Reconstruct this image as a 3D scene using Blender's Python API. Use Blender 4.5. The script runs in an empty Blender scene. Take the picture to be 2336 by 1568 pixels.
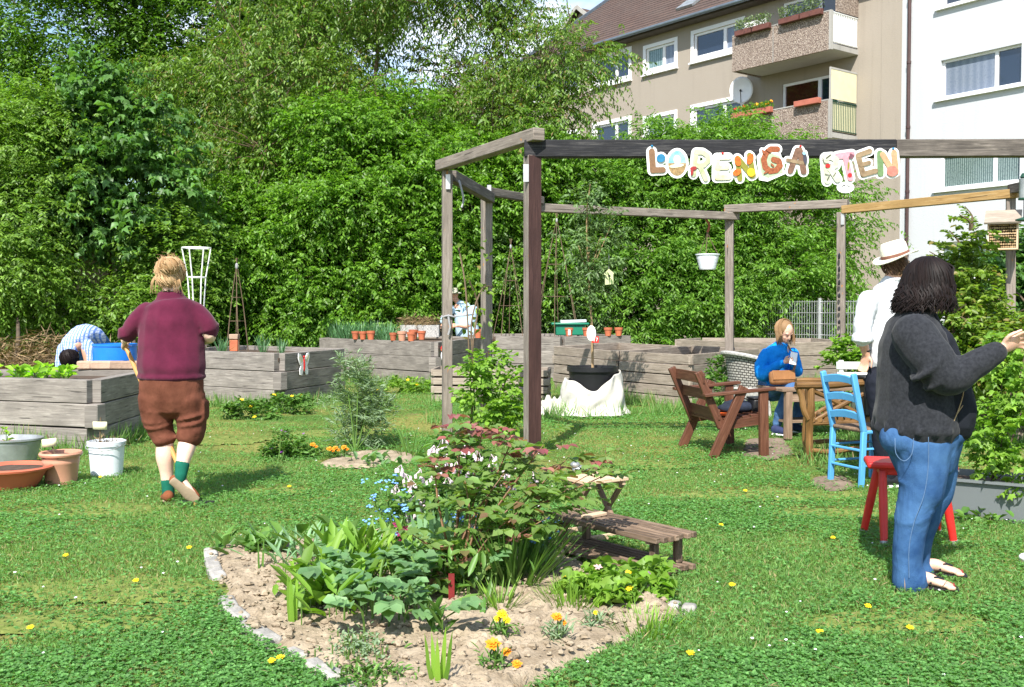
import bpy, math, random
import numpy as np
from mathutils import Vector, Matrix, noise
R = math.radians
random.seed(7); rng = np.random.default_rng(11)
sc = bpy.context.scene; COL = sc.collection
# ---------------------------------------------------------------- camera
FPX = 2350.0; PIT = math.atan(79 / 2350.0); CH = 1.38
cd = bpy.data.cameras.new('camera'); cam = bpy.data.objects.new('camera', cd); COL.objects.link(cam)
cam.location = (0, 0, CH); cam.rotation_euler = (R(90) - PIT, 0, 0)
cd.sensor_width = 36; cd.lens = 36 * FPX / 2336; cd.clip_start = .1; cd.clip_end = 900
sc.camera = cam
# ---------------------------------------------------------------- sky and sun
SUN_EL = R(48); SUNX, SUNY = .25, 1.0            # direction the light travels over the ground
w = bpy.data.worlds.new('World'); sc.world = w; w.use_nodes = True
nt = w.node_tree; N = nt.nodes; bg = N['Background']
sky = N.new('ShaderNodeTexSky'); sky.sky_type = 'NISHITA'; sky.sun_disc = False
sky.sun_elevation = SUN_EL; sky.sun_rotation = R(194); sky.air_density = 1.0; sky.dust_density = .6
tc = N.new('ShaderNodeTexCoord'); mp = N.new('ShaderNodeMapping'); mp.inputs['Scale'].default_value = (1, 1, 2.2)
nz = N.new('ShaderNodeTexNoise'); nz.inputs['Scale'].default_value = 3.4; nz.inputs['Detail'].default_value = 9; nz.inputs['Roughness'].default_value = .58
rp = N.new('ShaderNodeValToRGB'); rp.color_ramp.elements[0].position = .5; rp.color_ramp.elements[1].position = .66
mx = N.new('ShaderNodeMix'); mx.data_type = 'RGBA'
mx.inputs['B'].default_value = (6.2, 6.4, 6.7, 1)
nt.links.new(tc.outputs['Generated'], mp.inputs['Vector']); nt.links.new(mp.outputs[0], nz.inputs['Vector'])
nt.links.new(nz.outputs['Fac'], rp.inputs[0]); nt.links.new(rp.outputs[0], mx.inputs['Factor'])
nt.links.new(sky.outputs[0], mx.inputs['A']); nt.links.new(mx.outputs['Result'], bg.inputs[0])
bg.inputs[1].default_value = .135
sl = bpy.data.lights.new('sun', 'SUN'); sl.energy = 5.0; sl.angle = R(.53); sl.color = (1, .955, .88)
so = bpy.data.objects.new('sun', sl); COL.objects.link(so); so.location = (-10, -30, 40)
_h = Vector((SUNX, SUNY, 0)).normalized() * math.cos(SUN_EL)
so.rotation_euler = Vector((_h.x, _h.y, -math.sin(SUN_EL))).to_track_quat('-Z', 'Y').to_euler()
vs = sc.view_settings; vs.view_transform = 'Standard'; vs.look = 'None'; vs.gamma = 1; vs.exposure = .88
sc.cycles.max_bounces = 7; sc.cycles.transparent_max_bounces = 8; sc.cycles.diffuse_bounces = 3
sc.cycles.use_denoising = True
# ---------------------------------------------------------------- measuring helpers
_f = Vector((0, math.cos(PIT), -math.sin(PIT))); _u = Vector((0, math.sin(PIT), math.cos(PIT)))
def ray(px, py): return _f + Vector((1, 0, 0)) * ((px - 1168) / FPX) - _u * ((py - 784) / FPX)
def at(px, py, Y):
    d = ray(px, py); return Vector((0, 0, CH)) + d * (Y / d.y)
def gnd(px, py, z=0.0):
    d = ray(px, py); return Vector((0, 0, CH)) + d * ((z - CH) / d.z)
Z = Vector((0, 0, 1))
# ---------------------------------------------------------------- objects
ORG = {}
def tag(o, label=None, cat=None, group=None, kind=None):
    if label: o['label'] = label
    if cat: o['category'] = cat
    if group: o['group'] = group
    if kind: o['kind'] = kind
    return o
def thing(name, label, cat, loc=(0, 0, 0), group=None):
    o = bpy.data.objects.new(name, None); COL.objects.link(o); o.location = loc
    o.empty_display_size = .1; ORG[o] = Vector(loc)
    return tag(o, label, cat, group)
def link(me, name, mat, parent=None, origin=None, smooth=False):
    o = bpy.data.objects.new(name, me); COL.objects.link(o)
    if mat: me.materials.append(mat)
    if parent is not None:
        o.parent = parent; ORG[o] = ORG[parent]
    else:
        ORG[o] = Vector(origin or (0, 0, 0)); o.location = ORG[o]
    if smooth: me.polygons.foreach_set('use_smooth', np.ones(len(me.polygons), dtype=bool))
    return o
def np_mesh(name, V, Fc, mat, parent=None, origin=None, smooth=False):
    V = np.asarray(V, dtype=np.float32).reshape(-1, 3); Fc = np.asarray(Fc, dtype=np.int32)
    org = ORG[parent] if parent is not None else Vector(origin or (0, 0, 0))
    V = V - np.array(org, dtype=np.float32)
    me = bpy.data.meshes.new(name); k = Fc.shape[1]; n = len(Fc)
    me.vertices.add(len(V)); me.vertices.foreach_set('co', V.ravel())
    me.loops.add(n * k); me.loops.foreach_set('vertex_index', Fc.ravel())
    me.polygons.add(n); me.polygons.foreach_set('loop_start', np.arange(0, n * k, k, dtype=np.int32))
    me.update(calc_edges=True)
    return link(me, name, mat, parent, origin, smooth)
def copy_tree(o, loc=None, rz=None, parent=None, label=None):
    c = o.copy(); COL.objects.link(c); c.parent = parent
    if loc is not None: c.location = loc
    if rz is not None: c.rotation_euler.z = rz
    if label: c['label'] = label
    for ch in list(o.children): copy_tree(ch, parent=c)
    return c
class MB:
    """collects boxes, bars, tubes, lathes and plates into one mesh"""
    def __init__(s): s.v = []; s.f = []; s.uv = []; s.sm = []
    def add(s, vs_, fs, uvs=None, smooth=False):
        b = len(s.v); s.v += [tuple(p) for p in vs_]
        for i, f in enumerate(fs):
            s.f.append([b + k for k in f]); s.sm.append(smooth)
            s.uv += uvs[i] if uvs else [(0, 0)] * len(f)
    def box(s, c, size, rot=None):
        c = Vector(c); h = [x / 2 for x in size]; g = max(range(3), key=lambda i: size[i])
        o1, o2 = [i for i in range(3) if i != g]; ru, rv = random.uniform(0, 50), random.uniform(0, 50)
        loc = [Vector((x * h[0], y * h[1], z * h[2])) for z in (-1, 1) for y in (-1, 1) for x in (-1, 1)]
        fs = [(0, 2, 3, 1), (4, 5, 7, 6), (0, 1, 5, 4), (2, 6, 7, 3), (0, 4, 6, 2), (1, 3, 7, 5)]
        ax = [2, 2, 1, 1, 0, 0]; uvs = []
        for f, a in zip(fs, ax):
            if a == g: uvs.append([(loc[k][o1] * .4 + ru, loc[k][o2] + rv) for k in f])
            else:
                o = o1 if a == o2 else o2
                uvs.append([(loc[k][g] + ru, loc[k][o] + rv + a * 3.3) for k in f])
        m = rot if rot is not None else Matrix.Identity(3)
        s.add([c + m @ p for p in loc], fs, uvs)
    def bar(s, p0, p1, w_, h_, up=Z, roll=0):
        p0, p1 = Vector(p0), Vector(p1); x = (p1 - p0); L = x.length; x.normalize()
        if abs(x.dot(up)) > .99: up = Vector((0, 1, 0))
        y = up.cross(x).normalized(); z = x.cross(y)
        m = Matrix((x, y, z)).transposed()
        if roll: m = m @ Matrix.Rotation(roll, 3, 'X')
        s.box((p0 + p1) / 2, (L, w_, h_), m)
    def tube(s, pts, r, n=8, flat=None, cap=True, round_=False, closed=False):
        pts = [Vector(p) for p in pts]; m = len(pts)
        rs = list(r) if hasattr(r, '__len__') else [r] * m
        if round_ and m > 1:
            d0 = (pts[0] - pts[1]).normalized(); d1 = (pts[-1] - pts[-2]).normalized()
            a, b = pts[0], pts[-1]; ra, rb = rs[0], rs[-1]
            pts = [a + d0 * ra * .95, a + d0 * ra * .6] + pts + [b + d1 * rb * .6, b + d1 * rb * .95]
            rs = [ra * .3, ra * .8] + rs + [rb * .8, rb * .3]; m = len(pts)
        V = []; prev = None; ul = [0]
        for i in range(m):
            if closed: t = pts[(i + 1) % m] - pts[i - 1]
            else: t = pts[min(i + 1, m - 1)] - pts[max(i - 1, 0)]
            t = t.normalized() if t.length > 1e-9 else Z
            if prev is None:
                a = flat if flat is not None else (Vector((1, 0, 0)) if abs(t.x) < .8 else Vector((0, 1, 0)))
                e = (a - t * a.dot(t)).normalized()
            else:
                e = (prev - t * prev.dot(t)); e = e.normalized() if e.length > 1e-6 else t.orthogonal().normalized()
            prev = e; q = t.cross(e)
            rr = rs[i] if hasattr(rs[i], '__len__') else (rs[i], rs[i])
            for k in range(n):
                an = 2 * math.pi * k / n
                V.append(pts[i] + e * (rr[0] * math.cos(an)) + q * (rr[1] * math.sin(an)))
            if i: ul.append(ul[-1] + (pts[i] - pts[i - 1]).length)
        fs = []; uvs = []; ru = random.uniform(0, 40); rv = random.uniform(0, 40)
        r0 = rs[0][0] if hasattr(rs[0], '__len__') else max(x if not hasattr(x, '__len__') else x[0] for x in rs)
        per = 2 * math.pi * r0 / n
        for i in range(m if closed else m - 1):
            j = (i + 1) % m
            for k in range(n):
                k2 = (k + 1) % n; fs.append((i * n + k, i * n + k2, j * n + k2, j * n + k))
                u0, u1 = ul[i] + ru, (ul[j] if j else ul[i] + .1) + ru
                uvs.append([(u0, k * per + rv), (u0, (k + 1) * per + rv), (u1, (k + 1) * per + rv), (u1, k * per + rv)])
        s.add(V, fs, uvs, True)
        if cap and not closed:
            b = len(s.v) - len(V)
            s.f.append([b + k for k in range(n)][::-1]); s.uv += [(ru + .01 * k, rv) for k in range(n)]; s.sm.append(False)
            s.f.append([b + (m - 1) * n + k for k in range(n)]); s.uv += [(ru + .01 * k, rv) for k in range(n)]; s.sm.append(False)
    def lathe(s, prof, c=(0, 0, 0), n=28, sx=1, sy=1, closed=False, wob=0):
        c = Vector(c); V = []; m = len(prof)
        for r_, z in prof:
            for k in range(n):
                a = 2 * math.pi * k / n; q = 1 + wob * noise.noise((math.cos(a) * 2, math.sin(a) * 2, z * 9))
                V.append(c + Vector((r_ * q * math.cos(a) * sx, r_ * q * math.sin(a) * sy, z)))
        fs = [(i * n + k, i * n + (k + 1) % n, (i + 1) * n + (k + 1) % n, (i + 1) * n + k) for i in range(m - 1) for k in range(n)]
        if closed: fs += [((m - 1) * n + k, (m - 1) * n + (k + 1) % n, (k + 1) % n, k) for k in range(n)]
        else:
            if prof[0][0] > 1e-4: fs.append(tuple(range(n))[::-1])
            if prof[-1][0] > 1e-4: fs.append(tuple((m - 1) * n + k for k in range(n)))
        s.add(V, fs, None, True)
    def plate(s, poly, o, ux, uy, th):
        """flat outline poly[(a,b)] in the frame o,ux,uy pushed th along the normal"""
        o, ux, uy = Vector(o), Vector(ux), Vector(uy); nn = ux.cross(uy).normalized(); k = len(poly)
        V = [o + ux * a + uy * b for a, b in poly]; V += [p + nn * th for p in V]
        fs = [tuple(range(k))[::-1], tuple(range(k, 2 * k))] + [(i, (i + 1) % k, k + (i + 1) % k, k + i) for i in range(k)]
        uvs = [[(poly[i][0], poly[i][1]) for i in f] if max(f) < k else [(poly[i % k][0], poly[i % k][1]) for i in f] for f in fs]
        s.add(V, fs, uvs)
    def ell(s, c, ax, ay, az, n=16, m=10):
        c = Vector(c); ax, ay, az = Vector(ax), Vector(ay), Vector(az); V = [c - az]; 
        for i in range(1, m):
            t = -math.pi / 2 + math.pi * i / m
            for k in range(n):
                a = 2 * math.pi * k / n
                V.append(c + ax * (math.cos(t) * math.cos(a)) + ay * (math.cos(t) * math.sin(a)) + az * math.sin(t))
        V.append(c + az); fs = []
        for k in range(n): fs.append((0, 1 + (k + 1) % n, 1 + k))
        for i in range(m - 2):
            for k in range(n):
                a, b = 1 + i * n, 1 + (i + 1) * n; fs.append((a + k, a + (k + 1) % n, b + (k + 1) % n, b + k))
        b = 1 + (m - 2) * n
        for k in range(n): fs.append((b + k, b + (k + 1) % n, len(V) - 1))
        s.add(V, fs, None, True)
    def ball(s, c, r, n=10, m=7): s.ell(c, (r, 0, 0), (0, r, 0), (0, 0, r), n, m)
    def build(s, name, mat, parent=None, origin=None, bevel=0, world=True):
        org = (ORG[parent] if parent is not None else Vector(origin or (0, 0, 0))) if world else Vector((0, 0, 0))
        me = bpy.data.meshes.new(name)
        me.from_pydata([(a - org.x, b - org.y, c - org.z) for a, b, c in s.v], [], s.f)
        ul = me.uv_layers.new(name='UVMap'); ul.data.foreach_set('uv', np.array(s.uv, dtype=np.float32).ravel())
        me.polygons.foreach_set('use_smooth', np.array(s.sm, dtype=bool))
        me.set_sharp_from_angle(angle=R(38))
        o = link(me, name, mat, parent, origin)
        if bevel:
            bv = o.modifiers.new('bevel', 'BEVEL'); bv.width = bevel; bv.segments = 2; bv.limit_method = 'ANGLE'
        return o
def bez(pts, n=12):
    """smooth curve through points (Catmull-Rom)"""
    P = [Vector(p) for p in pts]
    if len(P) < 3: return [P[0].lerp(P[-1], i / n) for i in range(n + 1)]
    P = [P[0] * 2 - P[1]] + P + [P[-1] * 2 - P[-2]]; out = []
    seg = max(2, n // (len(P) - 3))
    for i in range(1, len(P) - 2):
        for k in range(seg):
            t = k / seg; a, b, c, d = P[i - 1:i + 3]
            out.append(.5 * ((2 * b) + (c - a) * t + (2 * a - 5 * b + 4 * c - d) * t * t + (3 * b - a - 3 * c + d) * t ** 3))
    out.append(P[-2]); return out
# ---------------------------------------------------------------- materials
def mat_new(name):
    m = bpy.data.materials.new(name); m.use_nodes = True; t = m.node_tree
    return m, t, t.nodes, t.links, t.nodes['Principled BSDF']
def ramp(n, stops):
    r = n.new('ShaderNodeValToRGB'); e = r.color_ramp.elements
    while len(e) < len(stops): e.new(.5)
    for k, (p, c) in zip(e, stops): k.position = p; k.color = (c[0], c[1], c[2], 1) if hasattr(c, '__len__') else (c, c, c, 1)
    return r
def mixc(n, l, fac, a, b, mode='MIX'):
    x = n.new('ShaderNodeMix'); x.data_type = 'RGBA'; x.blend_type = mode
    for s_, v in (('Factor', fac), ('A', a), ('B', b)):
        if hasattr(v, 'is_output') or hasattr(v, 'links'): l.new(v, x.inputs[s_])
        elif hasattr(v, '__len__'): x.inputs[s_].default_value = (v[0], v[1], v[2], 1)
        else: x.inputs[s_].default_value = v
    return x.outputs['Result']
def noise_n(n, l, vec, scale, detail=5, rough=.55, dist=0):
    z = n.new('ShaderNodeTexNoise'); z.inputs['Scale'].default_value = scale; z.inputs['Detail'].default_value = detail
    z.inputs['Roughness'].default_value = rough; z.inputs['Distortion'].default_value = dist
    if vec is not None: l.new(vec, z.inputs['Vector'])
    return z.outputs['Fac']
def mapped(n, l, src, scale):
    m = n.new('ShaderNodeMapping'); m.inputs['Scale'].default_value = scale; l.new(src, m.inputs['Vector']); return m.outputs[0]
def bump(n, l, h, b, strength=.3, dist=.01):
    x = n.new('ShaderNodeBump'); x.inputs['Strength'].default_value = strength; x.inputs['Distance'].default_value = dist
    l.new(h, x.inputs['Height']); l.new(x.outputs[0], b.inputs['Normal'])
def rnd_hsv(n, l, colour, amt, hue=0):
    oi = n.new('ShaderNodeObjectInfo'); h = n.new('ShaderNodeHueSaturation')
    mr = n.new('ShaderNodeMapRange'); mr.inputs['To Min'].default_value = 1 - amt; mr.inputs['To Max'].default_value = 1 + amt
    l.new(oi.outputs['Random'], mr.inputs['Value']); l.new(mr.outputs[0], h.inputs['Value']); l.new(colour, h.inputs['Color']); return h.outputs[0]
def plain(name, c, rough=.6, var=.18, scale=6, bmp=.1, bscale=60, metal=0, c2=None, spec=.4, objrnd=0, alpha=None):
    m, t, n, l, b = mat_new(name); tc_ = n.new('ShaderNodeTexCoord'); v = tc_.outputs['Object']
    f = noise_n(n, l, v, scale, 6, .6); r = ramp(n, [(.3, 0), (.7, 1)]); l.new(f, r.inputs[0])
    lo = [x * (1 - var) for x in c]; hi = c2 if c2 else [min(1, x * (1 + var)) for x in c]
    o = mixc(n, l, r.outputs[0], lo, hi)
    if objrnd: o = rnd_hsv(n, l, o, objrnd)
    l.new(o, b.inputs['Base Color']); b.inputs['Roughness'].default_value = rough; b.inputs['Metallic'].default_value = metal
    b.inputs['Specular IOR Level'].default_value = spec
    if bmp: bump(n, l, noise_n(n, l, v, bscale, 4), b, bmp, .01)
    return m
def wood(name, dark, mid, light, stain=.5, rough=.8, gs=1.0, objrnd=.12, crack=.6, spot=None):
    m, t, n, l, b = mat_new(name); tc_ = n.new('ShaderNodeTexCoord'); v = tc_.outputs['UV']
    g = noise_n(n, l, mapped(n, l, v, (2.2 * gs, 38 * gs, 1)), 1.6, 8, .65, .6)
    r = ramp(n, [(.28, dark), (.5, mid), (.72, light)]); l.new(g, r.inputs[0])
    s_ = noise_n(n, l, mapped(n, l, v, (1.4, 3.2, 1)), 1.9, 5, .6); sr = ramp(n, [(.42, 0), (.7, 1)]); l.new(s_, sr.inputs[0])
    o = mixc(n, l, sr.outputs[0], r.outputs[0], [x * (1 - stain) for x in mid])
    c_ = noise_n(n, l, mapped(n, l, v, (1.1, 26 * gs, 1)), 2.1, 3, .5, .4); cr = ramp(n, [(.62, 0), (.66, 1)]); l.new(c_, cr.inputs[0])
    cm = n.new('ShaderNodeMath'); cm.operation = 'MULTIPLY'; cm.inputs[1].default_value = crack; l.new(cr.outputs[0], cm.inputs[0])
    o = mixc(n, l, cm.outputs[0], o, [x * .22 for x in dark])
    if spot:
        p = noise_n(n, l, mapped(n, l, v, (5, 9, 1)), 1.3, 4, .6); pr = ramp(n, [(.66, 0), (.7, 1)]); l.new(p, pr.inputs[0]); o = mixc(n, l, pr.outputs[0], o, spot)
    o = rnd_hsv(n, l, o, objrnd)
    l.new(o, b.inputs['Base Color']); b.inputs['Roughness'].default_value = rough; b.inputs['Specular IOR Level'].default_value = .25
    sb = n.new('ShaderNodeMath'); sb.operation = 'SUBTRACT'; l.new(g, sb.inputs[0]); l.new(cm.outputs[0], sb.inputs[1])
    bump(n, l, sb.outputs[0], b, .45, .006)
    return m
def leaf(name, c, c2=None, trans=.35, rough=.45, hue=.035, val=.45, tip=None, spec=.4):
    """leaf colour varies leaf by leaf (each leaf is its own mesh island)"""
    c = [x * k for x, k in zip(c, (1.46, 1.53, 1.5))]; c2 = [x * k for x, k in zip(c2, (1.46, 1.53, 1.5))] if c2 else None
    m, t, n, l, b = mat_new(name); g = n.new('ShaderNodeNewGeometry'); rnd = g.outputs['Random Per Island']
    wn = n.new('ShaderNodeTexWhiteNoise'); wn.noise_dimensions = '1D'; l.new(rnd, wn.inputs['W'])
    col_ = mixc(n, l, rnd, c, c2 or [c[0] * 1.5, c[1] * 1.25, c[2] * 1.1])
    if tip:
        tr = ramp(n, [(.90, 0), (.95, 1)]); l.new(wn.outputs['Value'], tr.inputs[0]); col_ = mixc(n, l, tr.outputs[0], col_, tip)
    h = n.new('ShaderNodeHueSaturation'); mr = n.new('ShaderNodeMapRange'); mr.inputs['To Min'].default_value = 1 - val; mr.inputs['To Max'].default_value = 1 + val
    l.new(wn.outputs['Value'], mr.inputs['Value']); l.new(mr.outputs[0], h.inputs['Value']); l.new(col_, h.inputs['Color'])
    l.new(h.outputs[0], b.inputs['Base Color']); b.inputs['Roughness'].default_value = rough; b.inputs['Specular IOR Level'].default_value = spec
    tr_ = n.new('ShaderNodeBsdfTranslucent'); gm = n.new('ShaderNodeGamma'); gm.inputs[1].default_value = .9
    br = mixc(n, l, 1.0, h.outputs[0], (1.55, 1.7, .58), 'MULTIPLY'); l.new(br, tr_.inputs['Color'])
    ms = n.new('ShaderNodeMixShader'); ms.inputs[0].default_value = trans
    l.new(b.outputs[0], ms.inputs[1]); l.new(tr_.outputs[0], ms.inputs[2]); l.new(ms.outputs[0], n['Material Output'].inputs['Surface'])
    return m
def glass(name, c=(.02, .03, .05), rough=.03):
    m, t, n, l, b = mat_new(name); b.inputs['Base Color'].default_value = (*c, 1); b.inputs['Roughness'].default_value = rough
    b.inputs['Specular IOR Level'].default_value = .9; b.inputs['Coat Weight'].default_value = .5; return m
MAT = {}
MAT['bark'] = plain('bark', (.09, .065, .045), .9, .4, 5, .6, 30)
MAT['twig'] = plain('twig', (.13, .09, .055), .9, .3, 5, .3, 30)
MAT['sleeper'] = wood('weathered_oak', (.13, .11, .10), (.24, .215, .19), (.36, .33, .295), .35, crack=.7)
MAT['plank'] = wood('grey_plank', (.16, .125, .095), (.30, .25, .20), (.43, .37, .31), .3, crack=.5)
MAT['post'] = wood('pergola_timber', (.12, .10, .085), (.23, .195, .165), (.34, .30, .26), .3, crack=.7, spot=(.42, .17, .03), objrnd=.06)
MAT['brownpaint'] = wood('flaking_brown_paint', (.03, .014, .013), (.05, .024, .021), (.08, .04, .035), .3, .55, objrnd=0, crack=.2)
MAT['blackbeam'] = wood('tarred_beam', (.008, .008, .01), (.02, .02, .024), (.10, .095, .09), .5, .7, objrnd=0, crack=.3)
MAT['greybeam'] = wood('half_worn_beam', (.05, .045, .04), (.14, .12, .105), (.26, .23, .2), .5, .8, objrnd=0, crack=.6)
MAT['yellowbeam'] = wood('yellowed_beam', (.16, .09, .03), (.32, .2, .075), (.42, .3, .15), .2, objrnd=0)
MAT['chairwood'] = wood('red_brown_wood', (.055, .022, .013), (.115, .046, .027), (.20, .095, .058), .3, .5, crack=.3)
MAT['benchwood'] = wood('bench_slat_wood', (.09, .06, .04), (.21, .145, .10), (.32, .24, .18), .75, crack=.4)
MAT['palewood'] = wood('pale_wood', (.40, .27, .16), (.58, .42, .28), (.70, .54, .38), .1, crack=.1)
MAT['tablewood'] = wood('table_wood', (.12, .075, .048), (.24, .16, .11), (.36, .26, .19), .3, crack=.4)
MAT['rustic'] = wood('varnished_branch', (.10, .048, .016), (.19, .10, .035), (.29, .17, .07), .5, .4, crack=.3)
MAT['stick'] = wood('dry_stick', (.22, .14, .07), (.36, .25, .13), (.5, .38, .22), .2, crack=.2)
MAT['handlewood'] = wood('tool_handle_wood', (.35, .17, .05), (.5, .27, .09), (.6, .35, .14), .1, .4, crack=0)
MAT['blue'] = plain('blue_paint', (.09, .33, .63), .4, .12, 5, .05, 40)
MAT['red'] = plain('red_paint', (.52, .022, .018), .42, .2, 5, .1, 40)
MAT['white'] = plain('white_paint', (.8, .8, .78), .5, .06, 5, .05, 40)
MAT['whiteplastic'] = plain('white_plastic', (.72, .76, .8), .35, .06, 4, 0)
MAT['cream'] = plain('cream_card', (.8, .76, .5), .6, .05, 6, 0)
MAT['terracotta'] = plain('terracotta', (.42, .12, .055), .75, .25, 5, .15, 60, objrnd=.18)
MAT['terralight'] = plain('pale_terracotta_plastic', (.50, .25, .165), .5, .12, 4, .05, 60)
MAT['orangeplastic'] = plain('orange_plastic', (.46, .12, .065), .45, .12, 4, .05, 60)
MAT['zinc'] = plain('zinc', (.34, .36, .36), .4, .3, 6, .1, 40, .55)
MAT['black'] = plain('black_plastic', (.012, .012, .014), .45, .3, 5, .05, 40)
MAT['darkmetal'] = plain('dark_metal', (.03, .03, .032), .45, .3, 5, .05, 40, .5)
MAT['steel'] = plain('galvanised_steel', (.5, .5, .5), .4, .15, 6, 0, 40, .7)
MAT['bluebarrel'] = plain('blue_plastic', (.012, .17, .62), .35, .12, 4, 0)
MAT['soil'] = plain('dark_soil', (.075, .05, .034), .95, .4, 14, .8, 50)
MAT['brick'] = plain('concrete_brick', (.36, .25, .18), .9, .2, 8, .4, 60, objrnd=.2)
MAT['sheet'] = plain('white_cloth', (.50, .48, .43), .85, .12, 5, .5, 18)
MAT['wicker'] = plain('grey_wicker', (.38, .37, .35), .8, .3, 30, .9, 120)
MAT['rope'] = plain('rope', (.3, .3, .31), .9, .2, 30, .3, 120)
MAT['rust'] = plain('rusty_hook', (.3, .08, .04), .8, .3, 20, .2, 80)
# ================================================================ materials of the setting
def m_tile():
    m, t, n, l, b = mat_new('roof_tiles'); tc_ = n.new('ShaderNodeTexCoord')
    br = n.new('ShaderNodeTexBrick'); br.inputs['Scale'].default_value = 1; br.inputs['Brick Width'].default_value = .28; br.inputs['Row Height'].default_value = .34
    br.inputs['Mortar Size'].default_value = .018; br.inputs['Color1'].default_value = (.085, .045, .036, 1); br.inputs['Color2'].default_value = (.135, .078, .06, 1); br.inputs['Mortar'].default_value = (.03, .02, .018, 1)
    l.new(tc_.outputs['UV'], br.inputs['Vector']); f = noise_n(n, l, tc_.outputs['UV'], .7, 5)
    o = mixc(n, l, f, br.outputs['Color'], (.085, .07, .062)); l.new(o, b.inputs['Base Color']); b.inputs['Roughness'].default_value = .85; b.inputs['Specular IOR Level'].default_value = .2
    wv = n.new('ShaderNodeTexWave'); wv.inputs['Scale'].default_value = 1 / .28 / 2 * 1.0; l.new(tc_.outputs['UV'], wv.inputs['Vector']); bump(n, l, wv.outputs['Fac'], b, .6, .04); return m
def m_stucco(name, c, c2, streak=.0):
    m, t, n, l, b = mat_new(name); tc_ = n.new('ShaderNodeTexCoord'); v = tc_.outputs['Object']
    f = noise_n(n, l, v, .35, 6, .6); o = mixc(n, l, f, c, c2)
    s_ = noise_n(n, l, mapped(n, l, v, (2.5, 2.5, .12)), 1.4, 5, .6); r = ramp(n, [(.52, 0), (.75, 1)]); l.new(s_, r.inputs[0])
    mm = n.new('ShaderNodeMath'); mm.operation = 'MULTIPLY'; mm.inputs[1].default_value = streak; l.new(r.outputs[0], mm.inputs[0])
    o = mixc(n, l, mm.outputs[0], o, [x * .5 for x in c])
    l.new(o, b.inputs['Base Color']); b.inputs['Roughness'].default_value = .9; b.inputs['Specular IOR Level'].default_value = .2
    bump(n, l, noise_n(n, l, v, 22, 4), b, .25, .02); return m
def m_pebble():
    m, t, n, l, b = mat_new('pebble_dash'); tc_ = n.new('ShaderNodeTexCoord'); v = tc_.outputs['Object']
    vo = n.new('ShaderNodeTexVoronoi'); vo.inputs['Scale'].default_value = 42; l.new(v, vo.inputs['Vector'])
    sp = n.new('ShaderNodeSeparateColor'); l.new(vo.outputs['Color'], sp.inputs[0])
    r = ramp(n, [(0, (.10, .07, .055)), (.45, (.24, .18, .145)), (.8, (.36, .29, .24)), (1, (.46, .39, .33))]); l.new(sp.outputs[0], r.inputs[0])
    l.new(r.outputs[0], b.inputs['Base Color']); b.inputs['Roughness'].default_value = .85; bump(n, l, vo.outputs['Distance'], b, .7, .03); return m
def m_curtain(name, a, c, sc_=9, drk=(.03, .04, .05)):
    m, t, n, l, b = mat_new(name); tc_ = n.new('ShaderNodeTexCoord'); v = tc_.outputs['UV']
    wv = n.new('ShaderNodeTexWave'); wv.inputs['Scale'].default_value = sc_ / 3; wv.inputs['Distortion'].default_value = 3; wv.inputs['Detail'].default_value = 3; wv.inputs['Detail Scale'].default_value = .6
    l.new(mapped(n, l, v, (1, .12, 1)), wv.inputs['Vector']); o = mixc(n, l, wv.outputs['Fac'], a, c)
    f = noise_n(n, l, mapped(n, l, v, (9, 5, 1)), 3, 4); r = ramp(n, [(.5, 0), (.62, 1)]); l.new(f, r.inputs[0])
    mm = n.new('ShaderNodeMath'); mm.operation = 'MULTIPLY'; mm.inputs[1].default_value = .45; l.new(r.outputs[0], mm.inputs[0])
    o = mixc(n, l, mm.outputs[0], o, drk); l.new(o, b.inputs['Base Color']); b.inputs['Roughness'].default_value = .05; b.inputs['Specular IOR Level'].default_value = .7; return m
MAT['tile'] = m_tile(); MAT['tan'] = m_stucco('tan_render', (.29, .25, .205), (.335, .295, .25), .22); MAT['render'] = m_stucco('white_render', (.47, .49, .515), (.505, .52, .54), .18)
MAT['concrete'] = m_stucco('grey_concrete', (.30, .29, .27), (.40, .385, .36), .5); MAT['pebble'] = m_pebble()
MAT['glass'] = glass('dark_window', (.014, .022, .04)); MAT['glassred'] = glass('dark_red_window', (.05, .012, .01))
MAT['glasspale'] = m_curtain('pale_curtain_pane', (.15, .18, .24), (.20, .23, .29), 4, (.11, .14, .2)); MAT['glassgreen'] = m_curtain('green_curtain_pane', (.10, .17, .17), (.25, .35, .35), 9, (.04, .09, .10))
MAT['lace'] = m_curtain('lace_curtain_pane', (.05, .09, .085), (.24, .30, .29), 14)
MAT['frame'] = plain('window_frame_white', (.78, .78, .8), .45, .04, 3, 0); MAT['gutter'] = plain('grey_gutter', (.13, .16, .19), .4, .2, 3, 0, 40, .4)
MAT['pipe'] = plain('brown_downpipe', (.06, .032, .03), .5, .2, 3, 0); MAT['greenrail'] = plain('dark_green_rail', (.012, .06, .035), .5, .2, 5, 0)
MAT['reed'] = plain('pale_yellow_mat', (.62, .58, .38), .8, .08, 3, .1, 30); MAT['boxbrown'] = plain('brown_planter', (.12, .045, .035), .6, .2, 4, 0); MAT['boxred'] = plain('terracotta_planter', (.38, .12, .08), .6, .15, 4, 0)
MAT['soffit'] = plain('balcony_soffit', (.5, .48, .44), .8, .08, 2, 0)
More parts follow.
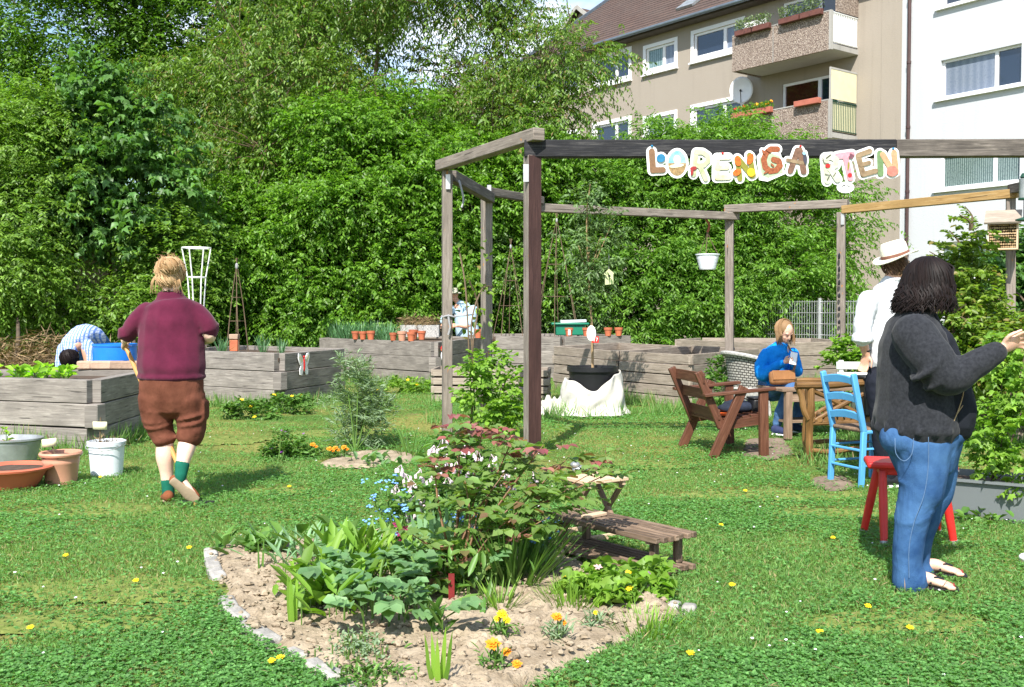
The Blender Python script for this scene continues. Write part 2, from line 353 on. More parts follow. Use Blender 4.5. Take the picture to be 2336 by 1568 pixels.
# ================================================================ buildings
class Fac:
    def __init__(s, O, u):
        s.O = Vector((O[0], O[1], 0)); s.u = Vector((u[0], u[1], 0)).normalized(); s.n = Vector((s.u.y, -s.u.x, 0))   # n: out of the wall
        if s.n.y > 0: s.n = -s.n
    def p(s, a, z, d=0): return s.O + s.u * a + s.n * d + Z * z
    def hit(s, px, py, d=0):
        r_ = ray(px, py); c = Vector((0, 0, CH)); t = (s.O + s.n * d - c).dot(s.n) / r_.dot(s.n); q = c + r_ * t
        return (q - s.O).dot(s.u), q.z
    def q(s, mb, a0, a1, z0, z1, d):
        mb.add([s.p(a0, z0, d), s.p(a1, z0, d), s.p(a1, z1, d), s.p(a0, z1, d)], [(0, 1, 2, 3)], [[(a0, z0), (a1, z0), (a1, z1), (a0, z1)]])
    def box(s, mb, a0, a1, z0, z1, d0, d1):
        m = Matrix((s.u, s.n, Z)).transposed(); c = s.p((a0 + a1) / 2, (z0 + z1) / 2, (d0 + d1) / 2)
        mb.box(c, (abs(a1 - a0), abs(d1 - d0), abs(z1 - z0)), m)
    def wall(s, mb, a0, a1, z0, z1, holes, dep):
        A = sorted({a0, a1} | {h[0] for h in holes} | {h[1] for h in holes}); B = sorted({z0, z1} | {h[2] for h in holes} | {h[3] for h in holes})
        for i in range(len(A) - 1):
            for j in range(len(B) - 1):
                ca, cb = (A[i] + A[i + 1]) / 2, (B[j] + B[j + 1]) / 2
                if not any(h[0] < ca < h[1] and h[2] < cb < h[3] for h in holes): s.q(mb, A[i], A[i + 1], B[j], B[j + 1], 0)
        for h in holes:
            for (x0, y0), (x1, y1) in (((h[0], h[2]), (h[1], h[2])), ((h[1], h[2]), (h[1], h[3])), ((h[1], h[3]), (h[0], h[3])), ((h[0], h[3]), (h[0], h[2]))):
                mb.add([s.p(x0, y0), s.p(x1, y1), s.p(x1, y1, -dep), s.p(x0, y0, -dep)], [(0, 1, 2, 3)])
def window(fc, par, h, d, split, mats, fw=.09, sill=True, proud=0):
    a0, a1, z0, z1 = h; f = MB(); fc.box(f, a0, a0 + fw, z0, z1, d - .06, d + .02); fc.box(f, a1 - fw, a1, z0, z1, d - .06, d + .02)
    fc.box(f, a0 + fw, a1 - fw, z1 - fw, z1, d - .06, d + .018); fc.box(f, a0 + fw, a1 - fw, z0, z0 + fw, d - .06, d + .018)
    sp = a0 + (a1 - a0) * split; fc.box(f, sp - fw * .75, sp + fw * .75, z0 + fw, z1 - fw, d - .05, d + .015)
    if proud:   # white surround standing on the wall
        for q in ((a0 - .14, a0, z0 - .14, z1 + .14), (a1, a1 + .14, z0 - .14, z1 + .14), (a0, a1, z1, z1 + .14), (a0, a1, z0 - .14, z0)): fc.box(f, *q, -.02, proud)
    wo = f.build('window', MAT['frame'], par)
    for (x0, x1), mt in zip(((a0 + fw, sp - fw * .75), (sp + fw * .75, a1 - fw)), mats):
        g = MB(); fc.q(g, x0, x1, z0 + fw, z1 - fw, d - .03); g.build('pane', MAT[mt], wo)
    if sill:
        k = MB(); fc.box(k, a0 - .18, a1 + .18, z0 - .2 if proud else z0 - .1, z0 - .143 if proud else z0, -.05, .12); k.build('sill', MAT['frame'], wo)
    return wo
T = Fac((3.5, 44.0), (.6096, -.7927))
tb = thing('apartment_building', 'tan rendered apartment block with brown tiled roof and balconies', 'building', T.p(4, 0))
sR = T.hit(1956, 300)[0]; sEnd = T.hit(2055, 300)[0]
holes = []; wins = []
def twin(xl, xr, yt, yb, split, mats):
    a0, zt = T.hit(xl, yt); a1 = T.hit(xr, yt)[0]; zb = T.hit(xl, yb)[1]
    h = (a0 + .14, a1 - .14, zb + .14, zt - .14); holes.append(h); wins.append((h, split, mats))
for dz, ms in ((0, (('glass', 'glass'), ('glassgreen', 'glasspale'), ('glass', 'glasspale'))), (2.8, (('glass', 'glass'), ('glasspale', 'glass'), ('glass', 'glass'))), (5.6, (('glass', 'glass'), ('glasspale', 'glass'), ('glass', 'glass')))):
    for (xl, xr, yt, yb, sp), mt in zip(((1352, 1441, 131, 204, .62), (1468, 1546, 106, 173, .6), (1577, 1700, 72, 145, .64)), ms):
        a0, zt = T.hit(xl, yt); a1 = T.hit(xr, yt)[0]; zb = T.hit(xl, yb)[1]
        h = (a0 + .14, a1 - .14, zb + .14 - dz, zt - .14 - dz); holes.append(h); wins.append((h, sp, mt))
    for k in range(1, 4):   # the row goes on to the left behind the trees
        h = (holes[-3][0] - 2.6 * k, holes[-3][0] - 2.6 * k + 1.5, zb + .14 - dz, zt - .14 - dz)
        if k == 1 or k == 3: wins.append((h, .6, ('glass', 'glasspale')));
        else: wins.append((h, .6, ('glass', 'glass')))
    for q in wins[-3:]: holes.append(q[0]) if q[0] not in holes else None
bal_z = [T.hit(1956, 126)[1] + .16 - 2.8 * k for k in range(3)]   # balcony floor levels
a0, zt = T.hit(1785, 178); a1 = T.hit(1914, 155)[0]
for k in range(3):
    zf = bal_z[k]; h = (a0, a1, zf + .35, zf + 2.2); holes.append(h); wins.append((h, .66, (('glass', 'glass'), ('glassred', 'glass'), ('glass', 'glass'))[k]))
ZE = 12.3
wm = MB(); T.wall(wm, -14, sEnd, 0, ZE + .28, holes, .14)
wm.add([T.p(sEnd, 0), T.p(sEnd, 0, -10), T.p(sEnd, ZE + .28, -10), T.p(sEnd, ZE + .28)], [(0, 1, 2, 3)])
wm.build('wall', MAT['tan'], tb)
pil = MB(); a_ = T.hit(2010, 300)[0]; T.box(pil, a_, sEnd + .002, 0, ZE, -.1, .03); pil.build('corner_strip', MAT['tan'], tb)
for h, sp, mt in wins: window(T, tb, h, -.06, sp, mt, proud=.03 if h[3] - h[2] < 1.7 else 0, sill=h[3] - h[2] < 1.7)
rm = MB(); slope = .70; nrow = 24
for i in range(nrow):     # tile courses, each lapping the one below
    d0, d1 = .55 - i * .30, .55 - (i + 1) * .30 - .05; z0, z1 = ZE + (.55 - d0) * slope + .035, ZE + (.55 - d1) * slope
    rm.add([T.p(-5.2, z0, d0), T.p(sEnd, z0, d0), T.p(sEnd, z1, d1), T.p(-5.2, z1, d1), T.p(-5.2, z0 - .06, d0), T.p(sEnd, z0 - .06, d0)], [(0, 1, 2, 3), (4, 5, 1, 0)],
           [[(-5.2 + i * .14, i * .34), (sEnd + i * .14, i * .34), (sEnd + i * .14, i * .34 + .34), (-5.2 + i * .14, i * .34 + .34)], [(-5.2 + i * .14, i * .34 - .05), (sEnd + i * .14, i * .34 - .05), (sEnd + i * .14, i * .34), (-5.2 + i * .14, i * .34)]])
roof = rm.build('roof', MAT['tile'], tb)
rd = .55 - nrow * .3; rz = ZE + nrow * .3 * slope
bk = MB(); bk.add([T.p(-5.2, rz, rd), T.p(sEnd, rz, rd), T.p(sEnd, ZE, rd - 6), T.p(-5.2, ZE, rd - 6)], [(3, 2, 1, 0)], [[(0, 0), (16, 0), (16, 7), (0, 7)]]); bk.build('roof', MAT['tile'], tb)
vm = MB(); vm.bar(T.p(-5.25, ZE + .02, .58), T.p(-5.25, rz + .05, rd), .12, .2); vm.build('verge', MAT['gutter'], tb)
eb = MB(); T.box(eb, -5.2, sEnd, ZE - .1, ZE - .02, .003, .5); eb.build('soffit', plain('dark_eaves_board', (.07, .055, .045), .8, .2, 4, 0), tb)
gm = MB(); gm.tube([T.p(-5.2, ZE + .02, .62), T.p(sEnd, ZE + .02, .62)], .075, 10); gm.build('gutter', MAT['gutter'], tb)
sk = MB(); a, z_ = T.hit(1505, 50); dd = .55 - (4.6 * .30); zz = ZE + (.55 - dd) * slope
for k_ in (0,):
    x_ = T.u; y_ = (T.n * -1 + Z * slope).normalized(); nn_ = x_.cross(y_); nn_ = nn_ if nn_.z > 0 else -nn_
    sk.box(T.p(4.6, zz + .1, dd), (.85, .75, .1), Matrix((x_, y_, nn_)).transposed())
sk.build('skylight', MAT['zinc'], tb)
sL = T.hit(1680, 130)[0]
pb = 1.42; sL2 = sR - 4.0
for k, zf in enumerate(bal_z):
    m = MB(); T.box(m, sL2, sR, zf - .16, zf, -.05, pb); bo = m.build('balcony_slab', MAT['concrete'], tb)
    m = MB(); T.box(m, sL2 + .02, sR - .03, zf - .168, zf - .162, .02, pb - .03); m.build('soffit', MAT['soffit'], bo)
    m = MB(); am = sL2 + 1.75
    T.box(m, sL2, am - .02, zf - .2, zf + 1.0, pb, pb + .09); T.box(m, am + .02, sR - .06, zf - .2, zf + 1.0, pb, pb + .09); T.box(m, sL2, sL2 + .09, zf - .2, zf + 1.0, .02, pb - .003); m.build('balcony_panel', MAT['pebble'], tb)
    m = MB(); T.box(m, sR - .058, sR + .02, zf - .2, zf + 1.04, pb - .03, pb + .095); T.box(m, am - .018, am + .018, zf - .2, zf + 1.0, pb + .01, pb + .085); T.box(m, sL2, sR - .06, zf + 1.003, zf + 1.04, pb - .02, pb + .1); m.build('balcony_edge', MAT['concrete'], tb)
    m = MB(); mt = ('white', 'greenrail', 'steel')[k]
    for q in range(15):
        d = .06 + q * (pb - .1) / 14; m.tube([T.p(sR - .03, zf + .08, d), T.p(sR - .03, zf + 1.0, d)], .012, 5)
    for z2 in (.08, 1.0): m.tube([T.p(sR - .03, zf + z2, .02), T.p(sR - .03, zf + z2, pb - .03)], .02, 6)
    m.build('balcony_railing', MAT[mt], tb)
    m = MB(); T.box(m, sR - .075, sR - .06, zf + .06, zf + .98, .04, pb - .06); m.build('railing_mat', MAT['white'] if k == 0 else MAT['reed'], tb)
    if k == 1:
        m = MB(); T.box(m, sR - .05, sR - .02, zf + 1.06, zf + 2.0, .05, pb); so_ = m.build('side_screen', MAT['reed'], tb)
        m = MB(); T.box(m, sR - .06, sR - .01, zf + 2.0, zf + 2.06, .03, pb + .04); T.box(m, sR - .06, sR - .01, zf + 1.05, zf + 2.0, pb + .002, pb + .04); m.build('screen_frame', MAT['concrete'], so_)
    if k == 0:
        m = MB(); T.box(m, sR - .04, sR + .0, zf + 1.05, zf + 3.2, .02, pb * .85); m.build('side_screen', MAT['pebble'], tb)
        m = MB(); T.box(m, sL2 + .3, sL2 + 1.2, zf + 1.0, zf + 1.45, pb - .25, pb - .2); m.build('white_screen', MAT['white'], tb)
BAL = (sL2, sR, pb, bal_z)
BOXES = [(0, .25, .95, 'boxbrown', 0, 'left brown planter with grey-green herbs on the top balcony'), (0, 1.0, 1.7, 'boxbrown', 0, 'second brown planter with yellowish grass on the top balcony'), (0, 2.1, 2.9, 'boxbrown', 0, 'third brown planter with a bushy herb on the top balcony'), (0, 2.95, 3.75, 'boxbrown', 0, 'rightmost brown planter with a round herb on the top balcony'), (1, .1, .95, 'boxred', 1, 'terracotta planter with red flowers on the lower balcony'), (1, 1.0, 1.8, 'boxred', 2, 'terracotta planter with orange flowers on the lower balcony'), (1, 2.75, 3.7, 'boxred', 3, 'empty terracotta planter at the right of the lower balcony')]
# white building on the right
W_ = Fac((T.p(sEnd, 0, 0).x, T.p(sEnd, 0, 0).y), (.562, -.827))
wb = thing('white_building', 'white rendered apartment building with wide two-pane windows', 'building', W_.p(3, 0)); wh = []; ww = []
a0, z1 = W_.hit(2150, 138); a1 = W_.hit(2331, 93)[0]; z0 = W_.hit(2150, 224)[1]
b0 = W_.hit(2152, 360)[0]
for k, mt in ((-1, ('glass', 'glass')), (0, ('glasspale', 'glass')), (1, ('lace', 'lace')), (2, ('lace', 'glass'))):
    h = (a0 - .05, a1, z0 - 2.75 * k, z1 - 2.75 * k); wh.append(h); ww.append((h, mt))
for k in range(-1, 3): h = (a1 + 1.8, a1 + 4.2, z0 - 2.75 * k, z1 - 2.75 * k); wh.append(h); ww.append((h, ('glass', 'lace')))
wm = MB(); W_.wall(wm, 0, 12, 0, 15, wh, .2); wm.add([W_.p(0, 0), W_.p(0, 0, -9), W_.p(0, 15, -9), W_.p(0, 15)], [(0, 1, 2, 3)]); wm.add([W_.p(0, 15), W_.p(12, 15), W_.p(12, 15, -9), W_.p(0, 15, -9)], [(0, 1, 2, 3)])
wm.build('wall', MAT['render'], wb)
for h, mt in ww: window(W_, wb, h, -.13, .68, mt, .07)
m = MB(); pa = W_.hit(2076, 300)[0]; m.tube([W_.p(pa, .1, .1), W_.p(pa, 15, .1)], .055, 10)
for q in range(7): m.tube([W_.p(pa, 1 + 2 * q, .1), W_.p(pa, 1.08 + 2 * q, .1)], .07, 10)
m.build('drainpipe', MAT['pipe'], wb)
# house with the gable behind the roof
H_ = Fac((at(1290, 300, 62).x, 62), (.6096, -.7927))
hb = thing('gabled_house', 'house gable with brown tiled roof behind the apartment block', 'house', H_.p(0, 0))
zt = at(1327, 9, 60).z; ga = H_.hit(1327, 60)[0]
m = MB(); hw = 2.6; ze = zt - 2.0
m.add([H_.p(ga - hw, 0), H_.p(ga + hw, 0), H_.p(ga + hw, ze), H_.p(ga, zt - .15), H_.p(ga - hw, ze), H_.p(ga - hw, 0, -8), H_.p(ga - hw, ze, -8), H_.p(ga + hw, 0, -8), H_.p(ga + hw, ze, -8)], [(0, 1, 2, 3, 4), (5, 0, 4, 6), (1, 7, 8, 2)]); m.build('wall', MAT['tan'], hb)
m = MB()
for sg in (-1, 1):
    m.bar(H_.p(ga + sg * .02, zt, .35), H_.p(ga + sg * .02, zt, .35), .1, .1) if 0 else None
    e = Vector(H_.u * sg * hw * 1.12 + Z * (ze - zt) * 1.12)
    m.add([H_.p(ga, zt, .4), H_.p(ga, zt, .4) + e, H_.p(ga, zt, -8) + e, H_.p(ga, zt, -8)], [(0, 1, 2, 3)], [[(0, 0), (0, 3.6), (8.4, 3.6), (8.4, 0)]])
m.build('roof', MAT['tile'], hb)
m = MB()
for sg in (-1, 1): m.bar(H_.p(ga, zt + .02, .42), H_.p(ga, zt + .02, .42) + Vector(H_.u * sg * hw * 1.13 + Z * (ze - zt) * 1.13), .06, .22)
m.build('bargeboard', MAT['concrete'], hb)
# low tan house far behind the trees on the left
L_ = Fac((at(640, 300, 46).x - 3, 50), (.9, -.43)); lb = thing('low_house', 'tan house with brown roof glimpsed through the trees', 'house', L_.p(5, 0))
m = MB(); L_.q(m, -2, 13, 0, 7.2, 0); m.build('wall', MAT['tan'], lb)
m = MB(); m.add([L_.p(-2.4, 7.0, .5), L_.p(13.4, 7.0, .5), L_.p(13.4, 10.6, -5), L_.p(-2.4, 10.6, -5)], [(0, 1, 2, 3)], [[(0, 0), (16, 0), (16, 6.5), (0, 6.5)]]); m.build('roof', MAT['tile'], lb)
# satellite dish on the tan wall
dp = T.hit(1691, 205, .55); dc = T.p(dp[0], dp[1], .55)
sd = thing('satellite_dish', 'white satellite dish fixed beside the lower balcony', 'dish', dc)
ax = (Vector((-.25, -.93, .28))).normalized(); rt = ax.cross(Z).normalized(); up2 = rt.cross(ax)
m = MB(); V = []; n_ = 28
for i in range(6):
    for k in range(n_):
        a = 2 * math.pi * k / n_; q = i / 5; V.append(dc + rt * (.40 * q * math.cos(a)) + up2 * (.52 * q * math.sin(a)) - ax * (.12 * (1 - q * q)))
m.add(V, [(i * n_ + k, i * n_ + (k + 1) % n_, (i + 1) * n_ + (k + 1) % n_, (i + 1) * n_ + k) for i in range(5) for k in range(n_)], None, True); do = m.build('dish', MAT['white'], sd)
do.modifiers.new('thick', 'SOLIDIFY').thickness = .03
m = MB(); m.tube([dc - ax * .12, T.p(dp[0], dp[1] - .1, .0)], .03, 8); m.build('bracket', MAT['zinc'], sd)
m = MB(); m.tube([dc - up2 * .5, dc - up2 * .3 + ax * .45], .014, 6); m.ell(dc - up2 * .28 + ax * .47, rt * .04, up2 * .04, ax * .07); m.build('feed_arm', MAT['darkmetal'], sd)
# fence, low wall and block wall
fp0, fp1 = at(1700, 700, 23.5), at(2060, 700, 21.0)
fe = thing('mesh_fence', 'grey welded wire fence in front of the pebble-dashed wall', 'fence', ((fp0.x + fp1.x) / 2, 22.2, 0))
m = MB(); ftop = at(1850, 689, 22.3).z; q0, q1 = Vector((fp0.x, 23.5, 0)), Vector((fp1.x, 21, 0)); nb = 62
for i in range(nb + 1):
    p = q0.lerp(q1, i / nb); m.tube([p + Z * .05, p + Z * (ftop + .03)], .007, 4)
for i in range(7):
    z_ = .1 + (ftop - .1) * i / 6
    for o in (-.012, .012): m.tube([q0 + Z * z_ + Vector((0, o, 0)), q1 + Z * z_ + Vector((0, o, 0))], .007, 4)
m.build('wire_panel', MAT['steel'], fe)
for i in range(3):
    m = MB(); p = q0.lerp(q1, .02 + i * .48); m.bar(p, p + Z * (ftop + .08), .06, .04); m.build('fence_post', MAT['steel'], fe)
pw0, pw1 = at(1720, 700, 27.5), at(2060, 700, 25)
m = MB(); m.bar(Vector((pw0.x, 27.5, .98)), Vector((pw1.x, 25, .98)), .3, .5); pw = m.build('low_wall', MAT['pebble'], None, ((pw0.x + pw1.x) / 2, 26, 0)); tag(pw, 'pebble-dashed wall seen through the wire fence, white pillar beside it', 'wall')
m = MB(); m.bar(Vector((pw0.x, 27.7, .36)), Vector((pw1.x, 25.2, .36)), .1, .7); m.build('dark_opening', MAT['black'], pw)
m = MB(); p = at(1905, 700, 26.2); m.box((p.x, 25.9, .95), (.5, .3, 1.1)); m.build('pillar', MAT['render'], pw)
b0_, b1_ = at(60, 600, 27), at(520, 600, 29)
bw = thing('block_wall', 'grey concrete block wall half hidden by bushes', 'wall', ((b0_.x + b1_.x) / 2, 28, 0))
def m_block():
    m, t, n, l, b = mat_new('concrete_blocks'); tc_ = n.new('ShaderNodeTexCoord'); br = n.new('ShaderNodeTexBrick'); br.inputs['Scale'].default_value = 1
    br.inputs['Brick Width'].default_value = .7; br.inputs['Row Height'].default_value = .34; br.inputs['Mortar Size'].default_value = .012
    br.inputs['Color1'].default_value = (.19, .165, .14, 1); br.inputs['Color2'].default_value = (.25, .215, .185, 1); br.inputs['Mortar'].default_value = (.04, .035, .03, 1)
    l.new(tc_.outputs['UV'], br.inputs['Vector']); f = noise_n(n, l, tc_.outputs['UV'], 2, 6); l.new(mixc(n, l, f, br.outputs['Color'], (.12, .115, .10)), b.inputs['Base Color']); b.inputs['Roughness'].default_value = .95
    bump(n, l, br.outputs['Fac'], b, -.5, .03); return m
m = MB(); m.bar(Vector((b0_.x - 4, 26.5, 1.55)), Vector((b1_.x + 2, 29.5, 1.55)), .3, 3.1); m.build('wall', m_block(), bw)
m = MB(); m.bar(Vector((b0_.x - 4, 26.5, 3.2)), Vector((b1_.x + 2, 29.5, 3.2)), .6, .16); m.build('coping', MAT['zinc'], bw)
# ================================================================ ground
def m_lawn():
    m, t, n, l, b = mat_new('lawn_ground'); tc_ = n.new('ShaderNodeTexCoord'); v = tc_.outputs['Object']
    a = noise_n(n, l, v, .55, 5, .6); r = ramp(n, [(.36, 0), (.56, 1)]); l.new(a, r.inputs[0])
    f = noise_n(n, l, v, 34, 6, .7); fr = ramp(n, [(.3, (.03, .06, .012)), (.55, (.08, .15, .028)), (.75, (.14, .23, .055))]); l.new(f, fr.inputs[0])
    g = ramp(n, [(.3, (.11, .11, .03)), (.55, (.22, .22, .06)), (.75, (.36, .34, .14))]); l.new(f, g.inputs[0])
    o = mixc(n, l, r.outputs[0], fr.outputs[0], g.outputs[0])
    s_ = noise_n(n, l, v, .9, 4, .5); sr = ramp(n, [(.66, 0), (.72, 1)]); l.new(s_, sr.inputs[0]); o = mixc(n, l, sr.outputs[0], o, (.20, .15, .09))
    l.new(o, b.inputs['Base Color']); b.inputs['Roughness'].default_value = .95; b.inputs['Specular IOR Level'].default_value = .1
    bump(n, l, f, b, .6, .03); return m
MAT['lawn'] = m_lawn()
m = MB(); m.add([(-260, -60, -.012), (260, -60, -.012), (260, 420, -.012), (-260, 420, -.012)], [(0, 1, 2, 3)]); g = m.build('ground', MAT['lawn']); tag(g, kind='structure')
# flower bed soil
def g2(px, py): p = gnd(px, py); return (p.x, p.y)
BED = [g2(*q) for q in ((478, 1262), (490, 1320), (520, 1382), (562, 1436), (622, 1482), (694, 1516), (770, 1556), (850, 1600), (960, 1650), (1100, 1640), (1210, 1570), (1300, 1522), (1400, 1478), (1480, 1440), (1560, 1405), (1545, 1385), (1420, 1330), (1300, 1270), (1200, 1222), (1080, 1205), (950, 1212), (800, 1228), (640, 1240))]
BED2 = [g2(*q) for q in ((725, 1058), (760, 1040), (820, 1032), (900, 1030), (950, 1040), (940, 1056), (860, 1066), (790, 1070), (740, 1068))]
SOILP = [[g2(*q) for q in ((1690, 1040), (1700, 1002), (1790, 1000), (1815, 1035), (1760, 1052))], [g2(*q) for q in ((1845, 1105), (1850, 1088), (1930, 1085), (1960, 1110), (1900, 1125))]]
def inside(P, x, y):
    r_ = np.zeros(len(x), dtype=bool); k = len(P); j = k - 1
    for i in range(k):
        xi, yi = P[i]; xj, yj = P[j]; c = ((yi > y) != (yj > y)) & (x < (xj - xi) * (y - yi) / (yj - yi + 1e-12) + xi); r_ ^= c; j = i
    return r_
MAT['earth'] = plain('dry_sandy_soil', (.29, .225, .15), .97, .3, 9, .9, 70, c2=(.42, .345, .25), spec=.1)
MAT['tread'] = plain('trodden_soil', (.17, .125, .09), .97, .25, 6, .6, 60, c2=(.27, .21, .16), spec=.1)
def soil_sheet(name, P, mat, step, hgt, clod, label=None):
    xs = [p[0] for p in P]; ys = [p[1] for p in P]; X = np.arange(min(xs), max(xs), step); Y = np.arange(min(ys), max(ys), step); gx, gy = np.meshgrid(X, Y); fx, fy = gx.ravel(), gy.ravel()
    nz_ = np.array([noise.noise((a * 3, b * 3, 1)) * .5 + noise.noise((a * 11, b * 11, 4)) * .35 for a, b in zip(fx, fy)])
    fine = np.array([(abs(noise.noise((a * 24, b * 24, 9))) * 1.2 + .8 * abs(noise.noise((a * 55, b * 55, 2)))) * (.25 + max(0, .5 + noise.noise((a * 4, b * 4, 6)))) for a, b in zip(fx, fy)])
    jx = fx + .03 * nz_; jy = fy + .03 * np.roll(nz_, 7); ins = inside(P, jx, jy); 
    ed = np.full(len(fx), 9.)
    for i in range(len(P)):
        (ax0, ay0), (ax1, ay1) = P[i], P[(i + 1) % len(P)]; L2 = (ax1 - ax0) ** 2 + (ay1 - ay0) ** 2; tt = np.clip(((jx - ax0) * (ax1 - ax0) + (jy - ay0) * (ay1 - ay0)) / L2, 0, 1); ed = np.minimum(ed, np.hypot(jx - ax0 - tt * (ax1 - ax0), jy - ay0 - tt * (ay1 - ay0)))
    zz_ = (hgt * (.6 + .5 * nz_) + clod * fine + .016) * np.clip(ed / .07, 0, 1) - .009
    nx = len(X); q = np.arange(len(fx)).reshape(gx.shape); Q = np.stack([q[:-1, :-1], q[:-1, 1:], q[1:, 1:], q[1:, :-1]], -1).reshape(-1, 4); Q = Q[ins[Q].all(1)]
    us, inv = np.unique(Q, return_inverse=True); o = np_mesh(name, np.stack([jx, jy, zz_], 1)[us], inv.reshape(-1, 4), mat, None, (np.mean(xs), np.mean(ys), 0), True); tag(o, kind='structure'); return o
soil_sheet('flower_bed_soil', BED, MAT['earth'], .011, .03, .026); soil_sheet('flower_bed_soil', BED2, MAT['earth'], .025, .02, .016)
for P in SOILP: soil_sheet('bare_soil', P, MAT['tread'], .03, .01, .008)
# clods lying on the bed
V = []; Fq = []; bx = np.array(BED); cl = 0
base = MB(); base.ball((0, 0, 0), 1, 7, 5); bv = np.array(base.v)
tri = [f for f in base.f]
mc = MB()
while cl < 1500:
    x, y = random.uniform(bx[:, 0].min(), bx[:, 0].max()), random.uniform(bx[:, 1].min(), bx[:, 1].max())
    if not inside(BED, np.array([x]), np.array([y]))[0]: continue
    s_ = random.choice((.004, .005, .006, .007, .008, .010, .012, .017)) * random.uniform(.7, 1.3); sq = (random.uniform(.8, 1.3), random.uniform(.8, 1.3), random.uniform(.5, .9))
    mc.add([(x + p[0] * s_ * sq[0] * (1 + .9 * noise.noise((p[0] * 2 + cl, p[1] * 2, p[2] * 2))), y + p[1] * s_ * sq[1] * (1 + .9 * noise.noise((p[0] * 2, p[1] * 2 + cl, p[2] * 2))), .034 + s_ * .4 + p[2] * s_ * sq[2]) for p in base.v], base.f, None, False); cl += 1
o = mc.build('soil_clods', MAT['earth'], None, (BED[0][0] + 1, BED[0][1], 0)); tag(o, 'dry crumbled clods lying over the sandy flower bed', 'soil', kind='stuff')
# ================================================================ foliage tools
def nrm(a): return a / (np.linalg.norm(a, axis=-1, keepdims=True) + 1e-9)
ZV = np.array([0, 0, 1.])
def leaf_geo(P, D, Nn, L, Wd, kind='diamond', fold=.22, curl=.15):
    """one small folded leaf per point; P base, D direction, Nn upper side, L length, Wd width"""
    P, D, Nn = np.asarray(P, float), nrm(np.asarray(D, float)), np.asarray(Nn, float)
    S = nrm(np.cross(D, Nn)); U = np.cross(S, D); n = len(P); L = np.broadcast_to(L, (n,))[:, None]; Wd = np.broadcast_to(Wd, (n,))[:, None]
    mk = lambda a, b, c: P + D * L * a + S * Wd * b + U * (Wd * c)
    if kind == 'diamond':
        V = np.stack([mk(0, 0, 0), mk(.45, .5, fold), mk(1, 0, -curl), mk(.45, -.5, fold)], 1); f = np.array([[0, 1, 2], [0, 2, 3]]); k = 4
    elif kind == 'oval':
        V = np.stack([mk(0, 0, 0), mk(.25, .42, fold), mk(.68, .42, fold * .6), mk(1, 0, -curl * 2), mk(.68, -.42, fold * .6), mk(.25, -.42, fold)], 1); f = np.array([[0, 1, 2, 3], [0, 3, 4, 5]]); k = 6
    elif kind == 'maple':   # five points
        a = [mk(0, 0, 0), mk(-.05, .35, .0), mk(.3, .32, fold), mk(.45, .62, 0), mk(.6, .25, fold), mk(1, 0, -curl * 2), mk(.6, -.25, fold), mk(.45, -.62, 0), mk(.3, -.32, fold), mk(-.05, -.35, .0)]
        V = np.stack(a, 1); f = np.array([[0, 1, 2, 2], [0, 2, 3, 4], [0, 4, 5, 6], [0, 6, 7, 8], [0, 8, 9, 9]]); k = 10
        f = np.array([[0, 1, 2], [0, 2, 4], [2, 3, 4], [0, 4, 5], [0, 5, 6], [0, 6, 8], [6, 7, 8], [0, 8, 9]])
    elif kind == 'blade':   # long grass-like leaf in three pieces, bending over
        V = np.stack([mk(0, .5, 0), mk(0, -.5, 0), mk(.4, .45, .3), mk(.4, -.45, .3), mk(.75, .3, -curl * 4), mk(.75, -.3, -curl * 4), mk(1, 0, -curl * 14), mk(1, 0, -curl * 14)], 1); f = np.array([[0, 2, 3, 1], [2, 4, 5, 3], [4, 6, 7, 5]]); k = 8
    V = V.reshape(-1, 3); Fc = (np.arange(n)[:, None, None] * k + f[None]).reshape(-1, f.shape[1]); return V, Fc
class Leaves:
    def __init__(s): s.V = []; s.F = []; s.n = 0
    def add(s, *a, **k):
        V, Fc = leaf_geo(*a, **k)
        if s.F and s.F[0].shape[1] != Fc.shape[1]: raise ValueError
        s.V.append(V); s.F.append(Fc + s.n); s.n += len(V)
    def build(s, name, mat, parent=None, origin=None, smooth=False): return np_mesh(name, np.concatenate(s.V), np.concatenate(s.F), mat, parent, origin, smooth)
def rdir(n): return nrm(rng.normal(size=(n, 3)))
def sprays(B, Dr, ln, K, droop, hang=.5, jit=.25):
    """K leaves along each twig: twig base B, direction Dr; returns leaf base, direction, upper side"""
    n = len(B); Dr = nrm(Dr); t = np.linspace(.12, 1, K)[None, :, None]; ln = np.broadcast_to(ln, (n,))[:, None, None]
    P = B[:, None] + Dr[:, None] * ln * t; P[..., 2] -= (droop * ln * t * t)[..., 0]
    Tn = Dr[:, None] + np.zeros((1, K, 1)); Tn = Tn.copy(); Tn[..., 2] -= (2 * droop * t)[..., 0]; Tn = nrm(Tn)
    S = nrm(np.cross(Tn, ZV + .01)); sg = np.where(np.arange(K) % 2 == 0, 1., -1.)[None, :, None]
    D = nrm(Tn * .55 + S * sg * .8 - ZV * hang + rng.normal(size=P.shape) * jit)
    Nn = nrm(ZV + rng.normal(size=P.shape) * .45 + Dr[:, None] * .25)
    return P.reshape(-1, 3), D.reshape(-1, 3), Nn.reshape(-1, 3)
def lobes(blobs, k, lo=.32, hi=.55):
    out = list(blobs)
    for c, r in blobs:
        for _ in range(k):
            d = rdir(1)[0]; d[1] = -abs(d[1]) if random.random() < .75 else d[1]; q = random.uniform(lo, hi); out.append((tuple(np.array(c) + d * np.array(r) * random.uniform(.72, 1.0)), tuple(np.array(r) * q * np.array((1.15, 1.1, .75)))))
    return out
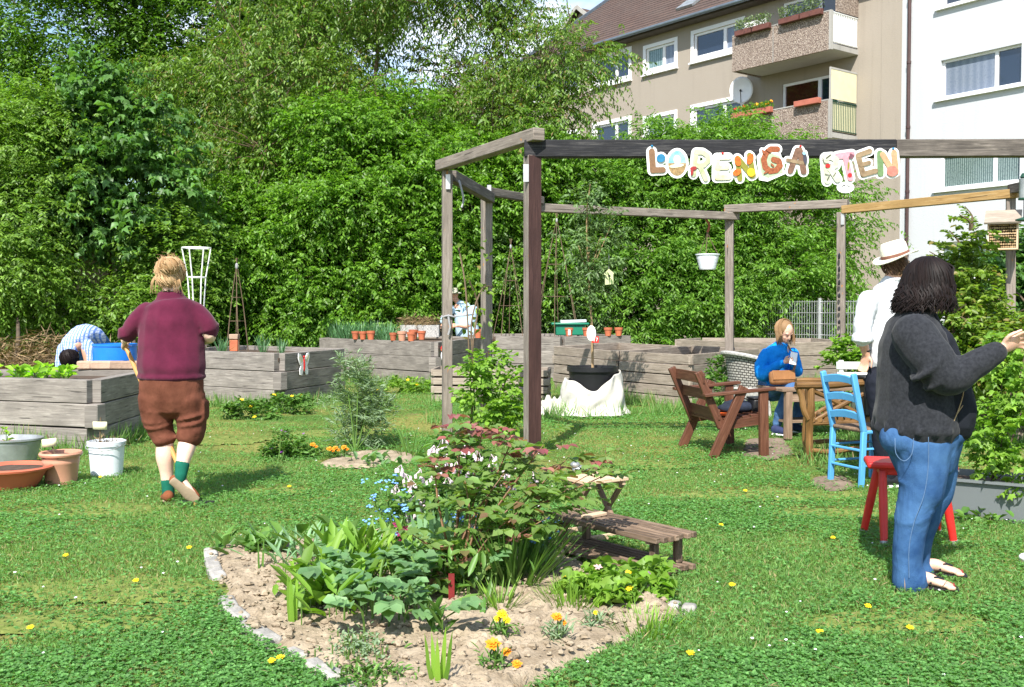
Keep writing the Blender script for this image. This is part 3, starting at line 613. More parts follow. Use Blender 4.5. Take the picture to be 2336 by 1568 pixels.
def shoots(blobs, k):
    out = list(blobs)
    for _ in range(k):
        c, r = random.choice(blobs); q = random.uniform(-.8, .8); h = random.uniform(.22, .5); out.append(((c[0] + r[0] * q, c[1] - r[1] * random.uniform(0, .6), c[2] + r[2] * (1 - q * q) ** .5 + h * .45), (.16, .16, h)))
    return out
def crown_pts(blobs, n, clump, per, shell=(.72, 1.05), back=.45, upw=.25, zmin=.12):
    """twig bases and directions over the outside of a union of egg shapes, gathered in clumps"""
    C = np.array([b[0] for b in blobs], float); Rr = np.array([b[1] for b in blobs], float)
    area = (Rr[:, 0] * Rr[:, 1] + Rr[:, 0] * Rr[:, 2] + Rr[:, 1] * Rr[:, 2]); nc = max(1, n // per)
    w_ = rng.choice(len(blobs), nc * 3, p=area / area.sum()); d = rdir(nc * 3); rr = rng.uniform(*shell, nc * 3)[:, None]
    P = C[w_] + d * Rr[w_] * rr; keep = np.ones(len(P), bool)
    for i in range(len(blobs)):
        q = ((P - C[i]) / (Rr[i] * .72)); keep &= ~((q * q).sum(1) < 1) | (w_ == i)
    tov = np.array([0, 0, CH]) - P; tov[:, 2] *= .3; keep &= ((d * nrm(tov)).sum(1) > -.25) | (rng.random(len(P)) < back); keep &= P[:, 2] > zmin
    P, d, w_ = P[keep][:nc], d[keep][:nc], w_[keep][:nc]
    B = np.repeat(P, per, 0) + rng.normal(size=(len(P) * per, 3)) * clump * np.array((1.25, 1.25, .5)); D = np.repeat(d, per, 0) * .8 + rdir(len(P) * per) * .75; D[:, 2] += upw; keep = B[:, 2] > zmin - .02
    return B[keep], nrm(D[keep])
def limbs(mb, base, tops, r0, wig=.15, n=7):
    base = Vector(base)
    for t in tops:
        t = Vector(t); L = (t - base).length; pts = [base]
        for i in range(1, 6):
            q = i / 5; p = base.lerp(t, q); p += Vector((random.uniform(-1, 1), random.uniform(-1, 1), random.uniform(-.3, .8))) * wig * L * .16 * (1 - abs(q - .5)); pts.append(p)
        c = bez(pts, 15); mb.tube(c, [max(.006, r0 * (1 - .85 * i / (len(c) - 1))) for i in range(len(c))], n)
def blob(px, py, Y, r): p = at(px, py, Y); return ((p.x, p.y, p.z), r if hasattr(r, '__len__') else (r, r, r))
def tree(name, label, cat, base, trunk_top, r0, blobs, n, L, Wd, mat, K=9, ln=.5, droop=.35, hang=.5, clump=.25, per=7, kind='diamond', group=None, shell=(.7, 1.05), bark='bark', trunk=True, limb_r=.5, twigs=0, back=.45, inner=.25, upw=.25, lob=0):
    t = thing(name, label, cat, base, group); lv = Leaves(); core = blobs; blobs = shoots(lobes(blobs, lob), lob * 2) if lob else blobs
    B, D = crown_pts(blobs, n, clump, per, shell, back, upw); P, Dd, Nn = sprays(B, D, rng.uniform(.6, 1.25, len(B)) * ln, K, droop, hang); k = rng.uniform(.65, 1.2, len(P))
    lv.add(P, Dd, Nn, L * k, Wd * k, kind)
    if inner:
        B2, D2 = crown_pts(core, int(n * inner), clump * 1.4, per, (.25, .72), back * .8, 0); P, Dd, Nn = sprays(B2, D2, ln, K, droop, hang); lv.add(P, Dd, Nn, L * 1.25, Wd * 1.35, kind)
    lv.build('crown', mat, t)
    m = MB()
    if trunk: c = bez([base, Vector(base).lerp(Vector(trunk_top), .5) + Vector((random.uniform(-.1, .1), 0, 0)), trunk_top], 10); m.tube(c, [r0 * (1 - .45 * i / (len(c) - 1)) for i in range(len(c))], 10)
    limbs(m, trunk_top, [b[0] for b in core], r0 * limb_r)
    if twigs:
        idx = rng.choice(len(B), min(twigs, len(B)), replace=False)
        for i in idx:
            b_ = Vector(B[i]); bb = min(blobs, key=lambda q: (Vector(q[0]) - b_).length); m.tube(bez([Vector(bb[0]).lerp(b_, .25), Vector(bb[0]).lerp(b_, .7) + Vector((0, 0, .06)), b_ + Vector(D[i]) * ln * .7], 6), [.018, .015, .012, .01, .008, .006, .005], 4)
    m.build('trunk', MAT[bark], t); return t
LF = {}
LF['dark'] = leaf('dark_tree_leaf', (.036, .085, .008), (.075, .145, .014), .38)
LF['cherry'] = leaf('cherry_leaf', (.06, .115, .016), (.115, .175, .03), .4, .4, tip=(.15, .11, .04))
LF['hedge'] = leaf('hornbeam_leaf', (.058, .128, .012), (.115, .205, .024), .45, .42)
LF['maple'] = leaf('maple_leaf', (.045, .105, .026), (.085, .16, .042), .38, .45)
LF['lime'] = leaf('pale_shrub_leaf', (.065, .125, .016), (.12, .19, .03), .38)
LF['willow'] = leaf('greyish_narrow_leaf', (.055, .10, .03), (.11, .16, .065), .3)
LF['elder'] = leaf('elder_leaf', (.06, .13, .016), (.115, .2, .03), .45, .42)
LF['yellowish'] = leaf('yellow_green_leaf', (.075, .135, .016), (.14, .19, .03), .4, tip=(.16, .13, .04))
# ================================================================ trees behind the garden
tree('dark_tree', 'tall dark green broadleaved tree filling the upper left behind the maple', 'tree', (-8.6, 34, 0), at(430, 430, 34), .42,
     [blob(330, 60, 33, (3.8, 3, 2.6)), blob(150, 120, 33, (2.6, 2.4, 1.8)), blob(520, 40, 34, (3, 3, 3)), blob(640, 210, 34, (2.4, 2.4, 2.6)), blob(430, 280, 34, (3.2, 2.6, 2.6)), blob(330, -170, 34, (4.4, 3.6, 2.8)), blob(760, 330, 35, (2.2, 2.2, 2.2)), blob(120, 330, 34, (1.7, 2, 1.6)), blob(680, -60, 35, (2.6, 2.6, 2.2))],
     15000, .15, .075, LF['dark'], 10, .8, .3, .2, .42, 16, shell=(.5, 1.06), twigs=120, upw=.1, lob=4, inner=.45)
tree('edge_tree', 'fresh green tree cut by the left edge of the view', 'tree', (-14.5, 27.5, 0), at(-20, 500, 27.5), .25,
     [blob(10, 330, 27, (1.9, 2, 1.3)), blob(-60, 430, 26, (2.4, 2, 1.7)), blob(90, 430, 26, (1.5, 1.6, 1.1))], 3000, .13, .06, LF['hedge'], 10, .55, .3, .3, .3, 8)
tree('cherry_tree', 'slender cherry tree with arching bare twigs left of the sky gap', 'tree', (-3.6, 26, 0), at(855, 330, 26), .17,
     [blob(480, 260, 26, (1.6, 1.3, .7)), blob(420, 190, 26, (1.0, 1.0, .5)), blob(560, 340, 25.5, (1.6, 1.3, .6)), blob(470, 410, 25.5, (1.2, 1.1, .6)), blob(660, 430, 25.5, (1.4, 1.2, .6)), blob(700, 80, 26, (2, 1.6, 1.3)), blob(860, -30, 26, (1.9, 1.6, .9)), blob(760, 260, 25.5, (2, 1.5, 1.2)), blob(610, 200, 25, (1.2, 1.2, 1.1)), blob(620, 350, 25, (1.5, 1.3, .9)), blob(800, 380, 25, (1.5, 1.3, .8))],
     4300, .125, .046, LF['cherry'], 13, .75, .5, .75, .32, 14, shell=(.35, 1.1), twigs=380, group='cherry trees behind the hedge', bark='twig', inner=.1, lob=2)
tree('cherry_tree', 'cherry tree reaching over the brown roof of the apartment block', 'tree', (1.0, 26.5, 0), at(1180, 260, 26.5), .15,
     [blob(1090, -20, 26.5, (1.7, 1.5, .65)), blob(1240, 140, 25.5, (1.3, 1.4, .7)), blob(1010, 160, 26.5, (.9, 1.2, .5)), blob(1120, 255, 25.5, (1.7, 1.5, .8)), blob(1240, 320, 25, (.9, 1.2, 1.0)), blob(960, 310, 25.5, (1.5, 1.3, .7)), blob(1130, 370, 25, (1.6, 1.3, .7)), blob(1310, 125, 26, (.6, .8, .35)), blob(1270, 230, 25.5, (.5, .7, .5)), blob(1150, 80, 26.5, (1.1, 1.2, .55))],
     3300, .125, .046, LF['cherry'], 13, .72, .5, .75, .30, 12, shell=(.35, 1.1), twigs=380, group='cherry trees behind the hedge', bark='twig', inner=.1)
tree('maple_tree', 'young maple with a thin straight trunk and broad bluish leaves', 'tree', gnd(245, 850), at(236, 330, 21.5), .05,
     [blob(225, 200, 21.5, (.5, .6, .5)), blob(320, 300, 21.5, (.9, .8, .8)), blob(230, 380, 21.3, (1.0, .8, .8)), blob(350, 430, 21.5, (1.0, .8, .7)), blob(180, 480, 21.2, (.8, .7, .45)), blob(260, 540, 21.2, (.5, .5, .3)), blob(170, 300, 21.8, (.6, .6, .5))],
     900, .15, .135, LF['maple'], 7, .42, .3, .5, .18, 5, kind='maple', bark='twig', shell=(.3, 1.05), lob=2)
tree('leafy_shrub', 'low loose shrub with arching branches at the far left', 'shrub', gnd(20, 900), at(40, 700, 20), .05,
     [blob(20, 380, 21, (1.1, 1, 1.2)), blob(40, 520, 20.5, (.9, 1, .9)), blob(-30, 620, 20, (1.0, 1, .9)), blob(40, 640, 20, (.6, .8, .7)), blob(100, 330, 21.5, (1.0, 1, 1)), blob(110, 450, 21, (.6, .7, .6))], 3800, .10, .045, LF['lime'], 10, .46, .45, .4, .22, 14, lob=4)
tree('leafy_shrub', 'shrub with long low sprays in front of the block wall', 'shrub', gnd(300, 905), at(300, 740, 21), .05,
     [blob(310, 700, 21, (1.2, .9, .28)), blob(110, 570, 21.5, (.5, .6, .25)), blob(400, 580, 21.5, (.7, .8, .9)), blob(390, 690, 21, (.6, .6, .6)), blob(230, 745, 21, (1.0, .6, .2)), blob(90, 720, 20.5, (.6, .6, .5))], 1700, .105, .05, LF['lime'], 9, .55, .35, .35, .18, 5)
for nm, lab, bl, n_ in (
    ('hedge_bush', 'dense bright hedge bush behind the white trellis and walking woman', [blob(540, 520, 24.5, (1.7, 1.4, 1.0)), blob(610, 590, 24, (1.8, 1.4, 1.5)), blob(480, 650, 24, (1.4, 1.2, 1.2)), blob(640, 700, 24, (1.6, 1.3, 1.0)), blob(690, 500, 25, (1.2, 1.2, .9)), blob(430, 570, 24.5, (.8, 1.1, 1.0))], 5200),
    ('hedge_bush', 'tallest dense hedge bush in the middle of the picture', [blob(860, 400, 24.5, (2.0, 1.5, 1.7)), blob(800, 560, 24, (1.8, 1.4, 1.6)), blob(960, 480, 24.2, (1.7, 1.4, 1.7)), blob(880, 660, 24, (1.9, 1.4, 1.2)), blob(740, 470, 24.5, (1.4, 1.3, 1.4)), blob(980, 640, 24.2, (1.4, 1.2, 1.3))], 6200),
    ('hedge_bush', 'dense hedge bush right behind the two left pergola posts', [blob(1120, 420, 25, (1.8, 1.5, 1.3)), blob(1080, 560, 24.8, (1.7, 1.4, 1.4)), blob(1230, 400, 25.2, (1.2, 1.3, 1.2)), blob(1180, 660, 25, (1.5, 1.3, 1.2)), blob(1060, 680, 24.8, (1.2, 1.2, 1.0))], 5200)):
    p = bl[0][0]; tree(nm, lab, 'hedge', (p[0], p[1], 0), (p[0], p[1], 1.2), .09, bl, int(n_ * 1.6), .105, .055, LF['hedge'], 10, .44, .4, .55, .22, 18, group='hedge bushes behind the raised beds', shell=(.55, 1.1), inner=.2, limb_r=.4, lob=6, twigs=90)
tree('narrow_leaved_bush', 'greyish bush with narrow leaves between the pergola posts', 'shrub', (1.0, 25.6, 0), (1.0, 25.6, .8), .06,
     [blob(1290, 560, 24.5, (1.0, .9, 1.3)), blob(1340, 690, 24.5, (1.0, .9, .9)), blob(1240, 690, 24.5, (.8, .8, .9)), blob(1150, 610, 24.2, (.5, .6, .9)), blob(1300, 470, 25, (.9, .9, .7))], 2600, .16, .035, LF['willow'], 11, .45, .3, .35, .16, 6)
for lab, bl, n_ in (
    ('elder bush with feathery tops rising in front of the lower balcony', [blob(1640, 440, 25, (2.0, 1.5, 1.1)), blob(1560, 360, 25, (1.1, 1.1, .55)), blob(1665, 290, 25, (.22, .3, .7)), blob(1700, 330, 25, (.5, .5, .35)), blob(1800, 390, 25.2, (.9, 1, .6)), blob(1770, 490, 25, (1.5, 1.4, 1.0)), blob(1840, 570, 24.8, (1.1, 1.1, .8)), blob(1730, 620, 24.5, (1.6, 1.3, .9)), blob(1850, 690, 24.3, (.9, .9, .6)), blob(1690, 720, 24.2, (1.3, 1.1, .6)), blob(1880, 450, 25.2, (.35, .5, .35))], 5200),
    ('elder bush behind the hanging white pot and potted young tree', [blob(1450, 450, 25, (1.6, 1.4, 1.1)), blob(1500, 340, 25, (.6, .7, .35)), blob(1500, 560, 24.6, (1.6, 1.4, 1.2)), blob(1400, 620, 24.6, (1.2, 1.1, 1.1)), blob(1560, 680, 24.3, (1.5, 1.2, .9)), blob(1450, 720, 24.3, (1.1, 1.0, .6)), blob(1600, 470, 25, (1.3, 1.2, 1.1))], 4800)):
    p = bl[0][0]; tree('elder_bush', lab, 'shrub', (p[0], p[1], 0), (p[0], p[1], 1.0), .08, bl, int(n_ * 1.5), .12, .046, LF['elder'], 10, .5, .35, .5, .22, 16, group='elder bushes behind the garden', shell=(.5, 1.1), inner=.18, limb_r=.4, upw=.35, lob=6, twigs=60)
# shrubs on the right
tree('upright_shrub', 'upright yellow-green hornbeam shrub reaching above the woman in grey', 'shrub', gnd(2200, 1010), gnd(2200, 1010) + Z * 1.2, .025,
     [blob(2205, 580, 10.6, (.12, .13, .24)), blob(2190, 640, 10.6, (.22, .2, .22)), blob(2235, 700, 10.5, (.18, .2, .18)), blob(2170, 740, 10.3, (.26, .24, .22)), blob(2270, 775, 10.3, (.28, .26, .2)), blob(2200, 830, 10.2, (.3, .26, .24)), blob(2300, 830, 10.0, (.3, .28, .3)), blob(2215, 530, 10.6, (.06, .08, .12))],
     900, .062, .036, LF['yellowish'], 9, .2, .25, .25, .06, 5, kind='oval', bark='twig', twigs=40, upw=.5)
tree('climbing_shrub', 'dark green shrub growing around the pergola post with the insect hotel', 'shrub', gnd(2350, 960), gnd(2350, 960) + Z * 1.4, .03,
     [blob(2345, 610, 14.3, (.25, .3, .35)), blob(2275, 640, 14.3, (.2, .3, .3)), blob(2350, 700, 14.2, (.4, .4, .4)), blob(2265, 740, 14.2, (.4, .35, .3)), blob(2330, 800, 14, (.45, .4, .4)), blob(2400, 570, 14.3, (.3, .35, .5))], 1300, .085, .06, LF['maple'], 8, .25, .3, .4, .09, 5, kind='oval', bark='twig')

# planters hung on the balcony fronts
LF['herb'] = leaf('grey_green_herb', (.07, .11, .05), (.15, .18, .09), .25)
PETC = [None, plain('geranium_red', (.6, .03, .03), .6, .1, 9, 0), plain('pansy_orange', (.8, .35, .02), .6, .1, 9, 0)]
for k_, s0, s1, bm, fl, lab in BOXES:
    sA, sB, pb_, bz = BAL; zf = bz[k_] + 1.0; c_ = T.p(sA + (s0 + s1) / 2, zf, pb_ + .2); t = thing('flower_box', lab, 'planter', c_, 'planters on the balconies'); m = MB(); T.box(m, sA + s0, sA + s1, zf - .06, zf + .12, pb_ + .11, pb_ + .28); m.build('box', MAT[bm], t, bevel=.01)
    if fl < 3:
        n = 260; q = rng.random(n) * (s1 - s0) + sA + s0; hh = rng.random(n) * (.34 if fl == 0 else .16); dd = pb_ + .2 + rng.normal(0, .07, n); P = np.array([list(T.p(a, zf + .12 + h_, d_)) for a, h_, d_ in zip(q, hh, dd)]); V, Fc = leaf_geo(P, rdir(n) + ZV * .7, ZV + rdir(n) * .6, .1, .04); np_mesh('foliage', V, Fc, LF['herb'] if fl == 0 else LF['hedge'], t)
        if fl:
            m = MB()
            for _ in range(12): m = MB(); m.ball(T.p(sA + s0 + random.random() * (s1 - s0), zf + .22 + random.random() * .1, pb_ + .2 + random.uniform(-.05, .07)), .038, 7, 5); m.build('blossom', PETC[fl], t)
# ================================================================ raised beds
def bed(name, label, poly, h, nc, mat, th=.11, soil=.1, gap=.005, soilmat='soil', group=None, ext=0.0):
    cx = sum(p[0] for p in poly) / len(poly); cy = sum(p[1] for p in poly) / len(poly); t = thing(name, label, 'raised bed', (cx, cy, 0), group)
    k = len(poly); P = [Vector((x, y, 0)) for x, y in poly]; ch = h / nc; cen = Vector((cx, cy, 0))
    for i in range(k):
        a, b = P[i], P[(i + 1) % k]; d = (b - a).normalized(); nn = Vector((-d.y, d.x, 0)); nn = nn if (cen - a).dot(nn) > 0 else -nn
        for c in range(nc):
            s0 = 0 if (i + c) % 2 else th + .003; s1 = th + .003 if (i + c) % 2 else 0
            jx = random.uniform(-.008, .008); z = ch * (c + .5); m = MB(); w2 = th / 2 + jx
            p, q = a + d * (s0 - ext) + nn * w2, b - d * (s1 - ext) + nn * w2
            m.bar(p + Z * z, q + Z * (z + random.uniform(-.006, .006)), th, ch - gap - random.uniform(0, .006)); m.build('board', MAT[mat], t, bevel=.006)
    m = MB(); q = [(cx + (x - cx) * .93, cy + (y - cy) * .93) for x, y in poly]; m.plate(q, (0, 0, h - soil - .05), (1, 0, 0), (0, 1, 0), .05); m.build('soil', MAT[soilmat], t)
    return t
bed('raised_bed', 'weathered sleeper bed at far left with bricks and lettuce, nearest of the beds', [(-3.97, 9.83), (-4.05, 11.6), (-7.2, 11.7), (-7.2, 10.9)][::1], .70, 3, 'sleeper', .12, .07)
bed('raised_bed', 'weathered sleeper bed with a painted butterfly on its corner', [(-3.17, 14.1), (-2.6, 16.0), (-4.5, 17.4), (-5.3, 15.5)], .77, 3, 'sleeper', .12, .07)
bed('raised_bed', 'long sleeper bed with chives and a row of terracotta pots', [(-1.33, 18.0), (-.55, 21.5), (-3.1, 23.2), (-3.85, 20.6)], .80, 3, 'sleeper', .13, .05)
bed('raised_bed', 'grey sleeper bed behind the dark brown post with orange pots', [(.95, 20.4), (2.45, 21.2), (1.9, 23.2), (-1.2, 22.8), (-.45, 21.0)], .83, 3, 'sleeper', .12, .06)
bed('raised_bed', 'slatted plank bed standing right behind the white cloth', [(.69, 17.3), (1.57, 15.42), (2.9, 17.5), (2.0, 19.3)], .76, 5, 'plank', .04, .25, .012, ext=.01)
bed('raised_bed', 'slatted plank bed behind the brown armchair, its rim empty', [(1.6, 15.35), (2.45, 14.1), (3.9, 16.2), (3.03, 17.45)], .76, 5, 'plank', .04, .3, .012, ext=.01)
bed('planter_box', 'low slatted planter box behind the two left pergola posts', [(-1.2, 15.2), (.55, 15.0), (.6, 15.8), (-1.15, 16.1)], .50, 4, 'plank', .03, .08, .022)
bed('raised_bed', 'long plank bed behind the seated girl by the wire fence', [(3.3, 20.9), (4.7, 18.6), (6.6, 19.6), (6.3, 21.6), (4.0, 22.0)], .77, 3, 'plank', .06, .1, .01)
t = bed('raised_bed', 'bed of rough upright boards behind the woman in the grey cardigan', [(4.55, 10.9), (5.6, 10.5), (6.4, 11.6), (5.2, 12.2)], .95, 1, 'plank', .05, .1)
for i in range(9):
    m = MB(); q = i / 8; x = 4.6 + q * .95; y = 10.86 - q * .36; m.bar((x, y - .03, 0), (x + random.uniform(-.01, .01), y - .03, .9 + random.uniform(-.05, .02)), .022, .11, Vector((.33, .95, 0))); m.build('board', MAT['plank'], t)
# bed furniture --------------------------------------------------------
for i, (px, lab) in enumerate(((231, 'leftmost concrete brick on the sleeper bed wall'), (275, 'longest concrete brick in the row on the sleeper bed'), (322, 'concrete brick behind the others by the woman'), (347, 'concrete brick with rounded corner next to the woman'))):
    p = at((193, 232, 272, 297)[i], (841, 843, 838, 843)[i], 11.52); m = MB(); m.box((0, 0, .05), ((.16, .24, .2, .2)[i], .12, .095)); o = m.build('brick', MAT['brick'], None, p, bevel=.018, world=False); o.location = (p.x, 11.54 - .0 * i, .70); o.rotation_euler.z = random.uniform(-.1, .1); tag(o, lab, 'brick', 'bricks on the bed wall')
def leafy(name, label, cat, base, mat, n, L, Wd, spread, up=.8, kind='oval', rise=.12, group=None, curl=.2, ground=.02):
    """rosette: leaves on short stalks round a centre"""
    t = thing(name, label, cat, base, group); b = np.array(base); a = rng.uniform(0, 2 * math.pi, n); r_ = np.sqrt(rng.random(n)) * spread
    P = b + np.stack([np.cos(a) * r_ * .55, np.sin(a) * r_ * .55, ground + rng.random(n) * rise], 1)
    D = np.stack([np.cos(a), np.sin(a), up * rng.uniform(.3, 1.4, n)], 1) + rng.normal(size=(n, 3)) * .2
    k = rng.uniform(.65, 1.15, n); lv = Leaves(); lv.add(P, D, np.broadcast_to(ZV, (n, 3)) + rng.normal(size=(n, 3)) * .3, L * k, Wd * k, kind=kind, curl=curl); lv.build('leaves', mat, t)
    m = MB()
    for i in range(0, n, 2): q = Vector(P[i]); m.tube([Vector(base) + Vector((random.uniform(-.004, .004), random.uniform(-.004, .004), 0)), q], .004, 4)
    m.tube([Vector(base) - Z * .02, Vector(base) + Z * .015], .01, 6); m.build('stalk', MAT['greenstem'], t); return t
MAT['greenstem'] = plain('green_stem', (.09, .17, .03), .6, .2, 9, 0); MAT['redstem'] = plain('reddish_stem', (.16, .08, .035), .6, .3, 9, 0)
LF['lettuce'] = leaf('lettuce_leaf', (.16, .30, .03), (.24, .38, .05), .4, .4, val=.25)
for i, (px, py) in enumerate(((15, 852), (45, 850), (82, 856), (118, 855), (150, 858))):
    p = at(px, py + 4, 10.9); leafy('lettuce', 'bright young lettuce growing in the sleeper bed at far left', 'lettuce', (p.x, 10.55 + .3 * (i % 3), .62), LF['lettuce'], 26, .11, .08, .1, .8, group='lettuces in the left bed')
# butterfly and figure
p = gnd(697, 930); d = Vector((.57, 1.9, 0)).normalized(); c0 = Vector((-3.17, 14.1, 0)) + d * .62; nn = Vector((d.y, -d.x, 0)); O = Vector((c0.x, c0.y, .585)) + nn * .014
bt = thing('butterfly_ornament', 'white tin butterfly with a red body on the bed corner', 'ornament', O)
for sg in (-1, 1):
    m = MB(); m.plate([(0, .02), (sg * .05, .1), (sg * .10, .16), (sg * .155, .165), (sg * .165, .1), (sg * .12, .01), (sg * .09, -.02), (sg * .125, -.07), (sg * .115, -.14), (sg * .06, -.15), (sg * .02, -.07), (0, -.02)][::sg], O, d, Z, .012); m.build('wing', MAT['white'], bt)
    m = MB(); m.plate([(sg * .04, .06), (sg * .1, .13), (sg * .135, .13), (sg * .13, .09), (sg * .08, .03)][::sg], O + nn * .0145, d, Z, .004); m.build('wing_spot', MAT['reed'], bt)
m = MB(); m.ell(O + nn * .014, d * .022, nn * .015, Z * .10); m.ball(O + nn * .014 + Z * .11, .02); m.build('body', MAT['red'], bt)
m = MB(); m.tube([O + Z * .12 + nn * .014, O + Z * .17 + d * .03 + nn * .014], .004, 4); m.tube([O + Z * .12 + nn * .014, O + Z * .17 - d * .03 + nn * .014], .004, 4); m.build('feeler', MAT['darkmetal'], bt)
o = Vector((-1.27, 18.25, .55)) + Vector((.02, -.02, 0)); t = thing('gnome_ornament', 'small painted ornament hanging at the corner of the long bed', 'ornament', o)
m = MB(); m.ell(o + Vector((.03, -.04, 0)), (.04, 0, 0), (0, .025, 0), (0, 0, .09)); m.build('body', MAT['white'], t); m = MB(); m.ball(o + Vector((.03, -.045, .11)), .045); m.build('head', MAT['terracotta'], t); m = MB(); m.lathe([(.05, .13), (.0, .22)], o + Vector((.03, -.045, 0)), 10); m.build('hat', MAT['red'], t)
# terracotta pots on the beds
def small_pot(loc, r, h, label, mat='terracotta', group=None):
    t = thing('plant_pot', label, 'plant pot', loc, group); m = MB(); L = Vector(loc)
    m.lathe([(r * .68, 0), (r * .9, h * .72), (r, h * .72), (r * 1.02, h), (r * .9, h), (r * .8, h * .6), (.001, h * .55)], L, 18); m.build('pot', MAT[mat], t); m = MB(); m.lathe([(r * .86, h * .84), (.001, h * .88)], L, 14); m.build('soil', MAT['soil'], t); return t
for px, Y, lab, mt, r in ((811, 19.7, 'leftmost small terracotta pot of the row on the long bed', 'terracotta', .075), (828, 19.55, 'small terracotta pot between two others at the chives', 'terracotta', .075), (846, 19.45, 'third dark red pot right of the chives clump', 'terracotta', .08), (897, 18.9, 'single orange-red pot in front of the chives end', 'terracotta', .07), (917, 18.75, 'pale buff pot in the row on the long bed', 'terralight', .085), (938, 18.55, 'orange-red pot just right of the pale buff one', 'terracotta', .08), (943, 19.6, 'dark terracotta pot at the back beside the basket', 'terracotta', .09), (962, 19.5, 'red pot at the back near the reaching man', 'terracotta', .08), (1091, 20.6, 'light terracotta pot at the right end of the long bed', 'terracotta', .085)):
    small_pot((at(px, 770, Y).x, Y, .80 if Y < 19.75 and px < 940 else .80), r, r * 2.05, lab, mt, 'small pots on the long bed')
for px, Y, lab in ((1298, 20.75, 'orange plastic pot with a white label on the grey bed'), (1338, 20.85, 'orange plastic pot half hidden by the white disc'), (1387, 21.0, 'orange plastic pot on the bare end of the grey bed'), (1411, 21.1, 'rightmost orange plastic pot on the grey bed')):
    t = small_pot((at(px, 750, Y).x, Y - .02, .83), .085, .17, lab, 'terracotta', 'orange pots on the grey bed')
    if px == 1298: m = MB(); q = ORG[t]; m.box((q.x, q.y - .082, .91), (.045, .02, .11)); m.build('label', MAT['white'], t)
# chives
LF['chive'] = leaf('chive_blade', (.05, .12, .05), (.10, .19, .09), .25, .4, val=.35)
def tuft(name, label, cat, base, mat, n, L, Wd, rad, lean=.5, group=None, curl=.05, parts=True):
    b = np.array(base); a = rng.uniform(0, 6.283, n); r_ = np.sqrt(rng.random(n)) * rad; P = b + np.stack([np.cos(a) * r_, np.sin(a) * r_, np.zeros(n)], 1)
    D = np.stack([np.cos(a) * r_ / max(rad, .01) * lean, np.sin(a) * r_ / max(rad, .01) * lean, np.ones(n)], 1) + rng.normal(size=(n, 3)) * .16
    V, Fc = leaf_geo(P, D, np.stack([-np.cos(a), -np.sin(a), np.full(n, .2)], 1) + rng.normal(size=(n, 3)) * .1, L * rng.uniform(.6, 1.15, n), Wd, 'blade', curl=curl)
    o = np_mesh(name, V, Fc, mat, None, base); tag(o, label, cat, group); return o
for i, (px, Y) in enumerate(((790, 20.6), (822, 20.7), (855, 20.5), (885, 20.2), (770, 20.9))):
    tuft('chives', 'tall blue-green chives growing in a thick row behind the pots', 'herb', (at(px, 760, Y).x, Y, .74), LF['chive'], 110, .42, .016, .2, .7, 'chives in the long bed')
for px, Y, n in ((505, 15.6, 40), (600, 16.2, 30), (640, 15.2, 22)): tuft('onion_plant', 'thin blue-green onion leaves in the butterfly bed', 'herb', (at(px, 800, Y).x, Y, .70), LF['chive'], n, .28, .014, .07, .5, 'onions in the butterfly bed')
# black lid, basket of straw
c = at(985, 713, 23.7); t = thing('cold_frame', 'black lidded box standing open behind the chives', 'cold frame', (c.x, 23.7, 0))
m = MB(); m.bar((at(880, 712, 23.5).x, 23.5, at(880, 713, 23.5).z), (at(1075, 712, 23.5).x, 23.6, at(880, 716, 23.5).z), .6, .05); m.build('lid', MAT['black'], t)
m = MB(); m.bar((at(890, 730, 23.6).x, 23.6, .55), (at(1070, 730, 23.6).x, 23.7, .55), .5, 1.05); m.build('box', MAT['soil'], t)
c = at(960, 748, 21.2); t = thing('basket', 'woven straw basket full of dry stems behind the pots', 'basket', (c.x, 21.2, .82)); m = MB(); m.box((c.x, 21.1, .93), (.78, .4, .24)); m.build('weave', MAT['straw'] if 'straw' in MAT else MAT['wicker'], t)
LF['straw'] = leaf('dry_straw', (.10, .062, .030), (.20, .135, .075), .1, .8, val=.5)
P = np.stack([rng.uniform(c.x - .36, c.x + .36, 700), rng.uniform(20.92, 21.28, 700), rng.uniform(.98, 1.2, 700)], 1); V, Fc = leaf_geo(P, rdir(700) * (1, 1, .4), rdir(700), rng.uniform(.1, .25, 700), .012); o = np_mesh('straw', V, Fc, LF['straw'], t)
# pile of dry brush at far left
t = thing('brush_pile', 'heap of dry brown bracken and twigs at the far left', 'compost heap', gnd(60, 905)); n = 7000; c = gnd(50, 900)
a = rng.uniform(0, 6.28, n); r_ = np.sqrt(rng.random(n)); P = np.stack([c.x + np.cos(a) * r_ * 1.9, c.y + .9 + np.sin(a) * r_ * 1.3, rng.random(n) * (.88 * (1 - r_ ** 2) + .12)], 1)
V, Fc = leaf_geo(P, rdir(n) * (1, 1, .35), ZV + rdir(n) * .6, rng.uniform(.12, .4, n), rng.uniform(.012, .03, n), 'diamond'); np_mesh('stems', V, Fc, LF['straw'], t)
# blue barrel
c = gnd(262, 930); t = thing('water_barrel', 'blue plastic barrel beside the bent man', 'barrel', (at(262, 800, 13.6).x, 13.6, 0)); L = Vector((at(262, 800, 13.6).x, 13.6, 0))
hz = at(262, 786, 13.3).z; m = MB(); m.lathe([(.24, 0), (.27, .06), (.28, hz * .5), (.275, hz - .03), (.285, hz - .03), (.285, hz), (.26, hz), (.25, hz - .3), (.001, hz - .35)], L, 28); m.build('barrel', MAT['bluebarrel'], t); m = MB(); m.lathe([(.262, hz - .08), (.001, hz - .08)], L, 24); m.build('water', MAT['glass'], t)
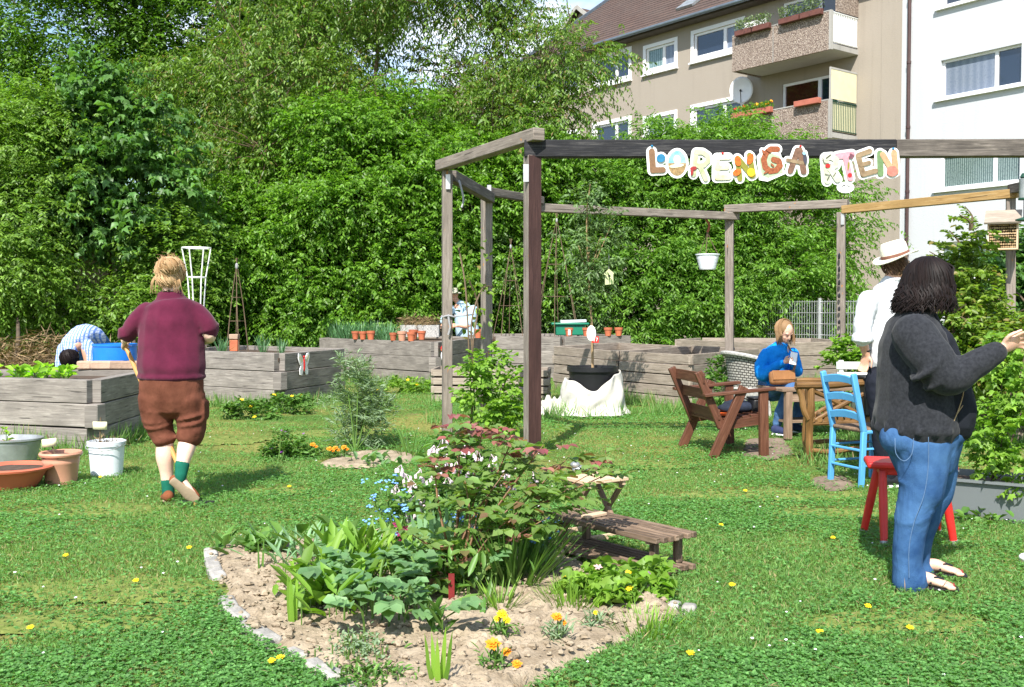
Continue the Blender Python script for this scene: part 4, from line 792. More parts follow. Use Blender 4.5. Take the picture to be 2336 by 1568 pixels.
# wooden stake / block near woman, terracotta brick on bed 2
p = at(535, 783, 16.3); m = MB(); m.box((0, 0, .09), (.13, .13, .18)); o = m.build('flower_pot', MAT['terracotta'], None, (p.x, 16.3, .71), bevel=.01, world=False); tag(o, 'square red clay block under the bean poles', 'clay block'); m = MB(); m.box((0, 0, .23), (.14, .14, .08)); m.build('brick', MAT['brick'], o, bevel=.01, world=False)
# white wire obelisk
Y = 16.0; t = thing('obelisk_trellis', 'white wire cone trellis behind the woman in maroon', 'trellis', (at(448, 860, Y).x, Y, .7)); m = MB()
cz = lambda y: at(448, y, Y).z; cx = at(448, 565, Y).x; lev = [(566, .215), (633, .135), (720, .075)]
def ring_pts(z, r, n=24): return [Vector((cx + r * math.cos(2 * math.pi * k / n), Y + r * math.sin(2 * math.pi * k / n), z)) for k in range(n)]
for y, r in lev[:2]: m.tube(ring_pts(cz(y), r), .011, 6, closed=True)
m.build('ring', MAT['white'], t); m = MB()
for k in range(6):
    a = 2 * math.pi * k / 6 + .3; m.tube([Vector((cx + r * math.cos(a), Y + r * math.sin(a), cz(y))) for y, r in ((566, .215), (633, .135), (860, .03))], .010, 6)
m.build('wire', MAT['white'], t)
# bean pole tripods
def teepee(px, ytop, Y, zb, n, rad, label, mat='stick'):
    t = thing('bean_poles', label, 'plant support', (at(px, 700, Y).x, Y, zb)); top = at(px, ytop, Y)
    for k in range(n):
        a = 2 * math.pi * k / n + .4; m = MB(); b = Vector((top.x + rad * math.cos(a), Y + rad * math.sin(a), zb)); m.tube(bez([b, b.lerp(top, .55) + Vector((random.uniform(-.03, .03), 0, 0)), top + (top - b) * .07], 6), [.008, .008, .008, .007, .007, .006, .006][:7], 5); m.build('pole', MAT[mat], t)
    for f in (.35, .62):
        m = MB(); m.tube([Vector((top.x + rad * (1 - f) * math.cos(2 * math.pi * k / n + .4), Y + rad * (1 - f) * math.sin(2 * math.pi * k / n + .4), zb + (top.z - zb) * f)) for k in range(n)], .005, 4, closed=True); m.build('cross_stick', MAT[mat], t)
    m = MB(); m.tube(ring_pts(0, 0)[:1] + [top, top + Z * -.08], .02, 6) if 0 else m.ell(top - Z * .03, (.025, 0, 0), (0, .025, 0), (0, 0, .05)); m.build('string', MAT['rope'], t)
teepee(540, 603, 16.4, .7, 4, .17, 'brown bean poles tied into a cone on the butterfly bed', 'twig')
teepee(1270, 500, 22.2, .75, 6, .55, 'tall thin bean canes on the grey bed behind the dark post', 'twig'); teepee(1165, 560, 22.2, .75, 5, .4, 'thin bean canes left of the dark brown post', 'twig')
# white film on the ground behind the beds
t = MB(); t.ell((at(690, 800, 19).x, 19, .46), (.62, 0, 0), (0, .4, 0), (0, 0, .20), 24, 12); o = t.build('tarpaulin', MAT['sheet'], None, (at(690, 800, 19).x, 19, 0)); tag(o, 'white sheet bulging up between the butterfly bed and the long bed', 'sheet')
# green sand box / cart and white disc, red sign
c = at(1300, 745, 22); t = thing('green_tub', 'green plastic tub with a pale lid on the grey bed', 'tub', (c.x, 22, .82)); m = MB(); zt = at(1300, 740, 22).z; m.box((c.x, 22, (zt + .82) / 2), (.62, .4, zt - .82)); m.box((c.x, 22, zt + .01), (.8, .5, .05)); m.build('body', plain('green_plastic', (.01, .16, .09), .4, .15, 4, 0), t, bevel=.02); m = MB(); m.bar((c.x - .2, 22, zt + .06), (c.x + .34, 22, zt + .075), .3, .05); m.build('lid', MAT['whiteplastic'], t)
# ================================================================ potted tree wrapped in cloth
pc = Vector((at(1352, 850, 13.4).x, 13.4, 0)); t = thing('potted_tree', 'thin young tree in a black tub half wrapped in white cloth', 'tree', pc); zt = at(1352, 838, 13.2).z
m = MB(); m.lathe([(.24, .05), (.26, .06), (.31, zt - .06), (.335, zt - .06), (.335, zt), (.305, zt), (.30, zt - .06), (.001, zt - .05)], pc, 32); m.build('tub', MAT['black'], t)
m = MB(); m.lathe([(.30, zt - .045), (.001, zt - .02)], pc, 20); m.build('soil', MAT['tread'], t)
tp = at(1343, 640, 13.4); m = MB(); m.tube(bez([pc + Z * .5, pc + Z * 1.1 + Vector((-.01, 0, 0)), tp, tp + Vector((-.03, 0, .8)), tp + Vector((.02, 0, 1.25))], 16), [.018] * 5 + [.013] * 5 + [.008] * 7, 7)
bl = [blob(1345, 640, 13.4, (.16, .16, .25)), blob(1320, 560, 13.4, (.2, .18, .3)), blob(1370, 540, 13.4, (.22, .2, .3)), blob(1340, 470, 13.5, (.2, .2, .3)), blob(1400, 500, 13.4, (.15, .15, .2)), blob(1380, 610, 13.3, (.16, .14, .12))]
limbs(m, tp, [b[0] for b in bl], .01); m.build('trunk', MAT['stick'], t); lv = Leaves(); B, D = crown_pts(bl, 260, .05, 4, (.3, 1.1), .7, .3); P, Dd, Nn = sprays(B, D, .2, 8, .25, .5); lv.add(P, Dd, Nn, rng.uniform(.06, .10, len(P)), .03, kind='diamond'); lv.build('crown', LF['willow'], t)
wc = thing('white_cloth', 'crumpled white cloth draped round the black tub and over the grass', 'cloth', pc)
V = []; na, nr = 120, 30
for i in range(nr):
    q = i / (nr - 1)
    for k in range(na):
        a = 2 * math.pi * k / na; fr = -math.sin(a); top = .50 + .06 * math.cos(a + .6) - .20 * max(0, fr) ** 3 + .02 * math.sin(5 * a)
        zz = top * (1 - q) + .02; fold = .028 * math.sin(a * 7 + 2 * math.sin(a * 2) + q * 4) * q + .045 * noise.noise((math.cos(a) * 2.2 + q, math.sin(a) * 2.2, q * 2.4)) + .012 * math.sin(a * 17 + q * 9) * q * q
        r = .345 + .05 * math.sin(q * 2.6) + .10 * q ** 8 + fold + (.05 * q ** 3 if math.cos(a) < -.2 else 0)
        V.append(pc + Vector((r * math.cos(a), r * math.sin(a), zz)))
m = MB(); m.add(V, [(i * na + k, i * na + (k + 1) % na, (i + 1) * na + (k + 1) % na, (i + 1) * na + k) for i in range(nr - 1) for k in range(na)], None, True); o = m.build('drape', MAT['sheet'], wc); o.modifiers.new('thick', 'SOLIDIFY').thickness = .012
V = []; nx, ny = 60, 36; c2 = gnd(1285, 948)
for j in range(ny):
    for i in range(nx):
        u, v = i / (nx - 1) * 2 - 1, j / (ny - 1) * 2 - 1; h = .17 * (1 - u * u) * (1 - v * v) * (1 + 1.6 * noise.noise((u * 3.2, v * 3.2, 3))) + .06 * abs(noise.noise((u * 9, v * 9, 1)))
        V.append(c2 + Vector((u * .42 * (1 + .2 * noise.noise((v * 3, 1, 1))), .25 + v * .42 + .1 * noise.noise((u * 3, 5, 1)), max(0, h) + .012)))
m = MB(); m.add(V, [(j * nx + i, j * nx + i + 1, (j + 1) * nx + i + 1, (j + 1) * nx + i) for j in range(ny - 1) for i in range(nx - 1)], None, True); m.build('heap', MAT['sheet'], wc)
dcn = at(1348, 765, 14.6)
m = MB(); m.ell((0, 0, 0), (.06, 0, 0), (0, .012, 0), (0, 0, .102), 24, 8); c_ = at(1349, 761, 13.1); o = m.build('white_disc', MAT['white'], None, c_, world=False); tag(o, 'white oval disc hung on the thin potted tree', 'disc')
m = MB(); c_ = at(1358, 775, 13.3); m.box((0, 0, 0), (.09, .008, .085)); o = m.build('tag_sign', MAT['red'], None, c_, world=False); tag(o, 'small red sign tied to the thin potted tree', 'sign')
for k, (x0, z0, x1, z1) in enumerate(((-.03, .02, -.012, -.022), (-.03, .02, -.005, .02), (-.005, .02, -.02, -.022), (.005, .02, .03, .02), (.03, .02, .012, -.022))):
    m = MB(); m.bar((x0, -.006 - k * .0006, z0), (x1, -.006 - k * .0006, z1), .006, .007); m.build('number', MAT['white'], o, world=False)
# small yellow bird house card on the young tree
c_ = at(1389, 632, 13.2); t = thing('bird_house', 'small pale yellow bird house hanging in the young tree', 'bird house', c_); m = MB(); m.plate([(-.055, -.10), (.05, -.095), (.052, .03), (.075, .035), (0, .10), (-.075, .03), (-.053, .03)], c_ + Vector((0, .05, 0)), (1, 0, .04), (-.04, 0, 1), .1); m.build('box', plain('pale_yellow', (.48, .52, .28), .7, .08, 6, 0), t)
m = MB(); m.lathe([(.016, 0), (.016, .004)], (0, 0, 0), 14); o = m.build('hole', MAT['black'], t, world=False); o.location = (0, -.051, .01); o.rotation_euler.x = R(90); m = MB(); m.tube([c_ + Z * .1, c_ + Z * .3], .003, 4); m.build('string', MAT['rope'], t)
# ================================================================ pergola
pg = thing('pergola', 'tall open ring pergola of recycled grey and tarred timbers', 'pergola', gnd(1700, 1000))
def post(px, Y, ytop, wd, mat, yaw=0, px2=None):
    b = Vector((at(px2 or px, 900, Y).x, Y, -.1)); tp_ = at(px, ytop, Y); m = MB(); rot = Matrix.Rotation(yaw, 3, 'Z'); d = tp_ - b
    x = rot @ Vector((1, 0, 0)); zx = d.normalized(); y = zx.cross(x).normalized(); x = y.cross(zx); m.box((b + tp_) / 2, (wd, wd, d.length), Matrix((x, y, zx)).transposed()); return m.build('post', MAT[mat], pg, bevel=.008), b, tp_, x, y
YA, YB, YC, YD, YE, YF, YG = 9.6, 11.3, 13.0, 14.2, 15.9, 14.8, 13.3
pa, b_, t_, x_, y_ = post(1214, YA, 356, .128, 'post', R(22)); m = MB(); cc = (b_ + t_) / 2 - y_ * .0665; m.box(cc, (.126, .004, (t_ - b_).length - .01), Matrix((x_, y_, (t_ - b_).normalized())).transposed()); m.build('painted_face', MAT['brownpaint'], pa)
post(1020, YB, 390, .105, 'post', R(12)); post(1110, YC, 448, .12, 'post', R(20)); post(1222, YD, 470, .12, 'post', 0); post(1664, YE, 492, .125, 'post', R(-18)); pf = post(1919, YF, 485, .115, 'post', R(-25))
post(2306, YG, 440, .11, 'post', R(-20))
def beam(p, Y0, q, Y1, w_, h_, mat, name='beam'):
    m = MB(); m.bar(at(*p, Y0), at(*q, Y1), w_, h_); return m.build(name, MAT[mat], pg, bevel=.008)
beam((1196, 341), YA, (2040, 340), YA, .13, .158, 'blackbeam'); beam((2041, 340), YA, (2560, 338), YA, .13, .158, 'greybeam')
beam((1230, 306), YA - .15, (1004, 379), YB + .05, .12, .115, 'post'); beam((1031, 402), YB + .1, (1120, 452), YC, .10, .125, 'greybeam'); beam((1112, 437), YC, (1235, 458), YD, .1, .10, 'greybeam')
beam((1215, 474), YD, (1682, 494), YE - .02, .11, .115, 'post'); beam((1655, 477), YE, (1935, 465), YF, .12, .12, 'post'); beam((1922, 479), YF - .05, (2322, 441), YG - .1, .1, .115, 'yellowbeam'); beam((2308, 432), YG, (2480, 395), YA + 1.5, .11, .12, 'greybeam')
for px, py, Y in ((1022, 415, YB - .075), (1116, 437, YC - .08), (1200, 395, YA - .09), (1922, 500, YF - .085)):
    m = MB(); c_ = at(px, py, Y); m.box(c_, (.05, .004, .16)); m.build('bracket', MAT['steel'], pg)
# black painted marks on one post, rope on another
for i in range(7):
    m = MB(); c_ = at(1914, 585 + i * 30, YF - .12); m.ell(c_, (.02, 0, 0), (0, .006, 0), (0, 0, .05 - .003 * i), 8, 6); m.build('painted_mark', MAT['black'], pf[0])
m = MB(); c_ = at(1024, 722, YB); m.tube([c_ + Vector((.075 * math.cos(a), .075 * math.sin(a), .01 * math.sin(3 * a))) * 1.0 for a in [i * .5236 for i in range(12)]], .012, 6, closed=True); m.tube([c_ + Vector((.0, -.085, 0)), c_ + Vector((.02, -.09, -.12)), c_ + Vector((0, -.085, -.2))], .012, 6); m.tube([c_ + Vector((.07, -.03, 0)), c_ + Vector((.28, -.05, .02))], .008, 6); o = m.build('rope', MAT['rope'], None, c_); tag(o, 'grey rope knotted round the left pergola post', 'rope')
m = MB(); c_ = at(1047, 412, YB); m.tube(bez([c_, c_ + Vector((.03, -.05, -.1)), c_ + Vector((.05, -.04, -.22)), c_ + Vector((.03, -.05, -.3))], 8), .012, 5); o = m.build('rope', MAT['rope'], None, c_); tag(o, 'frayed string end dangling from the upper left beam', 'rope')
# ---------------------------------------------------------------- letters
def mc_(name, c, var=.2, sc_=30, c2=None): c = [x * .72 for x in c]; c2 = [x * .72 for x in c2] if c2 else None; return plain(name, c, .7, var, sc_, 0, c2=c2)
CLR = {'log': mc_('letter_log_brown', (.26, .14, .07)), 'blue': mc_('letter_blue', (.02, .22, .42)), 'sky': mc_('letter_sky', (.10, .47, .72), .2, 14, (.55, .78, .88)), 'basket': mc_('letter_basket', (.38, .25, .11), .4, 50), 'pale': mc_('letter_pale_green', (.50, .58, .28), .2, 12, (.72, .68, .52)), 'bow': mc_('letter_bow_red', (.38, .03, .03)), 'lemon': mc_('letter_lemon', (.78, .72, .36), .15, 12, (.8, .78, .68)),
       'olive': mc_('letter_olive', (.27, .26, .03)), 'flame': mc_('letter_flame', (.72, .08, .01), .3, 40, (.85, .25, .02)), 'yel': mc_('letter_yellow', (.85, .55, .02)), 'rust': mc_('letter_rust', (.33, .07, .025), .4, 60, (.5, .15, .05)), 'card': mc_('letter_card_green', (.45, .55, .36)), 'bark': mc_('letter_bark', (.21, .11, .07), .35, 40), 'night': mc_('letter_dark_bird', (.06, .06, .09)), 'mint': mc_('letter_mint', (.55, .62, .42), .15, 20, (.72, .74, .62)), 'pink': mc_('letter_pink', (.8, .34, .40)), 'dot': mc_('letter_red_dot', (.6, .02, .02)), 'tan': mc_('letter_tan', (.30, .19, .10), .35, 14, (.45, .33, .20)), 'cuc': mc_('letter_cucumber', (.17, .29, .12)), 'peach': mc_('letter_peach', (.68, .36, .20)), 'plum': mc_('letter_peach_fruit', (.72, .22, .17)), 'plumstar': mc_('letter_plum', (.20, .07, .10))}
YL = YA - .078
def lp(cx, cy): p = at(1451.9 + cx * .27623, 306.5 + cy * .27623, YL); return (p.x, p.z)
LK = .27623 / FPX * YL
def caps(mb, pts, wd, dep, off):
    """rounded strokes, each one a hair further out than the last"""
    P = [lp(*q) for q in pts]
    for i in range(len(P) - 1):
        (x0, z0), (x1, z1) = P[i], P[i + 1]; a = math.atan2(z1 - z0, x1 - x0); r = wd * LK / 2; poly = []
        for k in range(9): t = a + math.pi / 2 + math.pi * k / 8; poly.append((x0 + r * math.cos(t), z0 + r * math.sin(t)))
        for k in range(9): t = a - math.pi / 2 + math.pi * k / 8; poly.append((x1 + r * math.cos(t), z1 + r * math.sin(t)))
        mb.plate(poly, (0, YL - off - i * .0005, 0), (1, 0, 0), (0, 0, 1), dep)
def disc(mb, c, rx, ry, dep, off, rot=0, a0=0, a1=2 * math.pi):
    x, z = lp(*c); poly = []; full = a1 - a0 > 6.28; n_ = 24
    for k in range(n_ if full else n_ + 1): t = a0 + (a1 - a0) * k / n_; u, v = rx * LK * math.cos(t), ry * LK * math.sin(t); poly.append((x + u * math.cos(rot) - v * math.sin(rot), z + u * math.sin(rot) + v * math.cos(rot)))
    mb.plate(poly, (0, YL - off, 0), (1, 0, 0), (0, 0, 1), dep)
Gc = [(1160, 125), (1105, 125), (1065, 160), (1048, 215), (1060, 275), (1100, 308), (1150, 300), (1182, 262), (1172, 225), (1130, 212)]
R1 = [(492, 150), (545, 152), (585, 180), (588, 225), (555, 258), (505, 262)]; R2_ = [(1560, 195), (1610, 190), (1645, 215), (1640, 260), (1590, 285)]
LET = [('L', 'letter L painted as a brown log with a blue bird', [([(125, 145), (135, 300)], 46, 'log'), ([(138, 298), (218, 296)], 42, 'log')], [((200, 200), 36, 34, 'blue', .4)]),
       ('O', 'letter O painted as blue sky over a brown basket', None, None),
       ('R', 'pale green letter R with a red bow', [([(490, 155), (470, 335)], 34, 'pale'), (R1, 34, 'pale'), ([(520, 262), (568, 372)], 34, 'pale')], [((466, 285), 28, 16, 'bow', .2), ((455, 318), 11, 26, 'bow', -.2)]),
       ('E', 'pale yellow letter E', [([(665, 195), (662, 362)], 38, 'lemon'), ([(665, 195), (758, 192)], 36, 'lemon'), ([(665, 278), (745, 276)], 34, 'lemon'), ([(663, 360), (758, 358)], 36, 'lemon')], []),
       ('N', 'olive letter N with red and yellow autumn leaves', [([(832, 200), (852, 368)], 38, 'olive'), ([(838, 205), (950, 345)], 40, 'olive'), ([(930, 175), (962, 340)], 38, 'olive')], [((832, 225), 26, 42, 'flame', .3), ((935, 208), 26, 46, 'flame', -.35), ((825, 318), 36, 26, 'flame', .5), ((942, 318), 32, 36, 'yel', .2)]),
       ('G', 'letter G shaped as a rust red lizard on a green card', [(Gc, 42, 'rust')], [((1085, 140), 7, 26, 'rust', 1.0), ((1045, 150), 8, 24, 'rust', .5), ((1065, 318), 24, 7, 'rust', .5), ((1118, 258), 8, 20, 'rust', .8)]),
       ('A', 'brown letter A with a dark magpie-like bird on its right leg', [([(1328, 135), (1268, 305)], 42, 'bark'), ([(1345, 135), (1378, 310)], 44, 'bark'), ([(1245, 215), (1370, 240)], 24, 'tan')], [((1388, 205), 16, 44, 'night', .1), ((1380, 160), 15, 14, 'sky', 0)]),
       ('R', 'mint letter R with thin twigs and a red ladybird', [([(1558, 195), (1572, 388)], 46, 'mint'), (R2_, 44, 'mint'), ([(1600, 288), (1655, 375)], 46, 'mint')], [((1574, 264), 20, 18, 'dot', 0)]),
       ('T', 'pink letter T with a red dot and a dark star flower', [([(1655, 185), (1775, 168)], 46, 'pink'), ([(1722, 190), (1762, 365)], 42, 'pink')], [((1757, 340), 17, 17, 'dot', 0), ((1745, 265), 7, 34, 'olive', -.1), ((1768, 185), 24, 12, 'plumstar', .5), ((1768, 184), 12, 24, 'plumstar', .3)]),
       ('E', 'brown letter E shaped like twigs, last but one', [([(1828, 180), (1868, 335)], 40, 'tan'), ([(1830, 175), (1922, 142)], 36, 'tan'), ([(1850, 255), (1915, 238)], 30, 'tan'), ([(1868, 333), (1968, 305)], 38, 'tan')], []),
       ('N', 'letter N painted as a cucumber with a pink peach', [([(2008, 160), (2012, 325)], 46, 'cuc'), ([(2030, 170), (2112, 310)], 42, 'peach'), ([(2122, 155), (2138, 310)], 42, 'peach')], [((2106, 308), 46, 42, 'plum', 0)])]
for nm, lab, st, dec in LET:
    if nm == 'O': px, py = lp(335, 245)
    else: px, py = lp(*st[0][0][0])
    t = thing('sign_letter', lab[0].upper() + lab[1:] + ' on the beam', 'letter', (px, YL, py), 'painted letters on the beam'); m = MB()
    if nm == 'O': disc(m, (335, 240), 94, 124, .003, .002); m.build('backing', MAT['white'], t)
    else:
        o_ = .002
        for pts, wd, c in st: caps(m, pts, wd + 44, .003, o_); o_ += .0004
        for c, rx, ry, cc, ro in dec: disc(m, c, rx + 18, ry + 18, .003, o_, ro); o_ += .0004
        if lab.startswith('letter G'): m.plate([lp(*q) for q in ((1010, 380), (990, 185), (1050, 110), (1190, 165), (1225, 330), (1080, 392))], (0, YL - o_ - .004, 0), (1, 0, 0), (0, 0, 1), .003)
        m.build('backing', MAT['white'], t)
        if lab.startswith('letter G'): m = MB(); m.plate([lp(*q) for q in ((1030, 340), (1010, 200), (1090, 150), (1180, 185), (1208, 318), (1085, 362))], (0, YL - .0115, 0), (1, 0, 0), (0, 0, 1), .002); m.build('card', CLR['card'], t)
    o_ = .0125
    if nm == 'O':
        for a0, a1, cc in ((0, math.pi, 'sky'), (math.pi, 2 * math.pi, 'basket')): m = MB(); disc(m, (335, 240), 74, 102, .003, .006, 0, a0, a1); m.build('letter_face', CLR[cc], t)
        m = MB(); disc(m, (335, 215), 28, 40, .002, .0095); m.build('letter_hole', MAT['white'], t); m = MB(); disc(m, (330, 262), 60, 14, .002, .0102, .12); m.build('cloud_strip', MAT['cream'], t)
    else:
        cols = []
        for pts, wd, c in st:
            if c not in cols: cols.append(c)
        for c_ in cols:
            m = MB()
            for pts, wd, c in st:
                if c == c_: caps(m, pts, wd + 5, .003, o_); o_ += .0005 + .0005 * len(pts)
            m.build('letter_face', CLR[c_], t)
        for c, rx, ry, cc, ro in dec: m = MB(); disc(m, c, rx, ry, .003, o_ + .003, ro); m.build('painted_detail', CLR[cc], t); o_ += .0006
        if 'twigs and a red' in lab:
            m = MB()
            for pts in ([(1530, 200), (1545, 240), (1600, 250)], [(1600, 170), (1560, 200)], [(1550, 330), (1590, 340), (1570, 380)], [(1640, 320), (1620, 350)]): m.tube([(lp(*q)[0], YL - o_ - .004, lp(*q)[1]) for q in pts], .0035, 5)
            m.build('twig', MAT['bark'], t)
m = MB(); disc(m, (1725, 440), 72, 46, .003, .001); o = m.build('paper_scrap', MAT['white'], None, (lp(1725, 440)[0], YL, lp(1725, 440)[1])); tag(o, 'white paper scrap hanging below the pink letter T', 'paper')
m = MB(); disc(m, (1712, 425), 22, 5, .001, .0032, .4); disc(m, (1750, 430), 16, 4, .001, .0034, -.5); m.build('pencil_mark', MAT['black'], o)
for c, cc in (((127, 100), 'blue'), ((710, 160), 'dot'), ((1352, 102), 'dot'), ((2118, 122), 'blue')):
    x, z = lp(*c); m = MB(); m.ball((x, YL - .01, z), .012, 8, 6); o = m.build('push_pin', CLR[cc], None, (x, YL, z)); tag(o, ('blue' if cc == 'blue' else 'red') + (' push pin in the beam above the letter ' + {127: 'log L', 710: 'yellow E', 1352: 'brown A', 2118: 'cucumber N'}[c[0]]), 'pin')
# ---------------------------------------------------------------- hanging pot
hp = at(1614, 600, YE - .15); t = thing('hanging_pot', 'white ribbed plastic pot hanging from the far beam', 'hanging pot', hp); q = YE / FPX; zr = at(1614, 580, YE - .15).z
m = MB(); prof = [(.001, -35 * q), (.115, -35 * q)] + [(.118 + .055 * k / 9, (-34 + 34 * k / 10) * q) for k in range(10)] + [(.185, -2 * q), (.185, 0), (.165, 0), (.16, -8 * q), (.001, -9 * q)]
prof = [(r * (1 + (.035 if i % 2 else 0)) if 1 < i < 11 else r, z) for i, (r, z) in enumerate(prof)]; m.lathe(prof, (hp.x, hp.y, zr), 28); m.build('pot', MAT['whiteplastic'], t)
m = MB(); hk = at(1614, 500, YE - .15)
for a in (.2, 2.3, 4.4): m.tube(bez([(hp.x + .17 * math.cos(a), hp.y + .17 * math.sin(a), zr), (hk.x + .05 * math.cos(a), hk.y + .05 * math.sin(a), (zr + hk.z) / 2 - .05), hk - Z * .18], 8), .006, 5)
m.build('cord', MAT['twig'], t); m = MB(); m.tube(bez([hk - Z * .2, hk + Vector((.03, 0, -.1)), hk + Vector((-.02, 0, 0)), hk + Vector((0, 0, .05))], 9), .018, 6); m.build('hook', MAT['rust'], t)
# ---------------------------------------------------------------- insect hotel and bird feeder
Yh = YG - .25; c_ = at(2288, 538, Yh); t = thing('insect_hotel', 'wooden insect hotel with a sloping grey roof on the right post', 'insect hotel', c_); rz = Matrix.Rotation(R(-28), 3, 'Z')
def hb_(mb, c, s_): mb.box(c_ + rz @ Vector(c), s_, rz)
k = Yh / FPX; m = MB(); hb_(m, (-.165, 0, 0), (.02, .2, .36)); hb_(m, (.165, 0, 0), (.02, .2, .36)); hb_(m, (0, 0, -.17), (.31, .2, .02)); hb_(m, (0, .09, 0), (.31, .02, .32)); m.build('case', MAT['palewood'], t)
m = MB(); x_ = rz @ Vector((1, 0, 0)); y_ = rz @ Vector((0, .85, .5)).normalized(); m.box(c_ + rz @ Vector((0, -.02, .235)), (.42, .34, .025), Matrix((x_, y_, x_.cross(y_))).transposed()); m.build('roof', MAT['plank'], t)
m = MB()
for r_ in range(9):
    for q_ in range(12): m.tube([c_ + rz @ Vector((-.14 + q_ * .0255 + random.uniform(-.004, .004), -.085 + random.uniform(-.01, .01), -.145 + r_ * .034)), c_ + rz @ Vector((-.14 + q_ * .0255, .07, -.145 + r_ * .034))], random.uniform(.009, .014), 7)
m.build('hollow_stems', MAT['stick'], t); m = MB(); hb_(m, (0, -.02, .02), (.3, .14, .012)); m.build('shelf', MAT['palewood'], t)
c_ = at(2338, 430, 10.6); t = thing('bird_feeder', 'green and clear tube bird feeder at the right edge under the beam', 'bird feeder', c_); k = 10.6 / FPX
m = MB(); m.lathe([(.03, 22 * k), (.05, 25 * k), (.03, 34 * k)], c_, 16); m.lathe([(.062, -26 * k), (.062, -22 * k)], c_, 16); m.lathe([(.03, -75 * k), (.085, -73 * k), (.085, -70 * k), (.03, -66 * k)], c_, 18); m.build('tray', MAT['greenrail'], t); m = MB(); m.lathe([(.055, -22 * k), (.055, 22 * k)], c_, 16); m.build('tube', MAT['zinc'], t); m = MB(); m.tube([c_ + Z * 34 * k, c_ + Z * 70 * k], .005, 4); m.tube([c_ - Z * 26 * k, c_ - Z * 70 * k], .012, 6); m.build('wire', MAT['darkmetal'], t)
# ================================================================ pots in front of the left bed
def bxy(px, py, dy=.13): p = gnd(px, py); q = at(px, py, p.y + dy); return Vector((q.x, p.y, 0))
c_ = bxy(15, 1068) + Vector((0, .12, 0)); t = thing('zinc_tub', 'oval zinc tub with red soil at the far left edge', 'tub', c_); m = MB(); m.lathe([(.20, 0), (.235, .03)] + [(.235 + .006 * (i % 2) + .05 * i / 10, .03 + .19 * i / 10) for i in range(11)] + [(.305, .235), (.305, .25), (.285, .25), (.27, .2), (.001, .19)], c_, 36, 1.05, .8); m.build('tub', MAT['zinc'], t); m = MB(); m.lathe([(.275, .2), (.001, .215)], c_, 24, 1.05, .8); m.build('soil', plain('red_brown_soil', (.2, .07, .04), .95, .4, 12, .8, 50), t)
leafy('seedling', 'tiny green seedling sprouting in the zinc tub', 'seedling', c_ + Vector((.05, -.08, .2)), LF['lettuce'], 9, .05, .03, .04)
c_ = bxy(28, 1122) + Vector((0, .15, 0)); t = thing('planter_bowl', 'wide orange plastic bowl planter in front of the zinc tub', 'planter', c_); m = MB(); m.lathe([(.14, 0), (.17, .01), (.245, .14), (.285, .15), (.29, .165), (.27, .175), (.235, .15), (.001, .13)], c_, 40); m.build('bowl', MAT['orangeplastic'], t); m = MB(); m.lathe([(.24, .145), (.12, .165), (.001, .155)], c_, 24, wob=.3); m.build('soil', MAT['soil'], t)
c_ = bxy(140, 1110) + Vector((0, .13, 0)); t = thing('flower_pot', 'pale terracotta plastic flower pot with a rolled rim', 'plant pot', c_); m = MB(); m.lathe([(.105, 0), (.115, .005), (.134, .16), (.137, .165), (.139, .185), (.137, .19), (.142, .22), (.158, .225), (.163, .24), (.155, .255), (.138, .25), (.134, .22), (.001, .21)], c_, 40); m.build('pot', MAT['terralight'], t); m = MB(); m.lathe([(.136, .215), (.07, .235), (.001, .225)], c_, 24, wob=.3); m.build('soil', MAT['soil'], t)
c_ = bxy(244, 1090) + Vector((0, .13, 0)); t = thing('bucket', 'white plastic bucket filled with dry stems', 'bucket', c_); m = MB(); m.lathe([(.118, 0), (.125, .004), (.142, .25), (.152, .25), (.155, .285), (.142, .29), (.136, .25), (.001, .245)], c_, 40); m.build('bucket', MAT['whiteplastic'], t); m = MB(); m.tube(bez([c_ + Vector((-.155, 0, .27)), c_ + Vector((-.12, -.12, .235)), c_ + Vector((0, -.168, .222)), c_ + Vector((.12, -.12, .235)), c_ + Vector((.155, 0, .27))], 16), .0035, 5); m.build('handle', MAT['steel'], t)
n = 160; P = np.array(c_) + np.stack([rng.normal(0, .055, n), rng.normal(0, .055, n), rng.uniform(.25, .3, n)], 1); V, Fc = leaf_geo(P, rdir(n) * (1, 1, .3), ZV + rdir(n) * .3, rng.uniform(.06, .14, n), .006); np_mesh('dry_stems', V, Fc, LF['straw'], t)
def marker(px, py, Y, zb, tilt, label):
    c_ = at(px, py, Y); t = thing('plant_label', label, 'plant label', (c_.x, c_.y, zb), 'card labels on sticks'); m = MB(); m.tube([(c_.x + tilt * .18, c_.y, zb - .04), (c_.x - tilt * .06, c_.y, c_.z + .065)], .006, 6); m.build('stick', MAT['twig'], t); m = MB(); V = []
    for i in range(7):
        for j in (0, 1): a = -1 + 2 * i / 6; V.append(Vector((c_.x + a * .058 - 0, c_.y - .014 - .01 * math.cos(a * 2), c_.z + (.032 if j else -.032) + tilt * -.35 * -a * .058)))
    m.add(V, [(2 * i, 2 * i + 2, 2 * i + 3, 2 * i + 1) for i in range(6)], None, True); o = m.build('card', MAT['cream'], t); o.modifiers.new('thick', 'SOLIDIFY').thickness = .004
marker(229, 971, 8.4, .26, -.05, 'pale card label on a stick in the white bucket'); marker(113, 1010, 8.15, .22, .35, 'tilted pale card label in the terracotta pot'); marker(-2, 1092, 8.0, .15, .2, 'pale card label cut by the left edge over the bowl')
